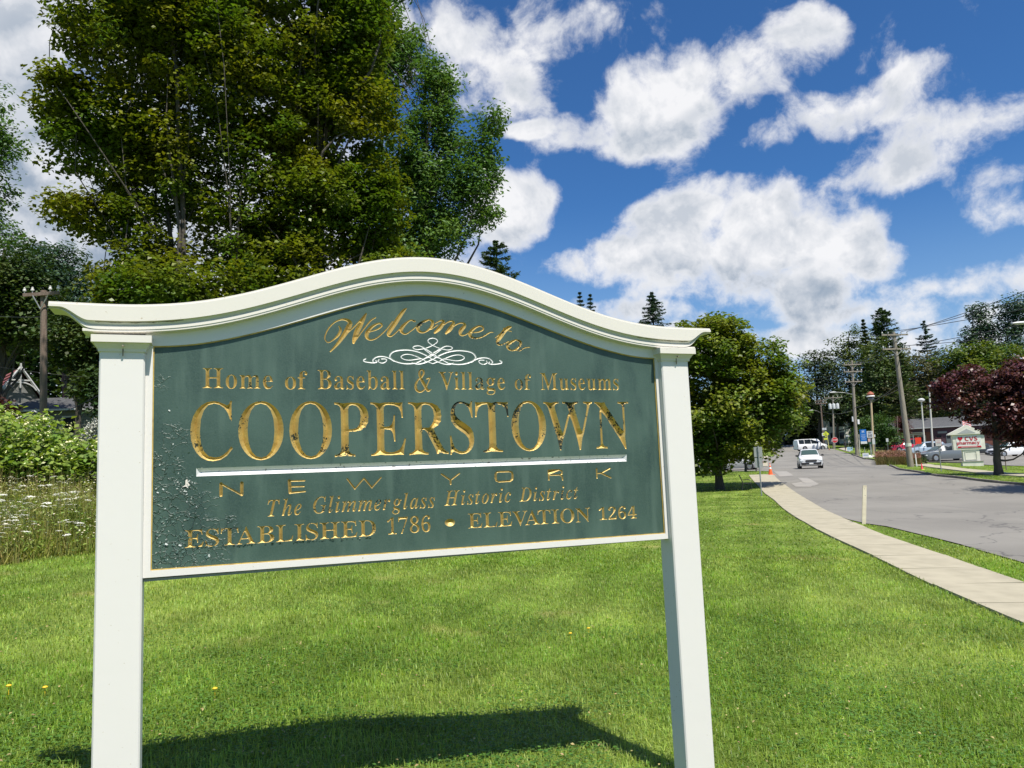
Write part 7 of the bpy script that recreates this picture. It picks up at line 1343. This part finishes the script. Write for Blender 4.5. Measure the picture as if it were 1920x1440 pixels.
# marker post, cones
b = base(1618, 20); s = thing('marker_post', b, 'plain cream marker post at the tip of the near grass verge', 'post'); t = at(1621, 910, 20) - b; g = G(); g.loft([[(x_ + t[0] * q, y_ + t[1] * q, z_) for x_, y_ in ((-.05, -.012), (.05, -.012), (.05, .012), (-.05, .012))] for q, z_ in ((0, -.2), (1, t[2] - .03))] + [[(x_ * .8 + t[0], y_, t[2]) for x_, y_ in ((-.05, -.012), (.05, -.012), (.05, .012), (-.05, .012))]]); g.build('post', mat('marker_cream', (.66, .60, .44), .6, noise=(3, .4, .7, (1, 1, 3)), col2=(.55, .49, .35)), s); 
for z_ in (.09, .26): g = G(); g.lathe([(.001, -.002), (.008, 0), (.001, .002)], (t[0] * .9, -.013, t[2] - z_), 8, axis='y'); g.build('bolt', INK, s)
def cone(b, lab, m0, m1, mb, h):
    s = thing('traffic_cone', b, lab, 'cone'); g = G(); g.box((0, 0, .02), (h * .52, h * .52, .04), .3); g.build('base', mb, s); R0 = h * .19
    for nm, z0, z1, m_ in (('body', .04, .50, m0), ('collar', .50, .66, m1), ('body', .66, .80, m0), ('collar', .80, .88, m1), ('tip', .88, 1.0, m0)):
        g = G(); g.lathe([(R0 * (1 - z0 * .86), h * z0), (R0 * (1 - z1 * .86), h * z1)], n=14); g.build(nm, m_, s, smooth=True)
CO = mat('cone_orange', (.80, .13, .03), .5); CW = mat('cone_white', (.75, .74, .72), .5)
cone(base(1445, 53.5), 'orange and white traffic cone at the end of the left pavement', CO, CW, CO, .82); cone(base(1729, 56), 'pinkish red cone with a pale yellow foot on the grass strip', mat('cone_pink', (.85, .06, .10), .5), mat('cone_pink', (.85, .06, .10), .5), mat('cone_yellow', (.72, .70, .15), .5), .42 * 1.1)
# bench on the lawn edge
b = base(1402, 40.8); s = thing('park_bench', b, 'dark metal bench in the maple shade beside the pavement', 'bench', rz=1.3)
IR = mat('bench_iron', (.03, .035, .03), .5); 
for i in range(5): g = G(); g.box((0, -.2 + i * .1, .44), (1.5, .075, .03)); g.build('seat_slat', IR, s)
for i in range(5): g = G(); g.box((0, .30 + i * .035, .55 + i * .1), (1.5, .03, .07)); g.build('back_slat', IR, s)
for x_ in (-.72, .72):
    g = G(); g.tube([(x_, -.25, 0), (x_, -.22, .42), (x_, .28, .42), (x_, .50, 1.02)], .022, 6); g.tube([(x_, .30, .42), (x_, .38, 0)], .022, 6); g.build('leg', IR, s); g = G(); g.tube([(x_, -.24, .42), (x_, -.30, .58), (x_, -.12, .68), (x_, .3, .66)], .016, 6); g.build('armrest', IR, s)
s.scale = (.78,) * 3
# ------------------------------------------------------------------ vehicles
TYRE = mat('tyre', (.02, .02, .02), .85); RIM = mat('rim', (.45, .46, .47), .3, .8); GLS = mat('car_glass', (.015, .02, .022), .15, spec=.4); GLS2 = mat('windscreen', (.05, .085, .08), .25, spec=.35); HL = mat('headlight', (.75, .78, .8), .15); TL = mat('taillight', (.35, .01, .01), .3); TRIM = mat('car_trim', (.025, .025, .027), .6)
def car(name, label, px, D, heading, paint, st, W_, L_, extra='', wheels=(.2, .8), wr=.34, cat='car', grille=True, loc=None, skip_back=False):
    """st: stations from nose to tail (x 0..1, sill z, belt z, top z, half width factor at belt, at top); glass = list of station index pairs"""
    b = base(px, D) if loc is None else loc; s = thing(name, b, label, cat, rz=heading); hw = W_ / 2; rings = []
    for x_, zb, zl, zt, kb, kt in st['s']:
        X = L_ / 2 - x_ * L_; B = hw * kb; T = hw * kt; R = [(-B * .93, zb), (-B, zb + (zl - zb) * .35), (-B * .99, zl - .06), (-B * .96, zl), (-T, zt - .05 if zt > zl + .08 else zt - .01), (-T * .82, zt), (0, zt + .012)]
        rings.append([(X, y_, z_) for y_, z_ in R] + [(X, -y_, z_) for y_, z_ in R[-2::-1]])
    g = G(); g.loft(rings); g.build('body', paint, s, smooth=True)
    n = len(rings[0])
    for side in (1, -1):
        for a, c in st['side']:
            ra, rc = rings[a], rings[c]; i, j = (3, 4) if side == 1 else (n - 4, n - 5); A, B_, C_, D_ = [np.array(q) for q in (ra[i], ra[j], rc[j], rc[i])]; ctr = (A + B_ + C_ + D_) / 4; off = np.array((0, -side * .012, .004)); sh = lambda q, e=.88: tuple(ctr + (q - ctr) * (.93, 1, e) + off)
            g = G(); g.add([sh(A), sh(B_), sh(C_), sh(D_)], [(0, 1, 2, 3)]); g.build('side_window', GLS, s)
    for nm, (a, c), m_ in (('windscreen', st['front'], GLS2),) + ((('rear_window', st['back'], GLS),) if st.get('back') else ()):
        ra, rc = rings[a], rings[c]; top = [np.array(ra[i]) for i in range(4, 9)]; bot = [np.array(rc[i]) for i in range(4, 9)]; ctr = (sum(top) + sum(bot)) / 10; up = nz(np.cross(bot[2] - top[2], top[0] - top[4])); up = up if up[2] > 0 else -up
        g = G(); g.add([tuple(ctr + (q - ctr) * (.86, .94, .86) + up * .022) for q in top + bot], [(i, i + 1, i + 6, i + 5) for i in range(4)]); g.build(nm, m_, s)
    for fx in wheels:
        for sd_ in (-1, 1):
            X = L_ / 2 - fx * L_; c = (X, sd_ * (hw - .09), wr); g = G(); g.lathe([(wr * .62, -.11), (wr * .95, -.11), (wr, -.07), (wr, .07), (wr * .95, .11), (wr * .62, .11)], c, 18, axis='y'); w_ = g.build('wheel', TYRE, s, smooth=True); g = G(); g.lathe([(.02, .125 * sd_), (wr * .2, .13 * sd_), (wr * .5, .118 * sd_), (wr * .62, .126 * sd_), (wr * .66, .112 * sd_)], c, 14, axis='y'); g.build('rim', RIM, w_)
            g = G(); g.lathe([(wr * 1.16, -.004), (wr * 1.16, .004)], (X, sd_ * (hw - .004), wr + .02), 18, axis='y'); g.build('wheel_arch', TRIM, s)
    nose = rings[0]; zs = st['s'][0]; zl = zs[2]; xf = L_ / 2
    if grille:
        g = G(); P = [(-.42, 0), (-.34, .07), (.34, .07), (.42, 0), (.34, -.10), (-.34, -.10)]; g.prism([(a * W_ * .62, zl - .13 + c) for a, c in P], -.01, .03); o = g.build('grille', TRIM, s); o.rotation_euler = (0, 0, math.pi / 2); o.location = (xf + .012, 0, 0)
        g = G(); g.box((xf + .01, 0, zs[1] + .12), (.05, W_ * .84, .20)); g.build('bumper', TRIM, s); g = G(); g.box((xf + .045, 0, zs[1] + .14), (.012, .32, .12)); g.build('number_plate', WHITE, s); g = G(); g.box((xf + .045, 0, zs[1] + .035), (.015, W_ * .45, .03)); g.build('skid_strip', RIM, s)
    for sd_ in (-1, 1):
        g = G(); g.box((xf - .04, sd_ * hw * .78, zl - .10), (.12, .30, .10)); g.build('headlight', HL, s, bevel=.02); g = G(); g.box((xf + .0, sd_ * hw * .80, zl - .33), (.06, .10, .18)); g.build('fog_lamp', TRIM, s)
        ms = rings[st['front'][0]][3]; g = G(); g.box((ms[0] - .35, sd_ * (hw + .10), ms[2] + .10), (.14, .2, .15)); g.build('mirror', TRIM if extra != 'bm' else paint, s, bevel=.03)
        if not skip_back: g = G(); g.box((-L_ / 2 + .02, sd_ * hw * .82, zl + .02), (.08, .16, .24)); g.build('taillight', TL, s)
    return s
SUV = dict(s=[(0, .30, .80, .84, .84, .70), (.03, .24, .90, .95, .95, .78), (.12, .22, .98, 1.03, 1.0, .80), (.25, .22, 1.02, 1.08, 1.0, .80), (.30, .22, 1.03, 1.14, 1.0, .80), (.44, .22, 1.02, 1.62, 1.0, .70), (.60, .22, 1.03, 1.68, 1.0, .70), (.78, .22, 1.04, 1.66, 1.0, .69), (.90, .22, 1.05, 1.60, .99, .66), (.97, .26, 1.02, 1.15, .95, .70), (1, .32, .92, .95, .88, .7)], side=[(5, 6), (6, 7), (7, 8)], front=(4, 5), back=(8, 9))
VAN = dict(s=[(0, .32, .85, .90, .84, .72), (.04, .26, .98, 1.03, .96, .80), (.14, .25, 1.08, 1.14, 1.0, .82), (.17, .25, 1.12, 1.22, 1.0, .82), (.29, .25, 1.13, 1.92, 1.0, .76), (.33, .25, 1.13, 1.98, 1.0, .78), (.55, .25, 1.13, 2.0, 1.0, .78), (.78, .25, 1.13, 1.99, 1.0, .78), (.97, .25, 1.13, 1.96, 1.0, .77), (1, .32, 1.1, 1.80, .96, .74)], side=[(4, 6), (6, 7), (7, 8)], front=(3, 4), back=None)
MINIV = dict(s=[(0, .28, .72, .76, .84, .72), (.03, .22, .84, .88, .95, .8), (.10, .2, .94, .99, 1.0, .8), (.20, .2, 1.00, 1.07, 1.0, .8), (.38, .2, 1.02, 1.62, 1.0, .70), (.45, .2, 1.03, 1.70, 1.0, .72), (.62, .2, 1.04, 1.74, 1.0, .72), (.80, .2, 1.05, 1.72, 1.0, .71), (.93, .2, 1.06, 1.64, .99, .68), (.98, .24, 1.02, 1.15, .95, .72), (1, .3, .9, .93, .9, .7)], side=[(4, 6), (6, 7), (7, 8)], front=(3, 4), back=(8, 9))
SEDAN = dict(s=[(0, .28, .66, .70, .84, .72), (.04, .22, .76, .80, .95, .8), (.14, .2, .84, .89, 1.0, .8), (.28, .2, .88, .96, 1.0, .8), (.42, .2, .90, 1.38, 1.0, .66), (.52, .2, .90, 1.45, 1.0, .68), (.66, .2, .91, 1.43, 1.0, .67), (.80, .2, .93, 1.10, 1.0, .70), (.95, .22, .95, 1.02, .96, .76), (1, .3, .88, .92, .9, .72)], side=[(4, 5), (5, 6)], front=(3, 4), back=(6, 7))
TRUCK = dict(s=[(0, .4, .98, 1.02, .88, .78), (.03, .36, 1.08, 1.12, .97, .85), (.22, .34, 1.14, 1.2, 1.0, .86), (.25, .34, 1.15, 1.26, 1.0, .84), (.33, .34, 1.16, 1.82, 1.0, .74), (.42, .34, 1.16, 1.88, 1.0, .76), (.58, .34, 1.16, 1.87, 1.0, .76), (.62, .34, 1.16, 1.22, 1.0, .86), (.95, .34, 1.16, 1.20, 1.0, .92), (1, .4, 1.12, 1.16, .98, .9)], side=[(4, 5), (5, 6)], front=(3, 4), back=(6, 7))
def paint(name, c, r=.25): return mat(name, c, r, coat=.6)
WP = paint('white_car_paint', (.76, .77, .78)); RP = paint('red_car_paint', (.48, .02, .05)); SB = paint('silver_blue_paint', (.30, .38, .46), .3); GP = paint('grey_car_paint', (.13, .15, .165), .3); SV = paint('silver_car_paint', (.42, .43, .44), .3); BKP = paint('dark_car_paint', (.03, .035, .04), .3)
car('parked_suv', 'white crossover driving towards the camera in the middle of the road', 1519, 67.5, math.radians(180 + 72.5), WP, SUV, 1.88, 4.5, wheels=(.19, .79))
car('van', 'long white passenger van turning across the junction behind the white crossover', 1520, 132, math.radians(6), WP, VAN, 2.0, 5.2, wheels=(.17, .78), wr=.37)
car('pickup', 'red pickup truck parked behind the ornamental grass', 1706, 100, math.radians(182), RP, TRUCK, 2.0, 5.6, wheels=(.17, .78), wr=.40, extra='bm')
car('suv', 'silver-blue crossover with a dark lower body in the car park', 1735, 87, math.radians(183), SB, SUV, 1.85, 4.6, extra='bm')
car('minivan', 'dark grey minivan partly hidden behind the cream pylon sign', 1777, 77, math.radians(181), GP, MINIV, 1.98, 5.15, wheels=(.17, .78), extra='bm')
car('suv', 'white crossover parked at the right edge behind the purple tree trunk', 1893, 92, math.radians(186), WP, SUV, 1.85, 4.6)
car('sedan', 'black sedan parked left of the white crossover at the right edge', 1838, 98, math.radians(178), BKP, SEDAN, 1.8, 4.7)
car('sedan', 'light silver sedan in the shade right of the maple trunk', 1383, 76, math.radians(150), SV, SEDAN, 1.8, 4.6)
car('sedan', 'pale car half hidden by leaves left of the maple trunk', 1316, 82, math.radians(175), WP, SEDAN, 1.8, 4.6)
for px, D, pm, tp_, lab in ((1455, 182, WP, SEDAN, 'white far car at the left end of the crossing'), (1472, 190, GP, SUV, 'grey far car behind the crossing'), (1488, 186, SV, SUV, 'silver far car next to the white van roof'), (1508, 172, SV, SUV, 'far crossover peeping over the rear of the white van'), (1436, 178, WP, SUV, 'white far car under the low maple branch')): car('far_car', lab, px, D, math.radians(200), pm, tp_, 1.8, 4.5)
# ------------------------------------------------------------------ pedestrian
gp = ground_at(1586, 846.0); ped = thing('person', gp, 'person in dark clothes walking away on the far pavement', 'person')
def skin_body(name, verts, edges, radii, m, parent, lvl=1):
    me = bpy.data.meshes.new(name); me.from_pydata(verts, edges, []); o = link(bpy.data.objects.new(name, me), parent); md = o.modifiers.new('skin', 'SKIN'); md.use_smooth_shade = True; sb = o.modifiers.new('sub', 'SUBSURF'); sb.levels = lvl; sb.render_levels = lvl
    for v, r in zip(me.skin_vertices[0].data, radii): v.radius = (r, r * .85)
    me.skin_vertices[0].data[0].use_root = True; me.materials.append(m); return o
V = [(0, 0, .93), (0, 0, 1.15), (0, .01, 1.38), (0, .0, 1.48), (0, 0, 1.58), (0, .0, 1.68), (-.09, 0, .88), (-.11, -.10, .50), (-.11, .04, .09), (-.11, -.08, .04), (.09, 0, .88), (.11, .12, .50), (.11, .26, .12), (.11, .16, .05), (-.18, 0, 1.40), (-.24, .08, 1.13), (-.22, -.04, .90), (-.22, -.07, .82), (.18, 0, 1.40), (.24, -.08, 1.13), (.22, -.2, .92), (.22, -.23, .84)]
E = [(0, 1), (1, 2), (2, 3), (3, 4), (4, 5), (0, 6), (6, 7), (7, 8), (8, 9), (0, 10), (10, 11), (11, 12), (12, 13), (2, 14), (14, 15), (15, 16), (16, 17), (2, 18), (18, 19), (19, 20), (20, 21)]
R = [.14, .13, .15, .055, .085, .07, .09, .065, .045, .04, .09, .065, .045, .04, .06, .045, .035, .03, .06, .045, .035, .03]
skin_body('body', V, E, R, mat('dark_clothes', (.02, .02, .025), .8), ped, 2)
g = G(); g.lathe([(.02, -.02), (.085, .0), (.10, .07), (.07, .14), (.01, .16)], (0, .01, 1.60), 10); g.build('hair', mat('dark_hair', (.03, .02, .015), .7), ped, smooth=True)
ped.scale = (.92,) * 3; ped.rotation_euler = (0, 0, .3)
# ------------------------------------------------------------------ ornamental grass bed
OG = leaf_mat('ornamental_grass', (.16, .13, .05), (.10, .14, .04), .03, .4, .3, .6, .5); OGP = leaf_mat('grass_plumes', (.22, .11, .09), (.28, .17, .12), .02, .35, .3, .7, .5)
def grass_bed(name, lab, px0, px1, D0, D1, h, n, seed):
    r = np.random.default_rng(seed); px = r.uniform(px0, px1, n); D = r.uniform(D0, D1, n); xy = np.array([base(a, d)[:2] for a, d in zip(px[:60], D[:60])]); fx = np.interp(px, np.sort(px[:60]), np.sort(xy[:, 0] / D[:60])); x = fx * D; y = D; b = np.array((x.mean(), y.mean(), float(gz(x.mean(), y.mean()))))
    root = thing(name, b, lab, 'ornamental grass'); o = blades(x, y, r.uniform(.6, 1.0, n) * h, r.uniform(.012, .03, n), .3, OG, 'blades'); o.data.transform(Matrix.Translation(-Vector(b))); o.parent = root; o['kind'] = 'stuff'
    k_ = r.permutation(n)[:n // 2]; P = np.stack([x[k_], y[k_], gz(x[k_], y[k_]) + h * r.uniform(.75, 1.12, len(k_))], 1); V, Q = leaves(P, .16, .1, .35); o = mesh_np('plumes', V - b, Q, OGP, root); o['kind'] = 'stuff'
grass_bed('ornamental_grass', 'reddish ornamental grass clump left of the leaning pole', 1642, 1700, 72, 82, .95, 5000, 1); grass_bed('ornamental_grass', 'brownish ornamental grass right of the leaning pole in front of the cars', 1700, 1728, 70, 76, .85, 2500, 2)
b = base(1722, 72); C, Dr = clumps([(b + np.array((0, 0, .3)), np.array((.9, .6, .42)))], 60, .5); V, Q = leaves(np.repeat(C, 30, 0) + RNG.normal(size=(1800, 3)) * .08, .1, .4); r_ = thing('low_shrub', b, 'dark green low shrub at the right end of the ornamental grass', 'shrub'); mesh_np('foliage', V - b, Q, DARKG, r_)['kind'] = 'stuff'; g = G(); [g.tube([(0, 0, 0), tuple(c - b)], [.015, .006], 4, caps=False) for c in C[::6]]; g.build('stems', BARK, r_)['kind'] = 'stuff'
# ------------------------------------------------------------------ brick building
D = 112.0; m1 = D / FPX; b = base(1742, D); s = thing('brick_building', b, 'low brick building with a dark shingled roof behind the car park', 'building', rz=face(b, .02)); X = lambda px: (px - 1742) * m1
def Z(py): return at(1742, py, D)[2] - b[2]
BRK = mat('brick', (.20, .075, .05), .9, noise=(3, .35, .7), col2=(.13, .05, .04), bump=(30, .4, .01)); BRK2 = mat('plum_cladding', (.075, .035, .045), .8); ROOF = mat('slate_shingle', (.085, .088, .095), .85, noise=(2.5, .35, .7, (1, 1, 6)), col2=(.12, .12, .125), bump=(20, .6, .02)); TRM = mat('cream_trim', (.46, .40, .30), .6); GLB = mat('dark_window', (.02, .022, .025), .1); DR = mat('grey_door', (.12, .14, .14), .5)
zr, ze, zw = Z(782), Z(801.5), -.4; x0, x1 = X(1683), X(1905)
g = G(); g.box(((x0 + x1) / 2, 4.0, (zw + ze) / 2), (x1 - x0, 8.0, ze - zw)); g.build('wall', BRK, s)
g = G(); g.box(((X(1750) + X(1788)) / 2, -.10, (zw + ze) / 2 - .1), (X(1788) - X(1750), .2, ze - zw - .2)); g.build('porch_wall', BRK2, s); g = G(); g.box(((x0 + x1) / 2, -.06, ze - .33), (x1 - x0 - .1, .12, .6)); g.build('eaves_board', BRK2, s)
g = G(); g.add([(x0 - .4, -.55, ze - .02), (x1 + .4, -.55, ze - .02), (x1 + .4, 4, zr), (x0 - .4, 4, zr), (x1 + .4, 8.5, ze - .02), (x0 - .4, 8.5, ze - .02), (x0 - .4, -.55, ze - .14), (x1 + .4, -.55, ze - .14)], [(0, 1, 2, 3), (3, 2, 4, 5), (0, 3, 5), (1, 4, 2), (6, 7, 1, 0), (6, 5, 4, 7)]); rf = g.build('roof', ROOF, s)
for i in range(12):
    t0_, t1_ = i / 12, (i + 1) / 12; g = G(); ya, yb = -.56 + 4.5 * t0_, -.56 + 4.56 * t1_; za, zb = ze + (zr - ze) * t0_ + .035, ze + (zr - ze) * t1_ + .01; g.add([(x0 - .42, ya, za), (x1 + .42, ya, za), (x1 + .42, yb, zb), (x0 - .42, yb, zb), (x0 - .42, ya, za - .04), (x1 + .42, ya, za - .04)], [(0, 1, 2, 3), (4, 5, 1, 0)]); g.build('shingle_course', ROOF, rf)
g = G(); g.box(((x0 + x1) / 2, -.60, ze - .06), (x1 - x0 + .9, .10, .13)); g.build('gutter', mat('gutter_pale', (.42, .42, .42), .5), s)
g = G(); g.box(((X(1691) + X(1738)) / 2, -.10, Z(812)), (X(1738) - X(1691), .12, .42)); g.build('name_board', TRM, s); g = G(); g.box(((X(1702) + X(1732)) / 2, -.17, Z(812)), (X(1732) - X(1702), .01, .14)); g.build('faded_line', mat('board_text', (.28, .2, .13), .6), s); g = G(); g.box(((X(1759) + X(1774)) / 2, -.24, Z(812)), (X(1774) - X(1759), .06, .3)); g.build('name_board', mat('board_grey', (.22, .23, .22), .6), s)
def win(xa, xb, ya, yb, y=-.02, m_=TRM):
    w = X(xb) - X(xa); h = Z(ya) - Z(yb); c = ((X(xa) + X(xb)) / 2, y, (Z(ya) + Z(yb)) / 2); g = G(); g.box((c[0] - w / 2 + .05, c[1], c[2]), (.1, .1, h)); g.box((c[0] + w / 2 - .05, c[1], c[2]), (.1, .1, h)); g.box((c[0], c[1], c[2] + h / 2 - .05), (w - .2, .1, .1)); g.box((c[0], c[1], c[2] - h / 2 + .05), (w - .2, .1, .1)); o = g.build('window', m_, s); g = G(); g.box((c[0], c[1] + .02, c[2]), (w - .18, .03, h - .18)); g.build('pane', GLB, o)
win(1711.5, 1719, 816.5, 828); win(1725.5, 1739, 816, 829.5); win(1692, 1704, 817, 829); win(1755, 1766, 816, 823, -.22, BRK2)
g = G(); g.box((X(1776), -.22, (Z(817) + Z(838)) / 2), (X(1780) - X(1772), .06, Z(817) - Z(838))); dr = g.build('door', DR, s); g = G(); g.box((X(1776), -.26, Z(820.5)), (X(1778.6) - X(1773.4), .02, .5)); g.build('pane', GLB, dr)
# houses
D = 158.0; b = base(1580, D); s = thing('white_house', b, 'white house glimpsed between the trees behind the junction', 'house', rz=face(b, .3)); g = G(); g.box((0, 3, 2.6), (6.4, 6, 5.6)); g.build('wall', mat('house_white', (.62, .61, .56), .7), s); g = G(); g.prism([(-3.6, 5.3), (3.6, 5.3), (0, 8.4)], -.3, 6.3); g.build('roof', ROOF, s)
for x_ in (-1.8, 0, 1.8):
    for z_ in (1.6, 4.2): g = G(); g.box((x_, -.03, z_), (.9, .05, 1.4)); g.build('window', GLB, s)
D = 46.0; b = base(28, D); s = thing('gabled_house', b, 'old house with a steep gable, white bargeboard and dull red roof at the far left', 'house', rz=.78); WSH = mat('house_white_shaded', (.20, .205, .20), .8, noise=(2, .4, .6, (1, 1, 12)), col2=(.14, .145, .14)); RR = mat('red_roof_shaded', (.26, .075, .075), .8, noise=(3, .35, .65, (1, 1, 5)), col2=(.20, .055, .06)); VW = mat('barge_white', (.45, .45, .44), .6)  # wall and roof colours darkened to stand in for deep tree shade
gxx = at(46, 690, D); zt = gxx[2] - b[2]; wv = 2.3; zev = zt - 3.6
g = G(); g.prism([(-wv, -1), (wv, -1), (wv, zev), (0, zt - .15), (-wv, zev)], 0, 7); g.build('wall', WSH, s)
for sg in (-1, 1):
    n_ = 14
    for i in range(n_):
        t0_, t1_ = i / n_, (i + 1) / n_; g = G(); p0 = (sg * (wv + .35) * (1 - t0_), zev - .3 + (zt - zev + .3) * t0_); p1 = (sg * (wv + .35) * (1 - t1_), zev - .3 + (zt - zev + .3) * t1_); nx_ = sg * .06 + 0
        g.add([(p0[0] + nx_, -.35, p0[1] + .03), (p0[0] + nx_, 7.3, p0[1] + .03), (p1[0], 7.3, p1[1]), (p1[0], -.35, p1[1]), (p0[0], -.35, p0[1] - .03), (p0[0], 7.3, p0[1] - .03)], [(0, 1, 2, 3), (4, 5, 1, 0)]); g.build('shingle_course', RR, s)
    g = G(); g.tube([(sg * (wv + .4), -.42, zev - .35), (0, -.42, zt + .02)], .075, 4); g.build('bargeboard', VW, s)
g = G(); g.tube([(0, -.44, zt + .25), (0, -.44, zt - 1.25)], .06, 5); g.build('finial', VW, s); g = G(); g.tube([(-.55, -.44, zt - .78), (.55, -.44, zt - .78)], .05, 5); g.build('collar_beam', VW, s); g = G(); g.tube([(.95 * math.sin(a), -.44, zt - 1.75 + .85 * math.cos(a)) for a in np.linspace(-1.1, 1.1, 9)], .05, 5); g.build('arched_brace', VW, s)
g = G(); g.box((0, -.03, zt - 2.9), (.55, .06, 1.3)); w_ = g.build('window', GLB, s); g = G(); g.box((0, -.02, zt - 2.9), (.75, .04, 1.5)); g.build('window_frame', VW, w_)
# porch roof pieces in front of the thicket
b2 = base(58, 40); s = thing('porch', b2, 'small white gabled porch just over the knotweed beside the wooden pole', 'porch', rz=.5); zp = at(56, 771, 40)[2] - b2[2]
for sg in (-1, 1): g = G(); g.tube([(sg * .75, 0, zp - .42), (0, 0, zp)], .05, 4); g.build('bargeboard', VW, s)
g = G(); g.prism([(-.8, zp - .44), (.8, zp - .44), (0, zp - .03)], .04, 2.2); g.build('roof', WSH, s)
for x_ in (-.7, .7): g = G(); g.box((x_, .1, (zp - .44) / 2 - .1), (.1, .1, zp - .44)); g.build('post', VW, s)
D = 44.0; b = base(135, D); s = thing('grey_house', b, 'dim grey clapboard house with a white eave line between pole and sign post', 'house', rz=.1); zt = at(135, 734, D)[2] - b[2]; ze = at(135, 768, D)[2] - b[2]; 
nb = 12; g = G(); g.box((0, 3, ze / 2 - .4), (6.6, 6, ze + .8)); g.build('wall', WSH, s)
for i in range(10): g = G(); g.box((0, -.02 + 0, ze - .18 - i * .17), (6.62, .05, .15)); g.build('clapboard', mat('clapboard_grey', (.13, .137, .14), .8), s)
g = G(); g.add([(-3.6, -.5, ze), (3.6, -.5, ze), (3.6, 3, zt), (-3.6, 3, zt), (3.6, 6.5, ze), (-3.6, 6.5, ze)], [(0, 1, 2, 3), (3, 2, 4, 5), (0, 3, 5), (1, 4, 2)]); g.build('roof', mat('grey_roof', (.08, .083, .085), .8, noise=(3, .4, .6, (1, 1, 6)), col2=(.055, .055, .058)), s); g = G(); g.box((0, -.55, ze - .03), (7.2, .06, .10)); g.build('eave', VW, s)
for x_ in (-2.0, -.2, 1.6): g = G(); g.box((x_, -.06, ze - .95), (.7, .04, 1.0)); w_ = g.build('window', GLB, s); g = G(); g.box((x_, -.055, ze - .95), (.86, .03, 1.16)); g.build('window_frame', VW, w_)
